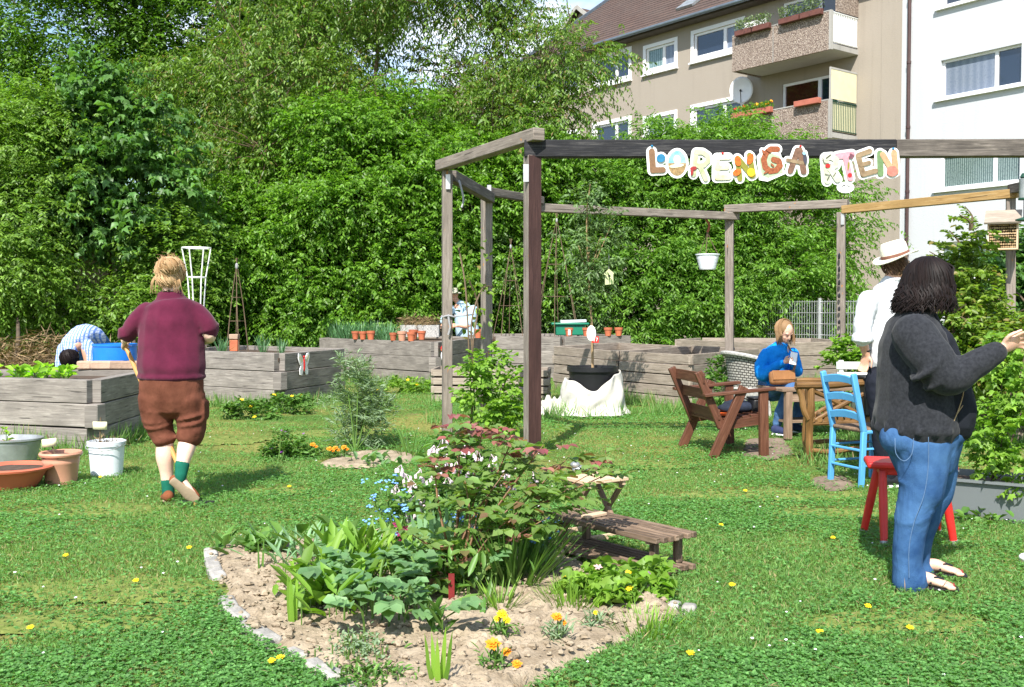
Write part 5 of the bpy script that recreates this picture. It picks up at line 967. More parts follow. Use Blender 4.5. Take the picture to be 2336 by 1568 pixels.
# ================================================================ seats and tables
def B2(mb, p, q, w_, h_, up=Z): mb.bar(p, q, w_, h_, up)
ch = thing('armchair', 'red-brown wooden garden armchair with slatted back', 'armchair', (2.0, 9.9, 0))
e0 = Vector((1.85, 9.46, 0)); wv = Vector((-.15, .80, 0)); fw = Vector((.985, .17, 0))   # near back foot, across, forward
for s_ in (0, 1):
    o = e0 + wv * s_; m = MB(); m.bar(o, o + fw * .30 + Z * .66, .045, .085, wv.normalized().cross(Z)); m.build('leg', MAT['chairwood'], ch, bevel=.005)
    m = MB(); m.bar(o + fw * .50, o + fw * .49 + Z * .62, .05, .085, fw); m.build('leg', MAT['chairwood'], ch, bevel=.005)
    m = MB(); m.bar(o + fw * -.13 + wv * (.055 if s_ == 0 else -.055) + Z * .80, o + fw * .10 + wv * (.055 if s_ == 0 else -.055) + Z * .28, .04, .075, wv.normalized().cross(Z)); m.build('back_post', MAT['chairwood'], ch, bevel=.006)
    m = MB(); m.bar(o + fw * -.09 + Z * .585, o + fw * .60 + Z * .64, .085, .03); m.build('armrest', MAT['chairwood'], ch, bevel=.006)
    m = MB(); m.bar(o + fw * .08 + Z * .29 + wv * (.05 if s_ == 0 else -.05), o + fw * .52 + Z * .35 + wv * (.05 if s_ == 0 else -.05), .03, .08); m.build('seat_rail', MAT['chairwood'], ch)
for i, q in enumerate((.74, .58, .40)):
    m = MB(); f_ = -.13 + (.80 - q) / .52 * .23 + .022; m.bar(e0 + wv * .02 + fw * f_ + Z * q, e0 + wv * .98 + fw * f_ + Z * q, .02, .10, Vector((fw.x * .9, fw.y, .4)).cross(wv).normalized() if 0 else Z); m.build('back_slat', MAT['chairwood'], ch, bevel=.004)
for i in range(6):
    m = MB(); f_ = .10 + i * .085; m.bar(e0 + wv * .08 + fw * f_ + Z * (.335 + .012 * i), e0 + wv * .92 + fw * f_ + Z * (.335 + .012 * i), .075, .022); m.build('seat_slat', MAT['chairwood'], ch, bevel=.003)
m = MB(); c_ = e0 + wv * .45 + fw * .40 + Z * .44; m.ell(c_, (.16, 0, 0), (0, .13, 0), (0, 0, .07)); m.ell(c_ + Vector((-.10, -.06, -.01)), (.12, 0, 0), (0, .1, 0), (0, 0, .05)); o = m.build('jacket', plain('dark_blue_cloth', (.012, .018, .035), .9, .5, 12, .8, 20), None, c_); tag(o, 'dark blue folded jacket lying on the brown armchair seat', 'jacket'); mo = o.modifiers.new('crumple', 'DISPLACE'); tx = bpy.data.textures.new('crumple', 'CLOUDS'); tx.noise_scale = .06; mo.texture = tx; mo.strength = .05
c_ = e0 + wv * .35 + fw * .56 + Z * .46; t = thing('camera_bag', 'small black camera bag on the armchair seat by the arm', 'bag', c_); m = MB(); m.box(c_, (.15, .16, .13), Matrix.Rotation(.2, 3, 'Z')); m.build('body', MAT['black'], t, bevel=.02); m = MB(); m.box(c_ + Z * .07, (.16, .17, .02), Matrix.Rotation(.2, 3, 'Z')); m.build('flap', MAT['darkmetal'], t, bevel=.008); m = MB(); m.tube(bez([c_ + Vector((-.07, 0, .05)), c_ + Vector((-.16, -.05, .06)), c_ + Vector((-.24, .02, -.03))], 8), .008, 5); m.build('strap', MAT['black'], t)
m = MB(); c_ = e0 + wv * .30 + fw * .2 + Z * .385; m.box(c_, (.16, .10, .02), Matrix.Rotation(.2, 3, 'Z')); o = m.build('book', plain('orange_cover', (.75, .12, .02), .5, .1, 4, 0), None, c_); tag(o, 'bright orange booklet lying on the armchair seat', 'book')
# wicker chair
def m_weave():
    m, t, n, l, b = mat_new('woven_wicker'); tc_ = n.new('ShaderNodeTexCoord'); br = n.new('ShaderNodeTexBrick'); br.inputs['Scale'].default_value = 1; br.inputs['Brick Width'].default_value = .07; br.inputs['Row Height'].default_value = .035; br.inputs['Mortar Size'].default_value = .007
    br.inputs['Color1'].default_value = (.40, .38, .34, 1); br.inputs['Color2'].default_value = (.28, .27, .25, 1); br.inputs['Mortar'].default_value = (.035, .032, .028, 1); l.new(tc_.outputs['UV'], br.inputs['Vector']); l.new(br.outputs['Color'], b.inputs['Base Color']); b.inputs['Roughness'].default_value = .8; bump(n, l, br.outputs['Fac'], b, -.8, .03); return m
MAT['weave'] = m_weave()
c_ = Vector((at(1712, 900, 13.3).x, 13.3, 0)); t = thing('wicker_chair', 'pale grey round-backed wicker chair beside the seated girl', 'chair', c_); V = []; na, nz_ = 30, 9
for j in range(nz_):
    for i in range(na + 1):
        a = R(70) + R(260) * i / na; q = j / (nz_ - 1); hh = .82 - .20 * (1 - abs(math.cos((a - R(200)) / 2)) ) * 1.6; r_ = .27 + .06 * q + (.03 if q > .9 else 0)
        V.append(c_ + Vector((r_ * math.cos(a), r_ * math.sin(a), .34 + (hh - .34) * q)))
fq = [(j * (na + 1) + i, j * (na + 1) + i + 1, (j + 1) * (na + 1) + i + 1, (j + 1) * (na + 1) + i) for j in range(nz_ - 1) for i in range(na)]; m = MB(); m.add(V, fq, [[((k % (na + 1)) * .06, (k // (na + 1)) * .06) for k in f] for f in fq], True); o = m.build('backrest', MAT['weave'], t); o.modifiers.new('thick', 'SOLIDIFY').thickness = .025
m = MB(); m.tube([V[(nz_ - 1) * (na + 1) + i] for i in range(na + 1)], .028, 8); m.build('rim', MAT['wicker'], t); m = MB(); m.lathe([(.001, .38), (.28, .38), (.30, .36), (.28, .34), (.001, .34)], c_, 24); m.build('seat', MAT['wicker'], t); m = MB(); m.lathe([(.27, .22), (.285, .34)], c_, 24); m.build('apron', MAT['wicker'], t)
for a in (45, 135, 225, 315): m = MB(); m.tube([c_ + Vector((.24 * math.cos(R(a)), .24 * math.sin(R(a)), .36)), c_ + Vector((.29 * math.cos(R(a)), .29 * math.sin(R(a)), 0))], .022, 8); m.build('leg', MAT['wicker'], t)
# wooden table
t = thing('wooden_table', 'low plain wooden table in front of the seated girl', 'table', (3.1, 11.2, 0)); p0 = Vector((2.93, 10.85, 0)); ux = Vector((.97, .22, 0)); uy = Vector((-.22, .97, 0))
for i in range(5): m = MB(); m.bar(p0 + uy * (.06 + i * .125) + Z * .52 - ux * .08, p0 + uy * (.06 + i * .125) + Z * .52 + ux * 1.02, .118, .03); m.build('top_board', MAT['tablewood'], t, bevel=.003)
for a, b in ((0, .03), (.9, .03), (0, .58), (.9, .58)): m = MB(); m.bar(p0 + ux * a + uy * b, p0 + ux * a + uy * b + Z * .5, .07, .07, ux); m.build('leg', MAT['tablewood'], t, bevel=.004)
for b in (.04, .57): m = MB(); m.bar(p0 + ux * .05 + uy * b + Z * .44, p0 + ux * .88 + uy * b + Z * .44, .025, .09); m.build('apron', MAT['tablewood'], t)
m = MB(); m.bar(p0 + ux * .05 + uy * .3 + Z * .17, p0 + ux * .88 + uy * .3 + Z * .17, .3, .025); m.build('shelf', MAT['tablewood'], t)
c_ = at(1870, 895, 11.0); c_.z = .535; t = thing('cup', 'bright blue plastic cup on the wooden table', 'cup', c_); m = MB(); m.lathe([(.035, 0), (.045, .1), (.041, .1), (.032, .01), (.001, .01)], c_, 20); m.build('cup', MAT['bluebarrel'], t)
# rustic branch chair
t = thing('rustic_chair', 'rustic armchair made of varnished yellow-brown branches', 'chair', (3.0, 9.5, 0)); a0 = Vector((2.66, 9.15, 0)); ux = Vector((.99, .1, 0)); uy = Vector((.27, .96, 0)); wob = lambda s_=.015: Vector((random.uniform(-s_, s_), random.uniform(-s_, s_), random.uniform(-s_, s_)))
def branch(p, q, r_, name, bend=.02, mat='rustic'):
    p, q = Vector(p), Vector(q); c = bez([p, p.lerp(q, .35) + wob(bend), p.lerp(q, .7) + wob(bend), q], 9); m = MB(); m.tube(c, [r_ * random.uniform(.92, 1.06) for _ in c], 9); return m.build(name, MAT[mat], t)
K = lambda a, b, z: a0 + ux * a + uy * b + Z * z
branch(K(0, 0, 0), K(0, 0, .70), .035, 'leg'); branch(K(.55, 0, 0), K(.55, 0, .70), .035, 'leg'); branch(K(-.02, .55, 0), K(-.02, .55, .70), .035, 'leg'); branch(K(.55, .55, 0), K(.55, .55, .70), .035, 'leg')
branch(K(-.14, -.02, .70), K(.64, .0, .72), .034, 'armrest'); branch(K(-.14, .57, .70), K(.64, .55, .72), .034, 'armrest')
branch(K(0, 0, .36), K(.55, 0, .64), .022, 'diagonal'); branch(K(0, 0, .66), K(.55, 0, .36), .022, 'diagonal'); branch(K(0, .55, .36), K(.55, .55, .64), .022, 'diagonal'); branch(K(0, .05, .4), K(-.02, .5, .66), .022, 'diagonal')
for z in (.36, .12): branch(K(0, 0, z), K(.55, 0, z), .024, 'rail'); branch(K(0, .55, z), K(.55, .55, z), .024, 'rail'); branch(K(0, 0, z), K(0, .55, z), .024, 'rail'); branch(K(.55, 0, z), K(.55, .55, z), .024, 'rail')
for i in range(9): branch(K(.02 + i * .065, -.03, .395), K(.02 + i * .065, .58, .395), .026, 'seat_stick', .006)
branch(K(-.13, -.01, .70), K(-.02, -.01, .40), .028, 'brace', .015); branch(K(-.13, .57, .7), K(-.03, .57, .38), .028, 'brace', .015)
# black crate on it
c_ = a0 + ux * .46 + uy * .12; c_ = Vector((at(1985, 900, 9.3).x, 9.28, .425)); t = thing('black_box', 'tall black plastic box standing on the branch seat', 'box', c_); m = MB(); m.box(c_ + Z * .165, (.20, .26, .33)); m.build('body', MAT['black'], t, bevel=.012); m = MB(); m.box(c_ + Z * .342, (.22, .28, .022)); m.build('rim', MAT['darkmetal'], t, bevel=.006)
# blue chair
t = thing('blue_chair', 'light blue ladder-back chair with a rush seat', 'chair', (2.72, 8.2, 0)); L0 = Vector((2.555, 8.22, 0)); wv = Vector((.13, -.34, 0)); fw = Vector((.94, .35, 0))
for s_ in (0, 1):
    o = L0 + wv * s_; m = MB(); m.bar(o + Z * 0, o + fw * .02 + Z * .44, .034, .044, fw); m.bar(o + fw * .02 + Z * .435, o - fw * .085 + Z * .885, .032, .046, fw); m.build('back_post', MAT['blue'], t, bevel=.007)
    m = MB(); m.bar(o + fw * .40, o + fw * .40 + Z * .43, .034, .034, fw); m.build('leg', MAT['blue'], t, bevel=.006)
    for z in (.17, .30): m = MB(); m.tube([o + Z * z, o + fw * .40 + Z * z], .010, 7); m.build('rung', MAT['blue'], t)
for i in (.15, .29):
    for f_ in (0, .40): m = MB(); m.tube([L0 + fw * f_ + Z * i, L0 + wv + fw * f_ + Z * i], .011, 7); m.build('rung', MAT['blue'], t)
for z in (.83, .69, .55):
    m = MB(); f_ = .02 - (z - .44) * .235; pts = [(0, -.035), (.1, -.02), (.2, -.014), (.3, -.02), (.365, -.035), (.365, .022), (.3, .04), (.2, .048), (.1, .04), (0, .022)]; u_ = wv.normalized(); m.plate(pts, L0 + fw * f_ + Z * z, u_, (Z + fw * -.235).normalized(), .018); m.build('back_slat', MAT['blue'], t, bevel=.004)
m = MB(); o = L0 + fw * .21 + wv * .5 + Z * .445; m.box(o, (.42, .35, .035), Matrix((fw.normalized(), wv.normalized() * -1, Z)).transposed()); m.build('seat', plain('rush_seat', (.17, .11, .07), .9, .4, 30, .7, 60), t, bevel=.015)
for s_ in (0, 1): m = MB(); m.tube([L0 + wv * s_ + Z * .43, L0 + wv * s_ + fw * .41 + Z * .43], .016, 7); m.build('seat_rail', MAT['blue'], t)
# white bench
t = thing('white_bench', 'white slatted bench behind the blue chair', 'bench', (4.2, 12.0, 0)); o = Vector((at(1908, 850, 12).x, 12, 0)); ux = Vector((1, -.06, 0))
for i, z in enumerate((.72, .60, .48)): m = MB(); m.bar(o + Z * z + Vector((0, -.03 * i, 0)), o + ux * 1.3 + Z * z + Vector((0, -.03 * i, 0)), .025, .085); m.build('back_slat', MAT['white'], t, bevel=.004)
for i in range(4): m = MB(); m.bar(o + Vector((0, -.12 - .1 * i, .40)), o + ux * 1.3 + Vector((0, -.12 - .1 * i, .40)), .085, .025); m.build('seat_slat', MAT['white'], t, bevel=.004)
for x in (.06, 1.24):
    for y, h in ((.03, .78), (-.42, .38)): m = MB(); m.bar(o + ux * x + Vector((0, y, 0)), o + ux * x + Vector((0, y, h)), .05, .05, ux); m.build('leg', MAT['white'], t, bevel=.004)
# red stool
t = thing('red_stool', 'bright red wooden stool with splayed round legs', 'stool', (2.36, 6.1, 0)); c_ = Vector((2.365, 6.1, 0)); m = MB(); ang = R(-14); rot = Matrix.Rotation(ang, 3, 'Z'); m.box(c_ + Z * .46, (.50, .29, .04), rot); m.build('seat', MAT['red'], t, bevel=.014)
m = MB(); m.box(c_ + Z * .42, (.36, .17, .04), rot); m.build('batten', MAT['red'], t, bevel=.006)
for p_, q_ in (((-.16, -.08), (2.165, 5.95)), ((-.17, .08), (2.155, 6.28)), ((.17, -.08), (2.585, 5.98)), ((.17, .08), (2.62, 6.3))):
    m = MB(); tp_ = c_ + rot @ Vector((p_[0], p_[1], .42)); bt_ = Vector((q_[0], q_[1], 0)); m.tube([bt_, bt_.lerp(tp_, .5), tp_], [.021, .026, .024], 12); lg = m.build('leg', MAT['red'], t); m = MB(); m.tube([bt_ - Z * .002, bt_.lerp(tp_, .07)], .0255, 12); m.build('leg_cap', MAT['zinc'], lg)
# low slatted bench
t = thing('low_bench', 'low weathered bench of thin slats with a lower shelf', 'bench', (.5, 5.6, 0)); o = Vector((.735, 5.16, 0)); L_ = Vector((-.63, .777, 0)); Wd_ = Vector((.777, .63, 0))
for z, ln_, nm in ((.205, .86, 'top_slat'), (.035, .90, 'shelf_slat')):
    for i in range(7): m = MB(); st = random.uniform(-.012, .012); m.bar(o + Wd_ * (.015 + i * .043) + L_ * st + Z * z, o + Wd_ * (.015 + i * .043) + L_ * (ln_ + st) + Z * z, .030, .030); m.build(nm, MAT['benchwood'], t, bevel=.004)
for a, b in ((.08, .06), (.08, .24), (.78, .06), (.78, .24)): m = MB(); m.bar(o + L_ * a + Wd_ * b + Z * .051, o + L_ * a + Wd_ * b + Z * .172, .038, .038, L_); m.build('leg', MAT['benchwood'], t, bevel=.004)
for a in (.08, .78):
    for z in (.1845, .012): m = MB(); m.bar(o + L_ * a + Wd_ * .01 + Z * z, o + L_ * a + Wd_ * .29 + Z * z, .03, .016); m.build('crosspiece', MAT['benchwood'], t)
m = MB(); c_ = o + L_ * .60 + Wd_ * .13 + Z * .231; m.box(c_, (.16, .05, .018), Matrix.Rotation(.75, 3, 'Z')); k_ = m.build('wood_scrap', MAT['palewood'], None, c_, bevel=.003); tag(k_, 'pale offcut of wood lying on the low slatted bench', 'wood scrap')
# folding stool
t = thing('folding_stool', 'small folding stool with a pale wooden top and crossed legs', 'stool', (.48, 6.2, 0)); c_ = Vector((.485, 6.17, 0)); rot = Matrix.Rotation(R(33), 3, 'Z')
for i in range(5): m = MB(); m.box(c_ + rot @ Vector((-.128 + i * .064, 0, .365)), (.061, .30, .022), rot); m.build('top_slat', MAT['palewood'], t, bevel=.003)
for x in (-.13, .13):
    m = MB(); m.bar(c_ + rot @ Vector((x, -.14, .342)), c_ + rot @ Vector((x, .14, .342)), .022, .024); m.build('batten', MAT['palewood'], t)
    for s_ in (-1, 1): m = MB(); q = x * (.86 if s_ > 0 else .98); m.bar(c_ + rot @ Vector((q, s_ * -.15, 0)), c_ + rot @ Vector((q, s_ * .12, .33)), .018, .036, rot @ Vector((1, 0, 0))); m.build('leg', MAT['tablewood'], t, bevel=.003)
for s_ in (-1, 1): m = MB(); m.bar(c_ + rot @ Vector((-.15, s_ * .125, .03)), c_ + rot @ Vector((.15, s_ * .125, .03)), .018, .03); m.build('stretcher', MAT['palewood'], t)
m = MB(); c2 = c_ + Vector((-.07, .1, .40)); m.ell(c2, (.05, 0, 0), (0, .04, 0), (0, 0, .025)); m.ell(c2 + Vector((-.03, -.01, .03)), (.03, 0, 0), (0, .03, 0), (0, 0, .02)); o_ = m.build('crumpled_paper', MAT['zinc'], None, c2); tag(o_, 'crumpled grey foil lying on the pale folding stool', 'foil')
# round wooden disc behind the rose
m = MB(); c_ = at(1093, 997, 7.6); m.lathe([(.18, 0), (.185, .012), (.18, .03), (.001, .034)], c_, 28); o = m.build('round_board', MAT['chairwood'], None, c_); tag(o, 'round brown tray on a stand behind the rose bush', 'tray'); m = MB(); m.tube([c_, (c_.x, c_.y, 0)], .02, 8); m.build('stand', MAT['bark'], o)
# clear plastic tub on the right
c_ = gnd(2330, 1165); c_ = Vector((3.22, 6.85, 0)); t = thing('plastic_tub', 'big cloudy clear plastic tub holding a currant bush', 'tub', c_)
mt, tt, n_, l_, b_ = mat_new('cloudy_plastic'); b_.inputs['Base Color'].default_value = (.20, .22, .23, 1); b_.inputs['Roughness'].default_value = .25; b_.inputs['Transmission Weight'].default_value = .25; b_.inputs['IOR'].default_value = 1.3
def rrect(a, b, r_, z, n=6):
    o = []
    for cx, cy, s0 in ((a - r_, b - r_, 0), (-a + r_, b - r_, 90), (-a + r_, -b + r_, 180), (a - r_, -b + r_, 270)):
        for k in range(n + 1): t_ = R(s0 + 90 * k / n); o.append(Vector((cx + r_ * math.cos(t_), cy + r_ * math.sin(t_), z)))
    return o
rot = Matrix.Rotation(R(-32), 3, 'Z'); m = MB(); rings = [rrect(.30, .20, .08, 0), rrect(.33, .225, .09, .24), rrect(.36, .25, .1, .245), rrect(.36, .25, .1, .262), rrect(.325, .22, .09, .262), rrect(.31, .205, .08, .05)]; k = len(rings[0])
m.add([c_ + rot @ p for r_ in rings for p in r_], [tuple(range(k))[::-1]] + [(i * k + j, i * k + (j + 1) % k, (i + 1) * k + (j + 1) % k, (i + 1) * k + j) for i in range(5) for j in range(k)] + [tuple(range(5 * k, 6 * k))], None, True); m.build('tub', mt, t)
m = MB(); m.plate([((rot @ p).x, (rot @ p).y) for p in rrect(.312, .207, .08, 0)], c_ + Z * .2, (1, 0, 0), (0, 1, 0), .02); m.build('soil', MAT['soil'], t)
# white stray ring by the stool, shoe at the right edge come with the people
# ================================================================ people
def cloth(name, c, c2=None, var=.15, sc_=9, bmp=.25, bs=40, rough=.9, weave=0, gl=0):
    m, t, n, l, b = mat_new(name); tc_ = n.new('ShaderNodeTexCoord'); v = tc_.outputs['Object']; f = noise_n(n, l, v, sc_, 5, .6); r = ramp(n, [(.35, 0), (.68, 1)]); l.new(f, r.inputs[0])
    o = mixc(n, l, r.outputs[0], [x * (1 - var) for x in c], c2 or [x * (1 + var) for x in c]); l.new(o, b.inputs['Base Color']); b.inputs['Roughness'].default_value = rough; b.inputs['Specular IOR Level'].default_value = .2; b.inputs['Sheen Weight'].default_value = gl
    a = noise_n(n, l, mapped(n, l, v, (1, 1, .55)), bs * .32, 4, .6, .8); k = noise_n(n, l, v, bs * 8, 2); ad = n.new('ShaderNodeMath'); ad.operation = 'MULTIPLY_ADD'; ad.inputs[1].default_value = .12; l.new(k, ad.inputs[0]); l.new(a, ad.inputs[2]); bump(n, l, ad.outputs[0], b, bmp, .025); return m
def skin_m(name, c):
    m, t, n, l, b = mat_new(name); tc_ = n.new('ShaderNodeTexCoord'); f = noise_n(n, l, tc_.outputs['Object'], 14, 4); o = mixc(n, l, f, [c[0] * .92, c[1] * .85, c[2] * .82], [min(1, x * 1.07) for x in c]); l.new(o, b.inputs['Base Color']); b.inputs['Roughness'].default_value = .5
    b.inputs['Subsurface Weight'].default_value = .15; b.inputs['Subsurface Radius'].default_value = (.02, .008, .004); b.inputs['Subsurface Scale'].default_value = .3; return m
def hair_m(name, c, c2):
    m, t, n, l, b = mat_new(name); g = n.new('ShaderNodeNewGeometry'); o = mixc(n, l, g.outputs['Random Per Island'], c, c2); l.new(o, b.inputs['Base Color']); b.inputs['Roughness'].default_value = .6; b.inputs['Specular IOR Level'].default_value = .18; return m
SK = {'fair': skin_m('fair_skin', (.66, .41, .31)), 'tan': skin_m('sunny_skin', (.56, .31, .21)), 'pale': skin_m('pale_skin', (.72, .50, .40))}
def limb(mb, pts, rad, flat=None, seg=5, n=14, round_=True):
    P = bez(pts, seg * (len(pts) - 1)); k = len(pts); o = []
    rr = [r if hasattr(r, '__len__') else (r, r) for r in rad]
    for i in range(len(P)):
        q = i / (len(P) - 1) * (k - 1); a = min(int(q), k - 2); f = q - a; f = f * f * (3 - 2 * f); o.append((rr[a][0] * (1 - f) + rr[a + 1][0] * f, rr[a][1] * (1 - f) + rr[a + 1][1] * f))
    if round_:
        d0 = (P[0] - P[1]).normalized(); d1 = (P[-1] - P[-2]).normalized(); a, b = o[0], o[-1]; m0, m1 = min(a), min(b)
        P = [P[0] + d0 * m0 * .9, P[0] + d0 * m0 * .55] + P + [P[-1] + d1 * m1 * .55, P[-1] + d1 * m1 * .9]; o = [(a[0] * .35, a[1] * .35), (a[0] * .82, a[1] * .82)] + o + [(b[0] * .82, b[1] * .82), (b[0] * .35, b[1] * .35)]
    mb.tube(P, o, n, flat)
def fuse(mb, name, mat, root, vox=.01, sm=4, disp=0, ds=.12):
    o = mb.build(name, mat, root, world=False); r = o.modifiers.new('fuse', 'REMESH'); r.mode = 'VOXEL'; r.voxel_size = vox; r.use_smooth_shade = True
    if sm: s_ = o.modifiers.new('smooth', 'SMOOTH'); s_.factor = .5; s_.iterations = sm
    if disp:
        for d_, q in ((disp, ds), (disp * .5, ds * .4)):
            tx = bpy.data.textures.new('folds', 'CLOUDS'); tx.noise_scale = q; tx.noise_depth = 2; m_ = o.modifiers.new('folds', 'DISPLACE'); m_.texture = tx; m_.strength = d_; m_.mid_level = .5
    return o
def head(mb, c, fd, up=Z, s=1.0, nose=True):
    c = Vector(c); fd = Vector(fd).normalized(); up = (Vector(up) - fd * fd.dot(Vector(up))).normalized(); sd = fd.cross(up)
    mb.ell(c + fd * -.008 * s + up * .02 * s, sd * .076 * s, fd * .096 * s, up * .098 * s); mb.ell(c + fd * .03 * s - up * .05 * s, sd * .058 * s, fd * .062 * s, up * .07 * s); mb.ell(c + fd * .055 * s - up * .095 * s, sd * .028 * s, fd * .03 * s, up * .022 * s)
    if nose:
        limb(mb, [c + fd * .085 * s + up * .012 * s, c + fd * .105 * s - up * .028 * s], [.009 * s, .014 * s]); mb.ell(c + fd * .084 * s - up * .066 * s, sd * .024 * s, fd * .012 * s, up * .008 * s); mb.ell(c + fd * .082 * s - up * .078 * s, sd * .021 * s, fd * .012 * s, up * .008 * s)
        for q in (-1, 1): mb.ell(c + fd * .076 * s + up * .026 * s + sd * q * .03 * s, sd * .024 * s, fd * .014 * s, up * .008 * s); mb.ell(c + fd * .058 * s - up * .03 * s + sd * q * .036 * s, sd * .02 * s, fd * .022 * s, up * .018 * s)
    for q in (-1, 1): mb.ell(c - fd * .012 * s - up * .012 * s + sd * q * .078 * s, sd * .01 * s, fd * .018 * s, up * .03 * s)
def eyes(root, c, fd, up=Z, s=1.0):
    c = Vector(c); fd = Vector(fd).normalized(); up = (Vector(up) - fd * fd.dot(Vector(up))).normalized(); sd = fd.cross(up)
    for q in (-1, 1):
        m = MB(); m.ell(c + fd * .080 * s + up * .004 * s + sd * q * .03 * s, sd * .014 * s, fd * .008 * s, up * .007 * s); m.build('eye', MAT['white'], root, world=False); m = MB(); m.ell(c + fd * .087 * s + up * .004 * s + sd * q * .03 * s, sd * .006 * s, fd * .003 * s, up * .006 * s); m.build('iris', MAT['black'], root, world=False)
        m = MB(); limb(m, [c + fd * .088 * s + up * .03 * s + sd * q * .014 * s, c + fd * .082 * s + up * .034 * s + sd * q * .034 * s, c + fd * .07 * s + up * .027 * s + sd * q * .05 * s], [.004 * s] * 3); m.build('eyebrow', MAT['bark'], root, world=False)
    m = MB(); m.ell(c + fd * .0925 * s - up * .0715 * s, sd * .02 * s, fd * .005 * s, up * .006 * s); m.build('lips', plain('lips', (.45, .17, .14), .5, .1, 5, 0), root, world=False)
def hand(mb, w_, d, side, s=1.0, curl=.5, thumb=1, spread=.18):
    """palm and five bent fingers from wrist w_ along d; side: across the palm towards the thumb; fingers curl to d x side"""
    w_, d, side = Vector(w_), Vector(d).normalized(), Vector(side); side = (side - d * side.dot(d)).normalized(); pn = d.cross(side) * thumb
    limb(mb, [w_, w_ + d * .045 * s, w_ + d * .085 * s], [(.026 * s, .016 * s), (.038 * s, .015 * s), (.040 * s, .012 * s)], side)
    for k, (o, L) in enumerate(((.030, .072), (.010, .080), (-.011, .074), (-.030, .058))):
        b = w_ + d * (.086 - abs(o) * .15) * s + side * o * s; a = curl * (1 + .15 * k); p = [b]; dd = (d + side * o / .03 * spread).normalized()
        for j, f in enumerate((.42, .33, .25)): dd = (Matrix.Rotation(-a * thumb if 0 else a, 3, d.cross(pn).normalized()) @ dd) if a else dd; p.append(p[-1] + dd * L * f * s)
        limb(mb, p, [.0095 * s, .009 * s, .0082 * s, .007 * s], seg=3, n=8)
    b = w_ + d * .028 * s + side * .026 * s; limb(mb, [b, b + (side * .8 + d * .55 + pn * .3) * .036 * s, b + (side * .75 + d * 1.3 + pn * .5) * .052 * s], [.013 * s, .0105 * s, .008 * s], seg=3, n=8)
def shoe(mb, heel, toe, wd=.045, h=.05, up=Z):
    heel, toe = Vector(heel), Vector(toe); d = (toe - heel).normalized(); up = Vector(up); s_ = d.cross(up).normalized(); L = (toe - heel).length; u2 = s_.cross(d)
    limb(mb, [heel + u2 * h * .5, heel + d * L * .35 + u2 * h * .45, heel + d * L * .7 + u2 * h * .38, toe - d * .02 + u2 * h * .3], [(wd * .72, h * .5), (wd * .85, h * .47), (wd, h * .4), (wd * .75, h * .3)], s_)
def strands(mb, roots, path, n, r=.004, k=6):
    pass
def P_(px0, py0, Y):
    S = FPX / Y; g = gnd(px0, py0); root_y = Y
    return S, (lambda px, py, dy=0.0: at(px, py, g.y + dy) - Vector((g.x, g.y, 0)))
def person(px0, py0, label):
    g = gnd(px0, py0); return thing('person', label, 'person', (g.x, g.y, 0)), g.y
# ---- 1 walking woman in maroon ------------------------------------------------
root, Y = person(395, 1145, 'person walking away in a maroon jumper and rust cropped trousers'); S, p = P_(395, 1145, Y)
m = MB(); hc = p(390, 628, .02); head(m, hc, (.12, 1, -.1), Z, 1.0)
limb(m, [p(391, 700), p(389, 672), p(389, 640)], [.065, .056, .055]); limb(m, [p(391, 880), p(391, 800), p(391, 730), p(391, 690)], [(.15, .11), (.14, .10), (.14, .09), (.09, .06)], Vector((1, 0, 0)))
limb(m, [p(345, 722), p(302, 752, .0), p(284, 779, .14)], [.04, .034, .026]); hand(m, p(284, 779, .13), (-.35, .6, -.3), (0, .4, .9), .95, .7)
limb(m, [p(438, 722), p(478, 764, -.01), p(466, 779, .15)], [.04, .046, .03]); hand(m, p(466, 779, .15), (-.5, .8, -.1), (0, .2, 1), .95, .6)
limb(m, [p(360, 900), p(368, 985), p(376, 1012), p(376, 1040, -.01), p(381, 1085), p(384, 1120), p(384, 1136, .02)], [.1, .075, .062, .064, .046, .038, .038]); limb(m, [p(384, 1136, .0), p(384, 1140, .14)], [.03, .03])
limb(m, [p(424, 900), p(433, 975, .03), p(430, 1003, 0), p(425, 1022, -.04), p(416, 1060, -.10), p(412, 1088, -.12)], [.1, .08, .064, .064, .046, .036]); limb(m, [p(410, 1090, -.12), p(440, 1128, -.12)], [.03, .03])
fuse(m, 'body', SK['pale'], root, .009, 5)
m = MB(); X = Vector((1, 0, 0)); limb(m, [p(391, 857, .0), p(391, 835), p(391, 790, .0), p(391, 740, -.01), p(391, 704, -.01), p(390, 688, .0), p(389, 679)], [(.235, .165), (.246, .18), (.240, .165), (.225, .15), (.200, .13), (.14, .10), (.105, .075)], X)
for s_, a, b_, c_ in ((-1, p(336, 712), p(308, 738, -.01), p(293, 764, .03)), (1, p(446, 712), p(471, 738, -.02), p(479, 757, 0))): limb(m, [a, b_, c_], [.075, .066, .060], seg=6)
for q in range(3): m.tube([p(290, 752 + q * 8, .02) + Vector((.053 * math.cos(t_), .053 * math.sin(t_), .012 * math.sin(t_ + q))) for t_ in [i * .5236 for i in range(12)]], .016, 7, closed=True); m.tube([p(477, 742 + q * 7, 0) + Vector((.058 * math.cos(t_), .068 * math.sin(t_), .014 * math.sin(t_ + q))) for t_ in [i * .5236 for i in range(12)]], .015, 7, closed=True)
m.tube([p(391, 860) + Vector((.232 * math.cos(t_), .16 * math.sin(t_), 0)) for t_ in [i * .2618 for i in range(24)]], .016, 7, closed=True)
fuse(m, 'jumper', cloth('maroon_knit', (.075, .007, .026), (.112, .012, .038), .15, 5, .22, 20, .95, gl=.15), root, .011, 5, .008, .2)
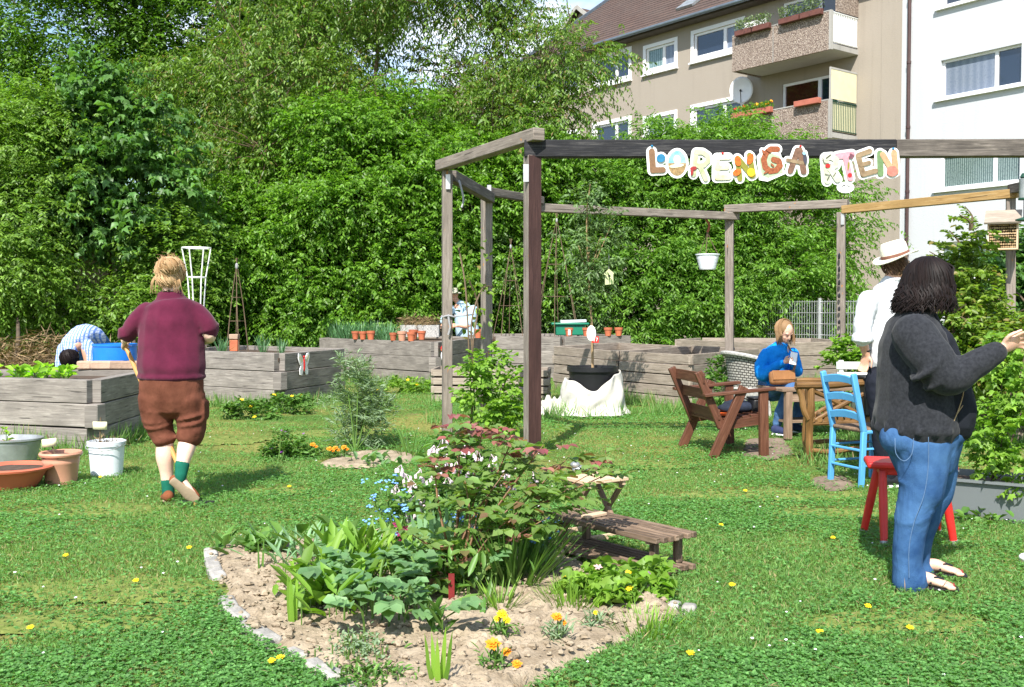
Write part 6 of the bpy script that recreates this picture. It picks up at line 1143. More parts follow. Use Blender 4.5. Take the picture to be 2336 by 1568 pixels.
m = MB(); limb(m, [p(391, 850), p(391, 880), p(391, 912)], [(.225, .16), (.232, .165), (.225, .15)], X); limb(m, [p(354, 905), p(356, 945), p(366, 980, .01), p(374, 1003, .0)], [(.118, .13), (.106, .118), (.09, .10), (.076, .085)], X); limb(m, [p(430, 905), p(435, 945, .02), p(438, 972, .01), p(435, 994, -.01)], [(.118, .13), (.108, .118), (.102, .105), (.094, .095)], X)
for q in range(3): m.tube([p(374, 1000 + q * 5 - 5, .0) + Vector((.074 * math.cos(t_), .08 * math.sin(t_), .01 * math.sin(t_ * 2 + q))) for t_ in [i * .5236 for i in range(12)]], .012, 7, closed=True); m.tube([p(435, 990 + q * 5 - 6, -.01) + Vector((.09 * math.cos(t_), .085 * math.sin(t_), .025 * math.cos(t_) + .01 * math.sin(t_ * 2 + q))) for t_ in [i * .5236 for i in range(12)]], .012, 7, closed=True)
for (x, y, sx) in ((358, 955, .1), (362, 968, .095), (436, 950, .1), (438, 962, .096), (355, 935, .108)): m.tube([p(x, y, .0) + Vector((sx * math.cos(t_), sx * 1.1 * math.sin(t_), .025 * math.sin(t_ + y))) for t_ in [i * .5236 for i in range(12)]], .009, 6, closed=True)
m.box(p(336, 935, .0), (.03, .13, .13)); m.box(p(468, 935, .02), (.03, .13, .13))
fuse(m, 'trousers', cloth('rust_trousers', (.112, .036, .020), (.165, .058, .035), .2, 7, .45, 22), root, .011, 5, .008, .15)
MAT['greensock'] = cloth('green_sock', (.008, .115, .075), None, .15, 20, .2, 60); MAT['shoebrown'] = cloth('brown_suede', (.21, .07, .03), None, .2, 12, .1, 60); MAT['solecream'] = plain('cream_sole', (.28, .21, .14), .7, .15, 12, .2, 60)
m = MB(); limb(m, [p(382, 1095), p(384, 1122), p(385, 1140, .01)], [.045, .043, .04]); m.build('sock', MAT['greensock'], root, world=False); m = MB(); limb(m, [p(416, 1058, -.095), p(413, 1080, -.12), p(410, 1094, -.125)], [.05, .043, .042]); m.build('sock', MAT['greensock'], root, world=False)
m = MB(); shoe(m, p(384, 1146, -.06), p(381, 1146, .19), .055, .085); so_ = fuse(m, 'shoe', MAT['shoebrown'], root, .007, 3); m = MB(); limb(m, [p(384, 1144, -.05), p(382, 1144, .18)], [(.05, .012), (.055, .012)], X); m.build('sole', MAT['solecream'], so_, world=False)
dd = (p(452, 1140, -.10) - p(394, 1092, -.16)).normalized(); sn = Vector((.25, -.9, -.35)); sd_ = dd.cross(sn).normalized(); sn = sd_.cross(dd)
m = MB(); a, b_ = p(397, 1094, -.135), p(446, 1136, -.105); limb(m, [a, a.lerp(b_, .35), a.lerp(b_, .75), b_], [(.037, .034), (.042, .036), (.048, .03), (.04, .026)], sd_); so_ = fuse(m, 'shoe', MAT['shoebrown'], root, .007, 3)
m = MB(); a2, b2 = a + sn * -.034, b_ + sn * -.026
if a2.y > a.y: a2, b2 = a - (a2 - a), b_ - (b2 - b_)
limb(m, [a2 - dd * .01, a2.lerp(b2, .35), a2.lerp(b2, .75), b2 + dd * .015], [(.030, .010), (.033, .010), (.043, .010), (.032, .010)], sd_); m.build('sole', MAT['solecream'], so_, world=False)
# hair: loose knot with flyaway strands
def hairball(mb, c, r, n, a_lo=0, fly=.02, w_=.004, zmin=-.6):
    for i in range(n):
        t_ = random.uniform(0, 6.283); ph = random.uniform(zmin, 1.2); pts = []
        for k in range(6):
            q = k / 5; a = t_ + q * .5; e = ph - q * random.uniform(.7, 1.2); pts.append(Vector(c) + Vector((r[0] * math.cos(e) * math.cos(a), r[1] * math.cos(e) * math.sin(a), r[2] * math.sin(e))) * (1 + random.uniform(0, fly) * q * 3))
        mb.tube(pts, [w_, w_, w_, w_ * .9, w_ * .7, w_ * .3], 4)
HB = hair_m('blonde_hair', (.30, .18, .085), (.56, .39, .22)); m = MB(); c_ = hc + Vector((0, -.012, .03)); m.ell(c_, (.098, 0, 0), (0, .108, 0), (0, 0, .105)); m.ell(c_ + Vector((0, -.03, -.05)), (.088, 0, 0), (0, .075, 0), (0, 0, .07)); kn = p(386, 606, -.085); m.ell(kn, (.066, 0, 0), (0, .05, 0), (0, 0, .055))
hairball(m, c_, (.101, .111, .108), 170, 0, .03, .0045); hairball(m, c_ + Vector((0, -.03, -.05)), (.09, .078, .074), 70, 0, .05, .004); hairball(m, kn, (.07, .054, .059), 80, 0, .05, .0045, -1.2)
for i in range(26): a = random.uniform(-1, 1); b0_ = c_ + Vector((a * .095, -.06, -.04)); m.tube(bez([b0_, b0_ + Vector((a * .02, -.02, -.05)), b0_ + Vector((a * .03 + random.uniform(-.02, .02), 0, -.10 - random.random() * .03))], 6), [.003, .003, .0028, .0025, .002, .0015, .001][:7], 4)
for i in range(40): t_ = random.uniform(-.2, 3.4); b0_ = c_ + Vector((.10 * math.cos(t_), -.02, .105 * math.sin(t_))); m.tube([b0_, b0_ + Vector((random.uniform(-.02, .02), 0, random.uniform(0, .025))), b0_ + Vector((random.uniform(-.04, .04), -.01, random.uniform(-.01, .03)))], [.002, .0015, .0007], 3)
m.build('hair', HB, root, world=False)
m = MB(); m.tube([p(389, 668, 0) + Vector((.066 * math.cos(t_), .064 * math.sin(t_), -.012 * math.sin(t_))) for t_ in [i * .5236 for i in range(12)]], .004, 5, closed=True); m.ball(p(384, 661, -.066), .009); m.build('necklace', MAT['bark'], root, world=False)
a, b_ = Vector(ORG[root]) + p(281, 778, .18), Vector(ORG[root]) + p(313, 850, .12); dv = (b_ - a).normalized(); th_ = thing('rake_handle', 'wooden tool handle gripped in the left hand of the woman in maroon', 'tool', a); m = MB(); m.tube([a - dv * .04, a, b_, a + dv * (a.z - .0) / max(.2, -dv.z)], [.014, .015, .017, .018], 10); m.build('handle', MAT['handlewood'], th_)
m = MB(); e_ = a + dv * (a.z) / max(.2, -dv.z); m.bar(e_ + Vector((-.13, 0, .02)), e_ + Vector((.13, 0, .02)), .025, .02); m.build('head', MAT['darkmetal'], th_)
MAT['toenail'] = plain('dark_red_nail', (.30, .02, .03), .4, .1, 9, 0)
# ---- 2 woman in grey cardigan ---------------------------------------------------
root, Y = person(2085, 1332, 'person with dark bob, grey cardigan and blue jeans stretching out one hand'); S, p = P_(2085, 1332, Y)
FD = Vector((.93, .36, -.05)); m = MB(); hc = p(2126, 657, 0); head(m, hc, FD, Z, .98); limb(m, [p(2098, 735), p(2112, 706), p(2122, 675)], [.07, .058, .056])
limb(m, [p(2100, 990), p(2095, 900), p(2085, 800), p(2085, 740)], [(.13, .14), (.12, .13), (.12, .14), (.07, .10)], X)
limb(m, [p(2088, 785, -.17), p(2162, 858, -.27), p(2232, 826, -.29), p(2282, 797, -.30)], [.06, .055, .042, .029]); hand(m, p(2282, 797, -.30), (.86, .05, .42), (-.35, -.45, .8), 1.06, .5, 1, .3)
limb(m, [p(2100, 770, .2), p(2150, 870, .25), p(2195, 930, .12)], [.07, .055, .035])
limb(m, [p(2100, 1000, -.09), p(2102, 1115, -.11), p(2086, 1160, -.11), p(2074, 1230, -.11), p(2074, 1290, -.11), p(2082, 1322, -.11)], [.08, .065, .055, .045, .036, .036]); limb(m, [p(2122, 1000, .09), p(2130, 1115, .11), p(2114, 1165, .12), p(2097, 1230, .14), p(2094, 1285, .15), p(2102, 1303, .15)], [.08, .06, .05, .045, .036, .036])
for bx_, by_, dy, in ((2083, 1326, -.11), (2106, 1310, .15)):
    b0_ = p(bx_, by_, dy); b0_.z = .052; limb(m, [b0_ + Vector((-.02, .0, .0)), b0_ + Vector((.05, -.02, .012)), b0_ + Vector((.12, -.045, -.008)), b0_ + Vector((.15, -.055, -.014))], [(.032, .03), (.032, .032), (.042, .02), (.042, .015)], Vector((.3, 1, 0)))
    for k in range(5): q = b0_ + Vector((.158 - .010 * k, -.09 + .021 * k + .0, -.016)) if 0 else b0_ + Vector((.152 + .006 * (2 - abs(k - 1)), -.024 - .018 * k, -.016)); limb(m, [q - Vector((.01, 0, 0)), q + Vector((.013 - .001 * abs(k - 3), -.005, -.002))], [.011 if k < 4 else .014, .009 if k < 4 else .013], seg=2, n=8)
fuse(m, 'body', SK['fair'], root, .0065, 4); eyes(root, hc, FD, Z, .98)
for bx_, by_, dy in ((2083, 1326, -.11), (2106, 1310, .15)):
    b0_ = p(bx_, by_, dy); b0_.z = .022; m = MB(); limb(m, [b0_ + Vector((-.05, .005, 0)), b0_ + Vector((.06, -.03, 0)), b0_ + Vector((.19, -.065, 0))], [(.034, .008), (.034, .008), (.044, .008)], Vector((.3, 1, 0))); sl_ = m.build('flip_flop', MAT['black'], root, world=False)
    m = MB(); b0_.z = .052
    for s_ in (-1, 1): m.tube(bez([b0_ + Vector((.06, -.02 + s_ * .036, -.01)), b0_ + Vector((.085, -.03 + s_ * .024, .022)), b0_ + Vector((.13, -.045, .012))], 6), .006, 6)
    m.build('strap', MAT['black'], sl_, world=False)
    for k in range(5): m = MB(); q = b0_ + Vector((.172 + .006 * (2 - abs(k - 1)), -.03 - .018 * k, -.006)); m.ell(q - Vector((.006, 0, .001)), (.005, 0, 0), (0, .005, 0), (0, 0, .002), 8, 5); m.build('toenail', MAT['toenail'], root, world=False)
m = MB(); limb(m, [p(2098, 960), p(2102, 1000), p(2106, 1035)], [(.20, .19), (.19, .2), (.165, .18)], X); m.ell(p(2062, 1000, -.07), (.115, 0, 0), (0, .13, 0), (0, 0, .10)); m.ell(p(2064, 1000, .1), (.11, 0, 0), (0, .13, 0), (0, 0, .10)); m.ell(p(2150, 985, 0), (.10, 0, 0), (0, .17, 0), (0, 0, .09))
limb(m, [p(2102, 1010, -.09), p(2104, 1065, -.10), p(2102, 1115, -.11), p(2086, 1160, -.11), p(2074, 1230, -.11), p(2070, 1285, -.11), p(2077, 1328, -.11)], [(.15, .14), (.122, .125), (.107, .112), (.086, .095), (.075, .08), (.070, .074), (.088, .08)], X); limb(m, [p(2126, 1010, .09), p(2132, 1065, .10), p(2132, 1115, .11), p(2114, 1165, .12), p(2096, 1230, .14), p(2090, 1280, .15), p(2096, 1308, .15)], [(.15, .14), (.112, .12), (.095, .105), (.08, .09), (.068, .075), (.066, .07), (.078, .075)], X)
for (x, y, a_) in ((2086, 1160, .0), (2082, 1174, .1), (2090, 1148, -.1), (2075, 1312, .05), (2072, 1298, -.1), (2103, 1085, .1), (2103, 1062, -.1)): m.tube([p(x, y, -.11) + Vector(((.082 if 1100 < y < 1250 else .072 if y > 1250 else .112) * math.cos(t_), (.09 if y < 1250 else .072) * math.sin(t_), .035 * math.sin(t_ + a_ * 9))) for t_ in [i * .5236 for i in range(12)]], .0075, 6, closed=True)
JN = cloth('blue_denim', (.020, .068, .185), (.060, .145, .30), .2, 5, .5, 22); jo = fuse(m, 'jeans', JN, root, .008, 9, .004, .12)
MAT['thread'] = plain('pale_denim_seam', (.10, .17, .29), .9, .2, 30, 0)
m = MB(); m.tube(bez([p(2118, 985, -.235), p(2118, 1060, -.228), p(2108, 1130, -.224), p(2086, 1190, -.205), p(2074, 1250, -.19), p(2074, 1318, -.19)], 20), .0018, 4); m.build('seam', MAT['thread'], jo, world=False)
m = MB(); m.tube(bez([p(2042, 1000, -.19), p(2044, 1035, -.205), p(2062, 1052, -.215), p(2080, 1036, -.222), p(2084, 1000, -.222)], 12), .0018, 4); m.build('pocket_seam', MAT['thread'], jo, world=False)
m = MB(); limb(m, [p(2162, 965, 0), p(2160, 930, 0), p(2145, 860, 0), p(2118, 780, 0), p(2110, 735, 0)], [(.115, .19), (.125, .20), (.12, .19), (.11, .17), (.07, .09)], X); fuse(m, 'black_top', cloth('black_jersey', (.012, .014, .02), None, .2, 8, .3, 25), root, .012, 4, .012, .1)
m = MB(); limb(m, [p(2088, 972, 0), p(2090, 955, 0), p(2090, 905, 0), p(2088, 850, 0), p(2086, 795, 0), p(2088, 755, 0), p(2096, 728, 0), p(2104, 712, 0)], [(.195, .255), (.20, .25), (.185, .235), (.178, .228), (.162, .225), (.135, .215), (.10, .15), (.068, .08)], X)
limb(m, [p(2084, 764, -.18), p(2122, 815, -.25), p(2164, 860, -.28), p(2225, 832, -.295), p(2272, 804, -.30)], [.108, .105, .092, .068, .054], seg=6); limb(m, [p(2100, 764, .18), p(2150, 860, .25), p(2190, 925, .14)], [.10, .085, .055], seg=6)
for k in range(16): a = k / 16 * 6.283; m.ell(p(2088, 974, 0) + Vector((.19 * math.cos(a), .245 * math.sin(a), 0)), (.018, 0, 0), (0, .018, 0), (0, 0, .028))
for a in ((2120, 830), (2150, 852), (2180, 858)): m.tube([p(a[0], a[1], -.27) + Vector((.075 * math.cos(t_), .088 * math.sin(t_), .075 * math.cos(t_))) for t_ in [i * .5236 for i in range(12)]], .014, 6, closed=True)
CD_ = cloth('charcoal_knit', (.016, .0175, .022), (.028, .030, .036), .2, 70, .12, 30, .95, gl=.08); fuse(m, 'cardigan', CD_, root, .010, 6, .009, .2)
m = MB(); limb(m, [p(2172, 975, -.2), p(2180, 950, -.2), p(2197, 925, -.19)], [.003] * 3, n=5); limb(m, [p(2160, 990, -.2), p(2185, 940, -.21), p(2200, 880, -.18), p(2190, 820, -.12)], [.003] * 4, n=5); m.build('cord', MAT['stick'], root, world=False)
HD = hair_m('dark_brown_hair', (.005, .0035, .0035), (.014, .008, .007)); m = MB(); c_ = hc + Vector((-.022, -.005, .035)); m.ell(c_, (.098, 0, 0), (0, .098, 0), (0, 0, .098)); m.ell(c_ + Vector((-.035, -.02, -.06)), (.09, 0, 0), (0, .095, 0), (0, 0, .08))
top_ = c_ + Vector((.03, 0, .105))
for i in range(520):
    a = random.uniform(.95, 6.1) + FD.angle(X) * 0; a = math.atan2(FD.y, FD.x) + random.uniform(.95, 5.33) ; ca, sa = math.cos(a), math.sin(a); out = 1.06 + random.uniform(0, .12); pts = []; ln = random.uniform(.10, .165); wv_ = random.uniform(0, 6.28); am = random.uniform(.007, .018)
    for k in range(15):
        q = k / 14; e = math.pi / 2 - min(q * 2.2, 1) * math.pi / 2; r_ = Vector((.10 * math.cos(e) * ca * out, .10 * math.cos(e) * sa * out, .102 * math.sin(e) * out)); dn = max(0, q - .42) / .58; r_ += Vector((ca * .028 * dn - .022 * dn, sa * .028 * dn, -ln * dn)); r_ += Vector((math.cos(wv_ + q * 17) * am * q, math.sin(wv_ + q * 15) * am * q, math.sin(wv_ + q * 13) * am * .6 * q)); pts.append(c_ + r_)
    m.tube(pts, [.0045, .0055] + [.006] * 8 + [.0055, .005, .0042, .003, .0012], 5)
for i in range(90):   # fringe
    s_ = random.uniform(-.085, .085); sdv = FD.cross(Z).normalized(); b0_ = c_ + Vector((.02, 0, .10)) + sdv * s_ * .5; m.tube(bez([b0_, c_ + FD * .078 + sdv * s_ + Z * .072, c_ + FD * (.092 - abs(s_) * .35) + sdv * s_ * 1.15 + Z * (.03 + random.uniform(-.02, .015))], 6), [.005, .005, .005, .005, .004, .003, .0015][:7], 5)
m.build('hair', HD, root, world=False)
# ---- 3 man in the white hat -----------------------------------------------------
root, Y = person(2040, 1112, 'person in a white straw hat and white shirt, arm hanging by the bench'); S, p = P_(2040, 1112, Y); FD = Vector((.86, .5, -.08)); ax_ = Vector((.8, .6, 0))
m = MB(); hc = p(2047, 604, .06); head(m, hc, FD, Z, 1.04); limb(m, [p(2030, 665, .08), p(2034, 640, .07), p(2040, 618, .06)], [.07, .06, .056]); limb(m, [p(2025, 860, .08), p(2022, 760, .08), p(2025, 690, .08)], [(.11, .08), (.12, .09), (.11, .07)], ax_)
limb(m, [p(1978, 682, -.02), p(1966, 762, -.05), p(1976, 808, -.02)], [.055, .046, .031]); hand(m, p(1976, 806, -.02), (-.1, .1, -1), (.5, -.5, 0), 1.05, .35, 1, .1); limb(m, [p(2075, 680, .2), p(2085, 760, .25), p(2080, 830, .25)], [.055, .046, .031])
for hx, dy in ((2008, .0), (2045, .18)): limb(m, [p(hx, 850, dy), p(hx + 8, 970, dy - .02), p(hx + 18, 1095, dy)], [.05, .055, .045])
fuse(m, 'body', SK['tan'], root, .009, 4); eyes(root, hc, FD, Z, 1.04)
m = MB(); limb(m, [p(2024, 829, .08), p(2024, 805, .08), p(2023, 745, .08), p(2024, 700, .08), p(2028, 665, .08), p(2032, 645, .07)], [(.178, .14), (.182, .145), (.182, .14), (.195, .135), (.15, .11), (.075, .072)], ax_); limb(m, [p(1982, 684, -.03), p(1971, 725, -.05), p(1968, 772, -.05)], [.080, .071, .066], seg=6); limb(m, [p(2075, 680, .2), p(2085, 760, .25)], [.085, .07], seg=6)
for q in range(2): m.tube([p(1967, 768 + q * 8, -.05) + Vector((.07 * math.cos(t_), .07 * math.sin(t_), .008 * math.sin(t_))) for t_ in [i * .5236 for i in range(12)]], .014, 7, closed=True)
m.tube([p(2034, 640, .07) + Vector((.072 * math.cos(t_), .07 * math.sin(t_), .015 * math.sin(t_ + 2))) for t_ in [i * .5236 for i in range(12)]], .014, 7, closed=True)
fuse(m, 'shirt', cloth('white_cotton', (.58, .59, .62), None, .04, 6, .4, 18, .8), root, .011, 4, .018, .13)
m = MB(); limb(m, [p(2024, 802, .08), p(2024, 845, .08), p(2024, 880, .08)], [(.165, .125), (.17, .135), (.165, .13)], ax_)
for hx, dy in ((2004, .0), (2045, .18)): limb(m, [p(hx, 870, dy), p(hx + 8, 970, dy - .02), p(hx + 18, 1090, dy)], [.105, .085, .075])
fuse(m, 'trousers', cloth('black_denim', (.012, .014, .022), None, .2, 8, .4, 22), root, .012, 4, .012, .1)
for hx, dy in ((2018, -.05), (2062, .14)): m = MB(); b0_ = p(hx, 1110, dy); b0_.z = .012; shoe(m, b0_, b0_ + Vector((.22, .10, 0)), .05, .09); so_ = fuse(m, 'shoe', MAT['black'], root, .008, 3); m = MB(); limb(m, [b0_, b0_ + Vector((.225, .10, 0))], [(.046, .016), (.05, .016)], Vector((-.4, .9, 0))); m.build('sole', MAT['white'], so_, world=False)
HM = hair_m('brown_hair', (.06, .03, .018), (.12, .065, .04)); m = MB(); c_ = hc + Vector((-.012, -.006, .0)); m.ell(c_ + Z * .012, FD * .1, FD.cross(Z).normalized() * .085, Z * .09); hairball(m, c_ + Vector((-.015, -.008, .0)), (.10, .09, .092), 110, 0, .01, .004, -.3); m.build('hair', HM, root, world=False)
ht = MB(); up_ = Vector((-.30, -.05, 1)).normalized(); hx_ = FD.normalized(); hx_ = (hx_ - up_ * hx_.dot(up_)).normalized(); hy_ = up_.cross(hx_); bc = p(2043, 586, .05); V = []
prof = [(.175, .0), (.172, .006), (.105, .004), (.104, .03), (.100, .09), (.082, .118), (.04, .112), (.001, .104)]; prof_in = [(.172, -.006), (.1, -.004), (.001, -.004)]
n_ = 36
for r_, z in prof_in[::-1] + prof:
    for k in range(n_): a = 2 * math.pi * k / n_; wz = (.014 * math.cos(2 * a) * (r_ - .1) / .075 if r_ > .11 else 0); V.append(bc + hx_ * (r_ * 1.1 * math.cos(a)) + hy_ * (r_ * .92 * math.sin(a)) + up_ * (z - wz - (.02 * math.cos(a) ** 2 if z > .1 and r_ < .05 else 0)))
ht.add(V, [(i * n_ + k, i * n_ + (k + 1) % n_, (i + 1) * n_ + (k + 1) % n_, (i + 1) * n_ + k) for i in range(10) for k in range(n_)], None, True); ho = thing('sun_hat', 'white straw hat with a brown band on the head of the man in white', 'hat', ORG[root] + bc)
V2 = ht.v; ht.v = [(a + ORG[root].x, b + ORG[root].y, c + ORG[root].z) for a, b, c in V2]; ht.build('hat', plain('white_straw', (.72, .68, .56), .8, .08, 9, .3, 160), ho)
m = MB(); m.tube([ORG[root] + bc + hx_ * (.1165 * math.cos(t_)) + hy_ * (.0975 * math.sin(t_)) + up_ * .018 for t_ in [i * .2094 for i in range(30)]], [(.004, .013)] * 30, 6, up_.cross(hx_) if 0 else hx_, closed=True); m.build('band', plain('brown_band', (.18, .075, .05), .7, .2, 9, 0), ho)
m = MB(); sdv = FD.cross(Z).normalized()
for q in (-1, 1): m.ell(hc + FD * .098 + sdv * q * .034 + Z * .006, sdv * .026, FD * .006, Z * .019)
m.tube([hc + FD * .096 + sdv * .06 + Z * .01, hc - FD * .02 + sdv * .086], .003, 5); m.tube([hc + FD * .096 - sdv * .06 + Z * .01, hc - FD * .02 - sdv * .086], .003, 5); m.build('sunglasses', MAT['black'], root, world=False)
m = MB(); m.tube([p(1975, 800, -.02) + Vector((.035 * math.cos(t_), .033 * math.sin(t_), .004 * math.sin(t_))) for t_ in [i * .5236 for i in range(12)]], .007, 6, closed=True); m.build('wristwatch', MAT['black'], root, world=False)
# ---- 4 seated girl --------------------------------------------------------------
root, Y = person(1785, 988, 'person sitting in a bright blue jacket looking down at a phone'); S, p = P_(1785, 988, Y); FD = Vector((.42, -.72, -.55)); ax_ = Vector((.85, .5, 0))
m = MB(); hc = p(1790, 758, -.05); head(m, hc, FD, Vector((.25, -.45, .85)), .98); limb(m, [p(1779, 800, .02), p(1782, 786, .0), p(1787, 772, -.02)], [.065, .054, .052]); limb(m, [p(1772, 880, .08), p(1774, 840, .06), p(1778, 805, .02)], [(.15, .11), (.14, .11), (.13, .09)], ax_)
limb(m, [p(1746, 808, -.02), p(1738, 852, -.06), p(1790, 826, -.26)], [.05, .042, .026]); hand(m, p(1788, 826, -.25), (.75, -.35, .25), (-.1, -.3, .9), .9, .6); limb(m, [p(1808, 806, .08), p(1818, 850, .0), p(1808, 828, -.22)], [.05, .042, .026]); hand(m, p(1808, 830, -.21), (-.05, -.5, .75), (-.9, 0, .2), .9, .6)
for a in (([1758, 884, .03], [1802, 884, -.22], [1781, 940, -.2], [1772, 972, -.16]), ([1775, 884, .12], [1828, 888, .0], [1820, 940, .0], [1816, 972, .02])): limb(m, [p(*q) for q in a], [.085, .062, .05, .038])
fuse(m, 'body', SK['fair'], root, .008, 4); pass
m = MB(); limb(m, [p(1768, 874, .08), p(1768, 850, .07), p(1772, 825, .05), p(1776, 803, .02), p(1781, 790, .01)], [(.20, .155), (.205, .155), (.195, .145), (.165, .115), (.085, .085)], ax_); limb(m, [p(1748, 810, -.01), p(1736, 838, -.06), p(1741, 856, -.09), p(1768, 838, -.18), p(1785, 828, -.24)], [.078, .072, .07, .055, .042], seg=5); limb(m, [p(1806, 808, .07), p(1818, 845, .0), p(1812, 838, -.13), p(1809, 832, -.2)], [.078, .068, .052, .042], seg=5); m.ell(p(1772, 796, .06), (.10, 0, 0), (0, .06, 0), (0, 0, .055))
fuse(m, 'jacket', cloth('bright_blue_fleece', (.0, .19, .66), (.01, .27, .8), .12, 6, .35, 20), root, .011, 3, .022, .10)
JB = cloth('mid_blue_denim', (.04, .10, .24), (.10, .2, .38), .2, 6, .4, 24); m = MB(); limb(m, [p(1764, 872, .08), p(1766, 888, .07)], [(.19, .16), (.18, .15)], ax_)
for a in (([1758, 884, .03], [1803, 884, -.22], [1783, 935, -.21], [1773, 966, -.17]), ([1775, 884, .12], [1829, 887, .0], [1822, 935, .0], [1817, 966, .02])): limb(m, [p(*q) for q in a], [.105, .084, .066, .052])
fuse(m, 'jeans', JB, root, .010, 3, .012, .08)
for a in (([1765, 989, -.20], [1797, 990, -.33]), ([1808, 988, .02], [1838, 988, -.10])):
    b0_, e_ = p(*a[0]), p(*a[1]); b0_.z = e_.z = .012; m = MB(); shoe(m, b0_, e_, .045, .10); so_ = fuse(m, 'shoe', cloth('navy_canvas', (.03, .04, .10), None, .2, 9, .1, 50), root, .007, 3); m = MB(); d_ = (e_ - b0_).normalized(); limb(m, [b0_, e_ + d_ * .02], [(.043, .016), (.046, .016)], d_.cross(Z)); m.ell(e_ + Z * .025, d_ * .04, d_.cross(Z) * .04, Z * .02); m.build('sole', MAT['white'], so_, world=False)
HG = hair_m('light_brown_hair', (.15, .085, .04), (.30, .185, .095)); m = MB(); c_ = hc + Vector((.25, -.45, .85)).normalized() * .03 - FD.normalized() * .026; m.ell(c_, (.092, 0, 0), (0, .092, 0), (0, 0, .096)); fh = math.atan2(FD.y, FD.x)
for i in range(260):
    a = fh + random.uniform(1.2, 5.08); ca, sa = math.cos(a), math.sin(a); out = random.uniform(1.0, 1.08); pts = []; ln = random.uniform(.10, .19)
    for k in range(8): q = k / 7; e = math.pi / 2 - min(q * 2, 1) * math.pi / 2; dn = max(0, q - .5) * 2; pts.append(c_ + Vector((.098 * math.cos(e) * ca * out + .02 * dn, .102 * math.cos(e) * sa * out - .04 * dn, .102 * math.sin(e) * out - ln * dn)))
    m.tube(pts, [.004, .005, .005, .005, .005, .004, .003, .001], 4)
m.build('hair', HG, root, world=False)
W0 = ORG[root]; c_ = W0 + p(1810, 818, -.30); t = thing('phone', 'white phone held in the hands of the girl in blue', 'phone', c_); m = MB(); m.box(c_, (.075, .012, .15), Matrix.Rotation(-.5, 3, 'X') @ Matrix.Rotation(.25, 3, 'Y')); m.build('case', MAT['white'], t, bevel=.005); m = MB(); m.box(c_ + Vector((0, .008, .004)), (.066, .004, .13), Matrix.Rotation(-.5, 3, 'X') @ Matrix.Rotation(.25, 3, 'Y')); m.build('screen', MAT['black'], t)
c_ = W0 + p(1784, 862, -.25); t = thing('shoulder_bag', 'tan leather shoulder bag on the lap of the girl in blue', 'bag', c_); bm_ = Matrix.Rotation(.25, 3, 'Z') @ Matrix.Rotation(-.25, 3, 'X'); m = MB(); m.box(c_, (.30, .085, .15), bm_); fl = m.build('body', cloth('tan_leather', (.23, .105, .042), (.32, .16, .07), .15, 9, .3, 26, .5), t, bevel=.035)
m = MB(); m.box(c_ + bm_ @ Vector((0, -.047, .02)), (.27, .014, .105), bm_); m.build('flap', cloth('tan_leather_flap', (.27, .125, .05), None, .12, 9, .2, 26, .5), t, bevel=.006); m = MB(); m.tube(bez([c_ + Vector((.12, 0, .05)), c_ + Vector((.16, .02, .22)), W0 + p(1804, 800, -.12), W0 + p(1796, 786, .02)], 12), [(.012, .004)] * 13, 6); m.build('strap', plain('brown_strap', (.2, .10, .06), .6, .2, 9, 0), t)
# ---- 5 man in light blue shirt by the long bed -------------------------------------
root, Y = person(1058, 850, 'person in a pale blue shirt and sun hat reaching over the long bed'); S, p = P_(1058, 850, Y); m = MB(); hc = p(1036, 674, -.05); FD = Vector((-.8, -.3, -.5)); head(m, hc, FD, Z, 1.02)
limb(m, [p(1050, 700), p(1044, 690), p(1039, 680)], [.07, .06, .056]); limb(m, [p(1060, 775, 0), p(1056, 735, 0), p(1050, 700, 0)], [(.17, .13), (.17, .13), (.15, .1)], X)
limb(m, [p(1026, 705, -.1), p(1014, 738, -.2), p(998, 752, -.4)], [.055, .045, .03]); hand(m, p(999, 752, -.38), (-.5, -.5, -.3), (0, .5, .6), 1.0, .5); limb(m, [p(1078, 705, -.02), p(1070, 743, -.15), p(1042, 744, -.32)], [.055, .045, .03]); hand(m, p(1043, 744, -.31), (-.8, -.4, 0), (0, .3, 1), 1.0, .5)
for hx in (1050, 1072): limb(m, [p(hx, 775, 0), p(hx, 812, 0), p(hx, 846, 0)], [.09, .065, .045])
fuse(m, 'body', SK['tan'], root, .012, 4); m = MB(); limb(m, [p(1068, 772, 0), p(1066, 755, 0), p(1060, 725, 0), p(1054, 703, 0), p(1048, 693, 0)], [(.25, .2), (.26, .2), (.23, .17), (.19, .13), (.09, .08)], X); limb(m, [p(1028, 706, -.08), p(1016, 724, -.15), p(1012, 734, -.2)], [.10, .09, .085], seg=5); limb(m, [p(1080, 706, -.02), p(1078, 726, -.08), p(1072, 738, -.13)], [.10, .09, .085], seg=5)
fuse(m, 'shirt', cloth('pale_blue_cotton', (.33, .47, .58), (.42, .54, .63), .06, 6, .4, 14), root, .014, 4, .02, .14)
m = MB(); limb(m, [p(1064, 765, 0), p(1062, 785, 0)], [(.22, .17), (.2, .16)], X)
for hx in (1048, 1074): limb(m, [p(hx, 780, 0), p(hx, 812, 0), p(hx, 846, 0)], [.11, .09, .08])
fuse(m, 'trousers', JN, root, .016, 3)
for hx in (1046, 1072): m = MB(); shoe(m, p(hx, 849, .05), p(hx - 6, 849, -.2), .05, .09); fuse(m, 'shoe', MAT['black'], root, .012, 2)
c_ = ORG[root] + hc + Vector((-.02, -.02, .07)); t = thing('bucket_hat', 'beige brimmed hat on the man in pale blue behind the post', 'hat', c_); m = MB(); m.lathe([(.001, -.004), (.1, -.004), (.185, -.03), (.187, -.024), (.105, .012), (.095, .075), (.07, .09), (.001, .09)], c_, 24); m.build('hat', plain('beige_canvas', (.42, .40, .33), .9, .1, 9, .2, 80), t)
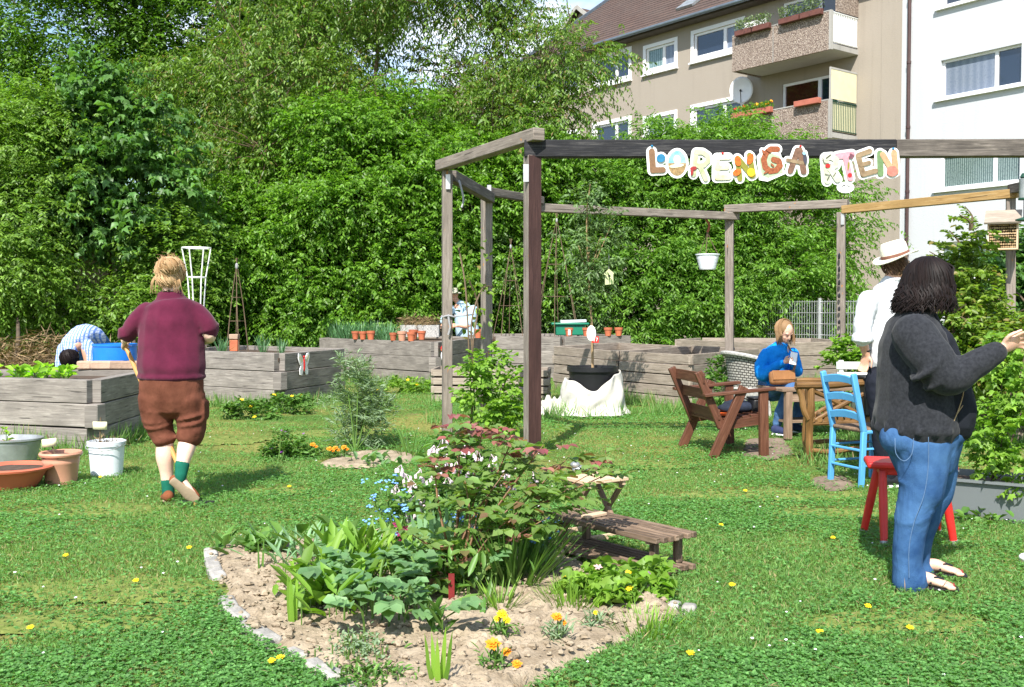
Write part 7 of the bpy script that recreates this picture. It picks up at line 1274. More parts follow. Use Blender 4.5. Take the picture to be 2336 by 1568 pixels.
# ---- 6 bent man in the checked shirt ----------------------------------------------
def m_plaid():
    mm, t, n, l, b = mat_new('blue_checked_cotton'); tc_ = n.new('ShaderNodeTexCoord'); v = tc_.outputs['Object']; sp = n.new('ShaderNodeSeparateXYZ'); l.new(v, sp.inputs[0]); o = None; outs = []
    for ch, k in (('X', 26), ('Z', 26), ('Y', 26)):
        a = n.new('ShaderNodeMath'); a.operation = 'MULTIPLY'; a.inputs[1].default_value = k; l.new(sp.outputs[ch], a.inputs[0]); f = n.new('ShaderNodeMath'); f.operation = 'FRACT'; l.new(a.outputs[0], f.inputs[0]); g = n.new('ShaderNodeMath'); g.operation = 'LESS_THAN'; g.inputs[1].default_value = .42 if ch != 'Y' else .0; l.new(f.outputs[0], g.inputs[0]); outs.append(g.outputs[0])
    c = mixc(n, l, outs[0], (.48, .54, .66), (.09, .19, .50)); q = n.new('ShaderNodeMath'); q.operation = 'MULTIPLY'; q.inputs[1].default_value = .6; l.new(outs[1], q.inputs[0]); c = mixc(n, l, q.outputs[0], c, (.16, .25, .55)); l.new(c, b.inputs['Base Color']); b.inputs['Roughness'].default_value = .9
    bump(n, l, noise_n(n, l, v, 10, 4), b, .5, .03); return mm
root, Y = person(190, 934, 'person bending right down in a blue checked shirt, dark hair showing'); S, p = P_(190, 934, Y); m = MB(); hc = p(160, 822, -.42); FD = Vector((-.1, -.25, -1)); head(m, hc, FD, Vector((0, -1, .2)), 1.0)
limb(m, [p(165, 795, -.26), p(161, 812, -.36)], [.06, .056]); limb(m, [p(212, 775, .18), p(190, 768, .02), p(165, 790, -.22)], [(.17, .12), (.17, .12), (.16, .1)], X)
for x0, x1 in ((140, 138), (195, 205)): limb(m, [p(x0, 800, -.22), p(x1, 845, -.25), p(x1 + 4, 890, -.4)], [.055, .046, .03]); hand(m, p(x1 + 4, 890, -.4), (.1, -.2, -1), (.6, .2, 0), 1.0, .5)
for hx in (200, 225): limb(m, [p(hx, 785, .2), p(hx, 860, .14), p(hx, 925, .22)], [.095, .065, .045])
fuse(m, 'body', SK['tan'], root, .012, 4); m = MB(); limb(m, [p(218, 780, .22), p(208, 768, .1), p(188, 766, -.04), p(166, 784, -.2), p(161, 800, -.3)], [(.165, .14), (.185, .15), (.195, .15), (.18, .13), (.09, .09)], X); limb(m, [p(146, 795, -.2), p(139, 825, -.22), p(140, 850, -.25)], [.085, .075, .066]); limb(m, [p(198, 790, -.18), p(212, 812, -.2), p(207, 845, -.25)], [.10, .088, .075])
fuse(m, 'shirt', m_plaid(), root, .013, 4, .022, .15); m = MB(); limb(m, [p(222, 785, .24), p(214, 800, .2)], [(.19, .17), (.19, .16)], X)
for hx in (200, 226): limb(m, [p(hx, 795, .2), p(hx, 860, .14), p(hx, 925, .22)], [.12, .09, .08])
fuse(m, 'trousers', JN, root, .015, 3)
for hx in (200, 226): m = MB(); shoe(m, p(hx, 932, .28), p(hx - 3, 932, .03), .05, .09); fuse(m, 'shoe', MAT['black'], root, .012, 2)
m = MB(); c_ = hc + Vector((0, .0, .01)); m.ell(c_ + Vector((0, -.03, .02)), (.115, 0, 0), (0, .12, 0), (0, 0, .125)); hairball(m, c_ + Vector((0, -.03, .02)), (.119, .124, .13), 150, 0, .03, .0045, -1.4); m.build('hair', HD, root, world=False)
# ---- shoe cut by the right edge
m = MB(); c_ = gnd(2346, 1290); c_.z = .012; t = thing('canvas_shoe', 'black and white canvas shoe cut by the right edge', 'shoe', c_); shoe(m, c_ + Vector((.2, .1, 0)), c_ + Vector((-.005, 0, 0)), .048, .10); V2 = m.v; m.v = [(a - c_.x, b - c_.y, c - c_.z) for a, b, c in V2]; fuse(m, 'upper', MAT['black'], t, .007, 3); m = MB(); d_ = Vector((-.9, -.43, 0)); limb(m, [Vector((.2, .1, .004)), Vector((-.01, 0, .004))], [(.045, .016), (.05, .016)], d_.cross(Z)); m.ell(Vector((-.01, 0, .03)), d_ * .035, d_.cross(Z) * .042, Z * .024); m.build('sole', MAT['white'], t, world=False)
# ================================================================ lawn
foot = [BED, BED2]
n = 540000; Yv = 3.3 * (26 / 3.3) ** (rng.random(n) ** 1.05); Xv = (rng.random(n) * 2 - 1) * (Yv * .53 + 2.0)
ok = ~inside(BED, Xv, Yv) & ~inside(BED2, Xv, Yv)
for P in SOILP: ok &= ~inside(P, Xv, Yv) | (rng.random(n) < .12)
Xv, Yv = Xv[ok], Yv[ok]
def vnoise(x, y, f, s):   # cheap smooth value noise on a lattice
    g = np.random.default_rng(s).random((64, 64)); a, b = x * f + 100, y * f + 100; i, j = np.floor(a).astype(int), np.floor(b).astype(int); u, v = a - i, b - j; u, v = u * u * (3 - 2 * u), v * v * (3 - 2 * v); i %= 64; j %= 64; i2, j2 = (i + 1) % 64, (j + 1) % 64
    return (g[i, j] * (1 - u) + g[i2, j] * u) * (1 - v) + (g[i, j2] * (1 - u) + g[i2, j2] * u) * v
bare = vnoise(Xv, Yv, .75, 3) * .6 + vnoise(Xv, Yv, 2.3, 4) * .4; clov = vnoise(Xv, Yv, .9, 8) * .6 + vnoise(Xv, Yv, 3.1, 9) * .4
thin_p = np.clip((bare - .50) * 4.5, 0, .85)
MOSS = [(290, 1345, .75, .28), (120, 1420, .5, .2), (215, 1165, .55, .3), (640, 1120, .3, .2), (1760, 1130, .8, .25), (1900, 1170, .5, .2), (2020, 1420, .5, .2), (480, 1005, .7, .4), (760, 990, .6, .4), (1480, 1060, .5, .3)]
for px, py, a, b in MOSS: q = gnd(px, py); e = ((Xv - q.x) / a) ** 2 + ((Yv - q.y) / b) ** 2 + (vnoise(Xv, Yv, 5, 21) - .5) * .9; thin_p = np.maximum(thin_p, np.clip((1.15 - e) * 1.6, 0, .66))
thin = rng.random(len(Xv)) < thin_p; Xv, Yv, clov = Xv[~thin], Yv[~thin], clov[~thin]
isc = rng.random(len(Xv)) < np.clip((clov - .38) * 3, .12, .85)
LF['clover'] = leaf('clover_leaf', (.060, .150, .034), (.105, .212, .062), .42, .6, val=.4); LF['grass'] = leaf('grass_blade', (.082, .165, .038), (.142, .235, .07), .42, .6, val=.35, tip=(.30, .26, .13))
x, y = Xv[isc], Yv[isc]; k = len(x); h = rng.uniform(.006, .030, k) + .012 * vnoise(x, y, 5, 2); c_ = np.stack([x, y, h], 1); a0 = rng.uniform(0, 6.28, k); lv = Leaves()
for j in range(3):
    a = a0 + j * 2.094; D = np.stack([np.cos(a), np.sin(a), rng.uniform(-.15, .45, k)], 1); s_ = rng.uniform(.008, .0145, k) * (1 + y * .04); lv.add(c_, D, ZV + rng.normal(size=(k, 3)) * .35, s_, s_ * 1.0, kind='diamond', fold=.15, curl=.05)
o = lv.build('clover', LF['clover']); tag(o, 'low green clover spread through the lawn', 'clover', kind='stuff')
x, y = Xv[~isc], Yv[~isc]; k = len(x); x = np.repeat(x, 2) + rng.normal(0, .012, 2 * k); y = np.repeat(y, 2) + rng.normal(0, .012, 2 * k); k *= 2; P = np.stack([x, y, np.zeros(k)], 1); D = np.stack([rng.normal(0, .75, k), rng.normal(0, .75, k), np.ones(k)], 1); V, Fc = leaf_geo(P, D, rdir(k) * (1, 1, .3), rng.uniform(.018, .044, k), rng.uniform(.003, .0055, k) * (1 + y * .05), 'diamond'); o = np_mesh('grass', V, Fc, LF['grass']); tag(o, 'short green grass blades of the lawn', 'grass', kind='stuff')
MAT['moss'] = plain('yellow_moss', (.11, .16, .03), .95, .3, 16, .5, 60, c2=(.22, .25, .07), spec=.1)
for px, py, a, b in MOSS:
    q = gnd(px, py); soil_sheet('moss_patch', [(q.x + a * .95 * math.cos(6.283 * i / 26) * (1 + .3 * noise.noise((i * .9, a, 2))), q.y + b * .95 * math.sin(6.283 * i / 26) * (1 + .3 * noise.noise((i * .9, a, 5)))) for i in range(26)], MAT['moss'], .03, .004, .006)
# taller grass at the foot of the beds
edges = [((-3.97, 9.7), (-4.0, 11.3)), ((-7, 10.7), (-4.1, 9.75)), ((-5.2, 15.4), (-3.2, 13.95)), ((-3.1, 13.95), (-2.5, 15.9)), ((-3.8, 20.4), (-1.3, 17.85)), ((-1.2, 14.95), (.6, 14.85)), ((.7, 17.1), (1.55, 15.25)), ((1.6, 15.2), (2.45, 13.95)), ((2.5, 13.95), (3.9, 16.0)), ((2.3, 13.6), (3.2, 14.6)), ((3.3, 20.7), (4.7, 18.4)), ((4.7, 18.4), (6.5, 19.4)), ((.9, 13.0), (2.2, 13.6)), ((-1.0, 12.4), (.2, 13.5)), ((.1, 12.6), (.9, 13.3)), ((2.6, 9.0), (3.5, 10.2)), ((4.4, 10.7), (5.5, 10.2))]
xs, ys = [], []
for (ax_, ay_), (bx_, by_) in edges: L = math.hypot(bx_ - ax_, by_ - ay_); q = rng.random(int(L * 420)); xs.append(ax_ + (bx_ - ax_) * q + rng.normal(0, .09, len(q))); ys.append(ay_ + (by_ - ay_) * q + rng.normal(0, .09, len(q)))
x, y = np.concatenate(xs), np.concatenate(ys); k = len(x); D = np.stack([rng.normal(0, .35, k), rng.normal(0, .35, k), np.ones(k)], 1); V, Fc = leaf_geo(np.stack([x, y, np.zeros(k)], 1), D, rdir(k) * (1, 1, .3), rng.uniform(.06, .26, k) * (.4 + vnoise(x, y, 3, 6)), rng.uniform(.006, .011, k), 'blade', curl=.03); o = np_mesh('tall_grass', V, Fc, LF['grass']); tag(o, 'longer unmown grass along the foot of the raised beds', 'grass', kind='stuff')
# undergrowth under the left bushes
LF['nettle'] = leaf('undergrowth_leaf', (.022, .055, .010), (.05, .095, .018), .25, .5)
n = 9000; x = rng.uniform(-13, 2, n); y = rng.uniform(20.5, 24.0, n); ok = (x < -3.9) | (y > 23.3); x, y = x[ok], y[ok]; n = len(x); z = rng.random(n) ** 1.4 * (.25 + .75 * vnoise(x, y, .9, 12)); V, Fc = leaf_geo(np.stack([x, y, z], 1), rdir(n) * (1, 1, .5), ZV + rdir(n) * .6, rng.uniform(.1, .19, n), rng.uniform(.05, .09, n), 'oval'); o = np_mesh('undergrowth', V, Fc, LF['nettle']); tag(o, 'dark leafy undergrowth below the bushes', 'ground cover', kind='stuff')
# ================================================================ stones round the flower bed
MAT['stone'] = plain('pale_sett_stone', (.30, .285, .26), .9, .35, 16, .6, 60, objrnd=.2)
for i, ((xa, ya), (xb, yb)) in enumerate((((480, 1262), (483, 1282)), ((482, 1284), (490, 1308)), ((490, 1310), (504, 1330)), ((515, 1372), (530, 1402)), ((532, 1404), (556, 1426)), ((558, 1428), (590, 1450)), ((592, 1452), (628, 1476)), ((655, 1490), (690, 1508)), ((704, 1518), (738, 1540)), ((740, 1542), (778, 1562)), ((790, 1570), (840, 1596)), ((632, 1243), (680, 1240)), ((1525, 1388), (1552, 1392)), ((1556, 1393), (1590, 1396)), ((860, 1228), (905, 1226)))):
    a, b = gnd(xa, ya), gnd(xb, yb); m = MB(); m.bar((0, 0, 0), ((b - a).length * .96, 0, 0), .075, .09); o = m.build('edging_stone', MAT['stone'], None, (a.x, a.y, 0), bevel=.014, world=False); o.location = (a.x, a.y, -.008 + random.uniform(-.012, .008)); o.rotation_euler = (random.uniform(-.1, .1), 0, math.atan2(b.y - a.y, b.x - a.x)); tag(o, 'pale stone sett in the row edging the flower bed', 'stone', 'stones edging the flower bed')
# ================================================================ flower bed plants
LF['bluish'] = leaf('bluish_poppy_leaf', (.07, .14, .055), (.12, .20, .085), .35, .5, val=.25); LF['fresh'] = leaf('fresh_green_leaf', (.085, .165, .02), (.145, .235, .03), .35, .5, val=.3); LF['mid'] = leaf('mid_green_leaf', (.045, .105, .018), (.085, .155, .03), .3, .45, val=.35); LF['rose'] = leaf('rose_leaf', (.085, .15, .035), (.14, .195, .06), .4, .38, val=.3, tip=(.15, .09, .05)); LF['rosered'] = leaf('young_purple_rose_leaf', (.17, .042, .05), (.24, .115, .09), .3, .35, val=.3); LF['silver'] = leaf('silver_green_leaf', (.10, .15, .08), (.165, .21, .13), .3, .6, val=.25); LF['iris'] = leaf('iris_leaf', (.10, .19, .09), (.15, .24, .13), .3, .5, val=.2)
FLW = {k: plain('petal_' + k, c, .6, .12, 20, 0) for k, c in dict(yellow=(.82, .55, .01), orange=(.78, .24, .008), white=(.78, .76, .76), pinkish=(.68, .55, .60), bluef=(.17, .36, .78), magenta=(.55, .06, .22), violet=(.26, .05, .34), rosepink=(.62, .34, .36)).items()}
def petals(mb, c, r, n, nrmv=Z, cup=.3, wd=.5):
    c = Vector(c); nv = Vector(nrmv).normalized(); a = nv.orthogonal().normalized(); b = nv.cross(a)
    for i in range(n): t_ = 6.2832 * i / n + random.uniform(-.2, .2); d = a * math.cos(t_) + b * math.sin(t_); s_ = nv.cross(d); rr = r * random.uniform(.85, 1.1); mb.add([c, c + d * rr * .6 + s_ * rr * wd * .5 + nv * rr * cup * .6, c + d * rr + nv * rr * cup * .5, c + d * rr * .6 - s_ * rr * wd * .5 + nv * rr * cup * .6], [(0, 1, 2, 3)])
# rose bush
base = Vector((gnd(1035, 1350).x, gnd(1035, 1350).y, .02)); t = thing('rose_bush', 'big rose bush with purple young leaves in the flower bed', 'rose', base); m = MB(); tips = []
for px, py, Y in ((1040, 1010, 5.3), (1100, 985, 5.4), (1170, 1000, 5.4), (1240, 1015, 5.3), (1300, 1040, 5.3), (990, 1040, 5.3), (1340, 1085, 5.2), (1060, 1090, 5.1), (1150, 1080, 5.2), (1220, 1110, 5.1), (1290, 1120, 5.1), (1090, 1170, 5.0), (1180, 1170, 5.0), (1250, 1180, 5.0), (940, 1220, 4.95), (1030, 1250, 4.9), (1120, 1240, 5.0), (1400, 1075, 5.3), (1050, 975, 5.45), (1010, 1310, 4.85), (1200, 1060, 5.5), (1120, 1045, 5.5)):
    q = at(px, py, Y); tips.append(q); b0_ = base + Vector((random.uniform(-.06, .06), random.uniform(-.05, .05), 0)); mid = b0_.lerp(q, .5) + Vector((random.uniform(-.05, .05), random.uniform(-.05, .05), .05)); m.tube(bez([b0_, mid, q], 8), [.008, .0075, .007, .006, .0055, .005, .004, .003, .002][:9], 5)
m.build('stems', MAT['redstem'], t); lv = Leaves(); lr = Leaves()
for q in tips:
    for j in range(13):
        c_ = Vector(q).lerp(base, random.random() ** 2 * .45) + Vector((random.gauss(0, .05), random.gauss(0, .05), random.gauss(0, .04))); a = random.uniform(0, 6.28); d = Vector((math.cos(a), math.sin(a), random.uniform(-.1, .25))); s_ = d.cross(Z).normalized(); pl, dl = [], []
        for f, sd in ((.02, 1), (.02, -1), (.055, 1), (.055, -1), (.08, 0)): pl.append(c_ + d * f); dl.append((d * (.45 if sd else 1) + s_ * sd * .85 - Z * .12).normalized())
        red = random.random() < (.5 if c_.z > q.z - .09 and q.z > .55 else .04); sc__ = random.uniform(.75, 1.25); (lr if red else lv).add(np.array(pl), np.array(dl), ZV + rng.normal(size=(5, 3)) * .25, .058 * sc__, .044 * sc__, kind='oval', fold=.12, curl=.12)
lv.build('leaves', LF['rose'], t); lr.build('young_leaves', LF['rosered'], t); m = MB(); c_ = at(1030, 1340, 4.75); c_.z = .02; m.bar(c_, c_ + Z * .13, .028, .008); m.build('plant_tag', plain('dark_red_tag', (.16, .012, .012), .7, .3, 20, .1), t)
# comfrey with white bells
def bush(name, label, cat, base, mat, blobs, n, L, Wd, K=7, ln=.14, kind='oval', group=None, flowers=None, droop=.1, hang=.1, stem='greenstem', per=4, clump=.03, upw=.5):
    t = thing(name, label, cat, base, group); B, D = crown_pts(blobs, n, clump, per, (.3, 1.05), .8, upw, -9); B[:, 2] = np.maximum(B[:, 2], .02); P, Dd, Nn = sprays(B, D, ln, K, droop, hang); k = rng.uniform(.6, 1.15, len(P)); lv = Leaves(); P[:, 2] = np.maximum(P[:, 2], .012); lv.add(P, Dd, Nn, L * k, Wd * k, kind=kind, fold=.15); lv.build('leaves', mat, t); m = MB()
    for b in blobs: q = Vector(b[0]); m.tube(bez([Vector(base), Vector(base).lerp(q, .5) + Vector((.01, 0, .02)), q + Z * b[1][2] * .6], 6), .005, 4)
    m.build('stems', MAT[stem], t)
    for fm, fn, fr, fp in flowers or []:
        idx = rng.choice(len(B), fn)
        for i in idx: m = MB(); petals(m, Vector(B[i]) + Vector(D[i]) * ln * .9 + Vector((0, 0, .02)), fr * random.uniform(.8, 1.2), fp, (random.uniform(-.3, .3), -.5, .9)); m.build('flower', FLW[fm], t)
    return t
def gb(px, py, Y, r): p = at(px, py, Y); p.z = max(p.z, .05); return ((p.x, p.y, p.z), r if hasattr(r, '__len__') else (r, r, r))
b0_ = Vector((gnd(990, 1240).x, gnd(990, 1240).y, 0)); t = bush('comfrey', 'comfrey with hanging white bell flowers left of the rose bush', 'flower', b0_, LF['mid'], [gb(960, 1130, 5.9, (.12, .12, .1)), gb(1010, 1080, 6.0, (.14, .12, .12)), gb(960, 1190, 5.8, (.12, .12, .1)), gb(1060, 1040, 6.1, (.14, .12, .1)), gb(1130, 1060, 6.1, (.15, .12, .1)), gb(1020, 1180, 5.8, (.14, .12, .12))], 150, .085, .04, 5)
for px, py in ((925, 1095), (940, 1110), (960, 1085), (985, 1100), (1000, 1070), (1020, 1050), (1040, 1065), (950, 1140), (930, 1150), (970, 1150), (1000, 1130), (905, 1120), (955, 1175), (935, 1180), (985, 1180), (1060, 1030), (1090, 1040), (1120, 1050), (1150, 1075), (1180, 1060), (1020, 1100), (1075, 1080), (1130, 1100), (990, 1030), (1010, 1010), (1100, 1110), (915, 1075), (1215, 1090), (1165, 1115)):
    m = MB()
    for j in range(6): c_ = at(px + random.uniform(-12, 12), py + random.uniform(-9, 9), 5.75 + random.uniform(-.05, .06)); m.lathe([(.004, 0), (.008, -.007), (.007, -.018), (.009, -.022)], c_, 6); m.tube([c_ - Z * .002, at(px, py - 14, 5.75)], .0018, 3)
    m.build('bell_cluster', FLW['pinkish'], t)
def fmn(px, py, n, label, sx, sy, Y):
    c_ = at(px, py, Y); b0_ = Vector((c_.x, c_.y + .05, 0)); t = thing('forget_me_not', label, 'flower', b0_, 'forget-me-nots in the flower bed'); m = MB(); f = MB(); pts = [at(px + random.gauss(0, sx), py + random.gauss(0, sy), Y + random.uniform(-.12, .12)) for _ in range(n)]
    for q in pts:
        m.tube(bez([b0_ + Vector((random.uniform(-.05, .05), 0, 0)), b0_.lerp(q, .5) + Vector((0, 0, .02)), q], 4), .002, 3)
        f = MB()
        for j in range(5): petals(f, q + Vector((random.gauss(0, .012), random.gauss(0, .012), random.gauss(0, .005))), .008, 5, (random.uniform(-.3, .3), -.4, .9), .1, .9)
        f.build('flower_cluster', FLW['bluef'], t)
    m.build('stems', MAT['greenstem'], t); lv = Leaves(); k = n * 7; P = np.array([np.array(b0_) * (1 - s_) + np.array(pts[i % n]) * s_ for i, s_ in enumerate(rng.random(k) * .9)]); lv.add(P, rdir(k) + ZV * .4, ZV + rdir(k) * .3, .045, .014, kind='oval'); lv.build('leaves', LF['mid'], t)
fmn(905, 1150, 26, 'sky blue forget-me-nots at the left edge of the comfrey', 32, 38, 5.7); fmn(860, 1230, 9, 'few blue forget-me-nots among the poppy leaves', 55, 22, 5.45); fmn(1225, 1205, 22, 'deep blue forget-me-nots shaded under the rose bush', 45, 26, 5.4); fmn(1080, 1200, 14, 'blue forget-me-nots in the dark gap below the rose leaves', 40, 22, 5.5)
# columbine, iris, poppy leaves
c_ = at(912, 1215, 5.5); t = thing('columbine', 'magenta columbine flower beside the iris leaves', 'flower', (c_.x, c_.y, 0)); m = MB(); f = MB()
for dx, dz in ((0, 0), (.025, .02), (-.01, .045), (.01, -.05), (-.015, -.075), (.03, -.02)): q = c_ + Vector((dx, 0, dz)); petals(f, q, .03, 6, (random.uniform(-.5, .5), -.8, -.3), .5, .55); petals(f, q, .018, 6, (0, -.8, -.3), .9, .5)
m.tube(bez([(c_.x + .02, c_.y, 0), (c_.x + .03, c_.y, .15), c_ + Z * .05], 6), .003, 4); m.build('stem', MAT['redstem'], t); f.build('petals', FLW['magenta'], t)
def iris(px, py, Y, n, L, label, fan=.28, mat='iris', wd=.03):
    c_ = gnd(px, py) if Y is None else Vector((at(px, py, Y).x, Y, .0)); t = thing('iris', label, 'plant', (c_.x, c_.y, 0), 'iris fans in the flower bed'); a = np.linspace(-fan, fan, n); P = np.stack([c_.x + a * .12, np.full(n, c_.y) + rng.normal(0, .01, n), np.full(n, .0)], 1); D = np.stack([np.sin(a), rng.normal(0, .08, n), np.cos(a)], 1); V, Fc = leaf_geo(P, D, np.stack([rng.normal(0, .3, n), -np.ones(n), np.zeros(n)], 1), L * rng.uniform(.7, 1.05, n), wd, 'blade', curl=.006); np_mesh('leaves', V, Fc, LF[mat], t); return t
iris(985, 1260, 5.35, 7, .42, 'broad grey-green iris fan left of the rose bush', .25, wd=.038); iris(1000, 1570, None, 5, .23, 'short iris fan at the bottom of the flower bed', .16, 'fresh', .022); iris(668, 1430, None, 3, .30, 'single tall yellow-green iris blade near the stone edging', .06, 'fresh', .022); iris(595, 1310, None, 2, .25, 'thin dark iris blade at the left corner of the bed', .04, 'mid', .012)
iris(1020, 1240, 5.6, 5, .40, 'second iris fan half hidden by the rose leaves', .2)
def lobed(name, label, pts, L, Wd, mat, up=.5, hs=.16):
    t = thing(name, label, 'plant', (pts[0].x, pts[0].y, 0)); lv = Leaves(); m = MB()
    for q in pts:
        a = random.uniform(0, 6.28); d = Vector((math.cos(a), math.sin(a) - .3, up * random.uniform(.1, .9))).normalized(); tipb = q + Vector((d.x * .06, d.y * .06, hs * random.uniform(.5, 1.2))); m = MB(); m.tube(bez([q, q.lerp(tipb, .6) + Vector((-d.x * .02, -d.y * .02, .02)), tipb], 5), .005, 5); m.build('stalk', MAT['greenstem'], t); s_ = d.cross(Z).normalized(); k = random.uniform(.7, 1.15); pl, dl, ll, wl = [tipb], [d - Z * .15], [L * k], [Wd * k * .55]
        for f, sd, lk in ((.18, 1, .42), (.18, -1, .42), (.42, 1, .46), (.42, -1, .46), (.65, 1, .36), (.65, -1, .36)): pl.append(tipb + d * L * k * f); dl.append(d * .75 + s_ * sd * .8 - Z * .1); ll.append(L * k * lk); wl.append(Wd * k * .42)
        lv.add(np.array([list(v) for v in pl]), np.array([list(v) for v in dl]), np.broadcast_to(np.array([0, -.15, 1.]), (7, 3)) + rng.normal(size=(1, 3)) * .2, np.array(ll), np.array(wl), kind='oval', fold=.12, curl=.12)
    lv.build('leaves', LF[mat], t)
G = lambda px, py: gnd(px, py)
lobed('oriental_poppy', 'large clump of blue-green lobed leaves in the middle of the bed', [G(random.gauss(885, 62), random.gauss(1405, 32)) for _ in range(46)], .165, .14, 'bluish', .7, .2)
lobed('oriental_poppy', 'smaller blue-green lobed leaves at the back of the bed', [G(random.gauss(800, 60), random.gauss(1300, 18)) for _ in range(14)], .12, .08, 'bluish')
def broad(name, label, cx, cy, sx, sy, n, L, Wd, mat, up=1.0, rise=.10, group=None, kind='oval'):
    pts = [G(random.gauss(cx, sx), random.gauss(cy, sy)) for _ in range(n)]; P = np.array([[q.x, q.y, random.random() * rise + .01] for q in pts]); a = rng.uniform(0, 6.28, n); D = np.stack([np.cos(a), np.sin(a) - .2, rng.uniform(.1, 1.3, n) * up], 1); c_ = G(cx, cy); t = thing(name, label, 'plant', (c_.x, c_.y, 0), group); lv = Leaves(); k = rng.uniform(.6, 1.2, n); lv.add(P, D, ZV + rdir(n) * .35, L * k, Wd * k, kind=kind, fold=.14, curl=.14); lv.build('leaves', LF[mat], t); m = MB()
    for i in range(0, n, 3):
        q = Vector(P[i]); m.tube([(q.x, q.y, 0), q], .003, 4)
        if n < 400: m.build('stalk', MAT['greenstem'], t); m = MB()
    if n >= 400: m.build('stalks', MAT['greenstem'], t)
    return t
broad('leafy_perennial', 'bright yellow-green broad leaves left of the poppy clump', 750, 1390, 55, 26, 150, .14, .05, 'fresh', 1.2, .17)
broad('leafy_perennial', 'tall fresh green leafy shoots behind the poppy clump', 850, 1330, 65, 18, 150, .15, .04, 'fresh', 1.9, .18)
broad('leafy_perennial', 'dark green leaves at the left corner of the flower bed', 580, 1262, 38, 8, 70, .12, .05, 'mid', 1.2, .05)
broad('grey_leaved_plant', 'narrow grey-green leaves at the back edge of the bed', 740, 1290, 75, 18, 150, .13, .022, 'iris', 1.5, .08)
broad('broad_dock', 'round glossy dock leaves at the back of the bed', 745, 1235, 30, 6, 16, .12, .10, 'mid', 1.3, .05)
broad('seedling_tuft', 'tiny weeds near the blue tag in the sandy bed', 870, 1490, 60, 16, 26, .04, .02, 'mid', .8, .02)
broad('peony_shoot', 'peony shoot with finger-like leaves right of the poppy clump', 1010, 1460, 10, 4, 16, .13, .032, 'mid', 1.4, .12)
broad('leafy_perennial', 'sparse green leaves under the left side of the rose', 1050, 1345, 60, 24, 150, .11, .03, 'mid', 1.7, .18)
broad('thyme', 'low cushion of tiny silvery thyme at the front of the bed', 815, 1505, 34, 17, 390, .022, .012, 'silver', 1.0, .07, 'low cushions in the bed'); broad('thyme', 'low green cushion plant at the bottom edge of the bed', 850, 1562, 45, 12, 300, .03, .014, 'mid', 1.0, .05, 'low cushions in the bed')
tuft('daylily', 'dense dark green grassy daylily clump right under the rose', 'plant', G(1165, 1330), LF['mid'], 260, .42, .012, .17, .9); tuft('daylily', 'small grassy tuft at the front right of the rose', 'plant', G(1140, 1395), LF['fresh'], 60, .16, .008, .06, .9); tuft('grass_tuft', 'soft green grass tuft between the daylily and cranesbill', 'grass', G(1300, 1385), LF['fresh'], 200, .14, .006, .14, .8); tuft('grass_tuft', 'grass tuft growing at the right end of the sandy bed', 'grass', G(1480, 1440), LF['fresh'], 140, .10, .006, .16, .8)
bush('cranesbill', 'round cranesbill clump with lobed pale leaves by the low bench', 'flower', G(1420, 1400), LF['silver'] if 0 else LF['fresh'], [gb(1360, 1370, 4.85, (.10, .1, .06)), gb(1420, 1350, 4.95, (.13, .12, .08)), gb(1480, 1370, 4.9, (.11, .1, .06)), gb(1430, 1395, 4.75, (.13, .08, .04))], 150, .07, .075, 3, .05, 'maple', None, [('rosepink', 7, .02, 6), ('violet', 1, .022, 6), ('yellow', 3, .018, 8)])
for i, (px, py) in enumerate(((1350, 1390), (1260, 1440), (1370, 1440), (1700, 1480))): pass
def marigold(px, py, hgt, heads, cm, label, dry=False):
    b0_ = G(px, py); t = thing('marigold', label, 'flower', b0_, 'marigolds in the sandy bed'); m = MB(); f = MB(); lv = Leaves()
    for dx, h_, r_ in heads:
        q = b0_ + Vector((dx, random.uniform(-.02, .02), h_)); m.tube(bez([b0_, b0_.lerp(q, .5) + Vector((.01, 0, .01)), q], 5), .003, 4)
        for ring, (nn_, rr, cu) in enumerate(((9, 1, .12), (8, .75, .45), (6, .45, .9))): petals(f, q + Z * ring * .003, r_ * rr, nn_, (random.uniform(-.2, .2), -.55, .85), cu, .65)
        f.build('flower_head', FLW[cm], t); f = MB()
    n_ = 70; P = np.array(b0_) + np.stack([rng.normal(0, .03, n_), rng.normal(0, .03, n_), rng.uniform(.01, hgt * .75, n_)], 1); lv.add(P, rdir(n_) + ZV * .5, ZV + rdir(n_) * .3, .05, .010, kind='oval'); lv.build('leaves', LF['silver'] if dry else LF['mid'], t); m.build('stems', MAT['greenstem'], t)
marigold(1145, 1470, .12, ((0, .125, .026), (.02, .105, .02), (-.018, .10, .018)), 'yellow', 'pale yellow marigold, farthest left in the sandy bed'); marigold(1270, 1475, .12, ((0, .125, .026), (.03, .095, .014)), 'orange', 'orange marigold with a wilted base near the right of the bed', True); marigold(1125, 1535, .11, ((0, .115, .034), (.05, .085, .022), (.09, .04, .022)), 'orange', 'largest orange marigold at the front of the sandy bed'); marigold(1358, 1440, .08, ((0, .085, .013),), 'yellow', 'small dry marigold seedling beside the cranesbill', True)
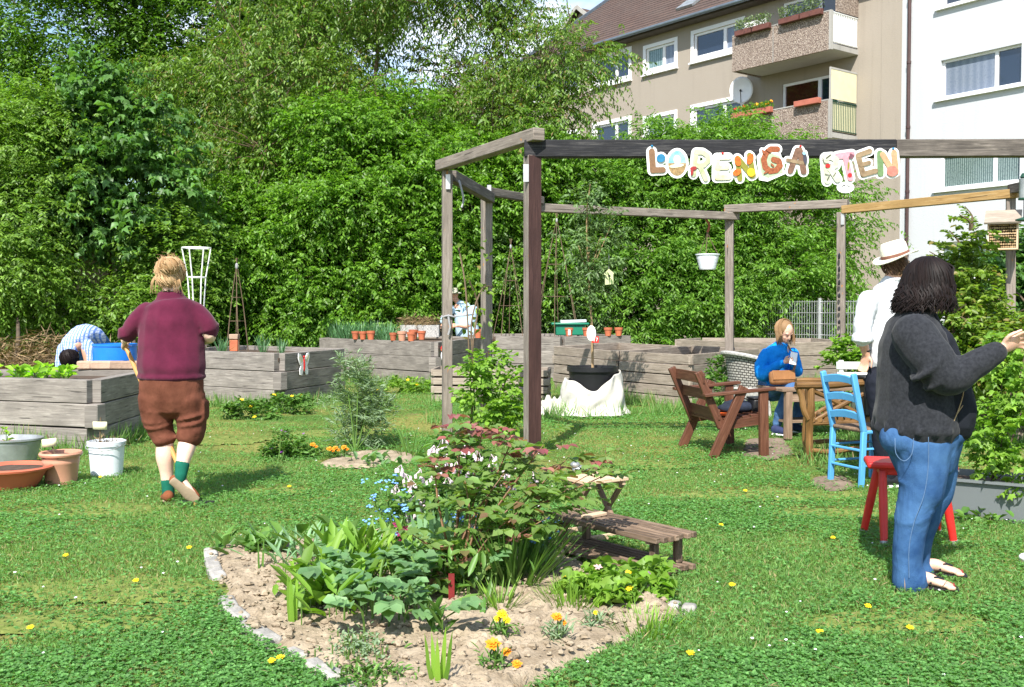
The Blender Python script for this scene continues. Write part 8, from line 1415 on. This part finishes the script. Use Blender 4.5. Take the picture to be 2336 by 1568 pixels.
# second bed: lavender-like bush, marigolds, leaves
bush('lavender', 'tall feathery silver-green bush in the far flower patch', 'plant', gnd(810, 1030), LF['silver'], [blob(795, 985, 10.3, (.10, .12, .2)), blob(830, 975, 10.3, (.11, .12, .22)), blob(800, 920, 10.3, (.11, .12, .18)), blob(845, 910, 10.3, (.09, .1, .15)), blob(785, 855, 10.3, (.05, .06, .14)), blob(865, 960, 10.2, (.08, .1, .18)), blob(815, 860, 10.3, (.06, .07, .12)), blob(740, 945, 10.5, (.03, .04, .18))], 420, .085, .015, 12, .16, 'diamond', upw=1.0, droop=.2)
bush('cranesbill', 'dark leafy clump with small purple flowers where the shadow ends', 'flower', gnd(630, 1068), LF['mid'], [blob(610, 1045, 9.5, (.12, .12, .09)), blob(650, 1040, 9.5, (.14, .12, .12)), blob(690, 1050, 9.6, (.12, .12, .08)), blob(640, 1010, 9.6, (.08, .08, .1))], 190, .05, .028, 6, .09, 'oval', None, [('violet', 7, .016, 6)])
broad('leafy_perennial', 'blue-green cabbage-like leaves in the far flower patch', 865, 1062, 30, 6, 26, .13, .06, 'bluish', 1.3, .05)
for px, py, lab in ((714, 1040, 'orange flower at the left of the far flower patch'), (765, 1048, 'orange marigold at the middle of the far patch'), (785, 1046, 'deep orange marigold beside the silver bush'), (752, 1050, 'small orange marigold in the far patch')): b_ = G(px, py); marigold(px, py, .09, ((0, .105, .03), (.03, .085, .02)), 'orange', lab)
tuft('plantain', 'white seed heads on tall stalks near the rose bush', 'plant', G(935, 1040), LF['mid'], 30, .30, .012, .12, .8)
# weeds in front of the beds
for i, (px, py, Y, r_, n_, lab) in enumerate(((575, 950, 13.0, .22, 120, 'low leafy weed clump at the foot of the butterfly bed'), (940, 893, 16.9, .35, 150, 'buttercup clump at the foot of the long bed'), (655, 935, 13.6, .2, 90, 'buttercups by the corner of the butterfly bed'))):
    bush('weed_clump', lab, 'plant', gnd(px, py + 5), LF['mid'] if i != 1 else LF['fresh'], [blob(px - 20, py - 8, Y, (r_, r_ * .7, .10)), blob(px + 25, py - 5, Y, (r_, r_ * .7, .12))], n_, .07, .04, 6, .11, 'oval', None, [('yellow', 6, .03, 6)])
# climber on the pergola posts and bramble behind
bush('bramble', 'bramble with fresh pale leaves growing between the pergola posts', 'shrub', gnd(1110, 985), LF['fresh'], [blob(1110, 830, 10.9, (.22, .2, .2)), blob(1150, 880, 10.9, (.22, .2, .2)), blob(1080, 880, 10.9, (.14, .15, .2)), blob(1160, 940, 10.8, (.2, .2, .15)), blob(1100, 930, 10.8, (.15, .15, .15)), blob(1075, 825, 10.9, (.12, .1, .06))], 230, .075, .055, 6, .14, 'oval', stem='twig', upw=.4)
m = MB(); t = thing('vine', 'thin climbing vine trained up canes between the pergola posts', 'climber', gnd(1075, 990)); 
for pts in (((1078, 985, 11.0), (1072, 850, 11.0), (1066, 720, 11.0), (1060, 640, 11.1), (1045, 560, 11.2)), ((1072, 985, 11.0), (1082, 870, 11.0), (1075, 740, 11.0), (1100, 660, 11.3), (1125, 655, 12)), ((1085, 985, 11), (1078, 800, 11.1), (1090, 700, 11.3), (1070, 640, 11.2))): m.tube(bez([at(*q) for q in pts], 16), .009, 5)
m.build('stems', MAT['twig'], t); lv = Leaves(); P = np.array([list(at(random.gauss(1085, 22), random.choice((660, 670, 650, 690, 560, 600, 720, 760)) + random.gauss(0, 12), 11.1 + random.uniform(-.1, .6))) for _ in range(60)]); lv.add(P, rdir(60) - ZV * .4, ZV + rdir(60) * .5, .075, .06, kind='oval'); lv.build('leaves', LF['yellowish'], t)
# currants in the plastic tub, more leaves at right
bush('currant_bush', 'currant bush with pale lobed leaves growing out of the plastic tub', 'shrub', (3.2, 6.85, .22), LF['fresh'], [blob(2265, 1045, 6.75, (.12, .14, .10)), blob(2290, 1000, 6.75, (.16, .15, .14)), blob(2275, 950, 6.8, (.10, .12, .10)), blob(2310, 900, 6.8, (.14, .14, .14)), blob(2320, 1070, 6.65, (.14, .13, .10)), blob(2290, 830, 6.9, (.10, .1, .12)), blob(2330, 970, 6.75, (.13, .13, .15)), blob(2345, 800, 6.9, (.10, .1, .10))], 290, .058, .05, 5, .10, 'maple', stem='bark', upw=.2)
broad('nasturtium', 'leafy weeds between the red stool and the plastic tub', 2225, 1185, 30, 14, 70, .06, .05, 'mid', 1.2, .05)
bush('leafy_shrub', 'light green leafy shrub behind the white bench slats', 'shrub', gnd(1935, 930), LF['fresh'], [blob(1930, 800, 13.5, (.18, .16, .16)), blob(1960, 830, 13.4, (.2, .16, .14)), blob(1905, 830, 13.5, (.1, .1, .1))], 130, .085, .06, 6, .14, 'oval', stem='twig')
bush('leafy_shrub', 'leafy weed clump beside the back of the brown armchair', 'plant', gnd(1655, 925), LF['mid'], [blob(1640, 880, 13.6, (.14, .14, .16)), blob(1670, 900, 13.4, (.16, .14, .14)), blob(1640, 845, 13.7, (.08, .08, .12))], 120, .07, .04, 6, .12, 'oval')
for i, (px, py) in enumerate(((150, 1281), (432, 1263), (88, 1108), (640, 1520), (620, 1528), (1645, 1210), (1670, 1350), (1575, 1510), (2075, 1450), (1980, 1400), (1020, 1155), (660, 1120), (229, 1098), (1900, 1240), (2190, 1090), (1920, 1070), (1870, 1460), (310, 1340), (70, 1450), (1700, 1130))):
    q = gnd(px, py); t = thing('dandelion', 'single yellow dandelion flower in the lawn', 'flower', q, 'dandelions in the lawn'); f = MB(); petals(f, q + Z * .035, .018, 12, (0, -.4, 1), .2, .4); petals(f, q + Z * .037, .011, 9, (0, -.4, 1), .5, .4); f.build('flower_head', FLW['yellow'], t); m = MB(); m.tube([q, q + Z * .035], .002, 4); m.build('stem', MAT['greenstem'], t)
# daisies and straw scattered over the lawn: too many to count
f = MB(); k = 0
while k < 190:
    x, y = random.uniform(-5, 5), random.uniform(3.5, 12)
    if abs(x) > y * .52 or inside(BED, np.array([x]), np.array([y]))[0]: continue
    petals(f, Vector((x, y, .03 + random.random() * .012)), random.uniform(.005, .009), 6, (0, -.3, 1), .15, .7); k += 1
o = f.build('daisies', FLW['white']); tag(o, 'tiny white daisies and clover heads dotted over the lawn', 'daisy', kind='stuff')
k = 2600; y = 3.5 + rng.random(k) ** 1.4 * 9; x = (rng.random(k) * 2 - 1) * y * .53; V, Fc = leaf_geo(np.stack([x, y, rng.uniform(.015, .035, k)], 1), rdir(k) * (1, 1, .12), ZV + rdir(k) * .2, rng.uniform(.02, .09, k), .004, 'diamond'); o = np_mesh('dry_grass', V, Fc, LF['straw']); tag(o, 'dry straw clippings lying on the lawn', 'straw', kind='stuff')
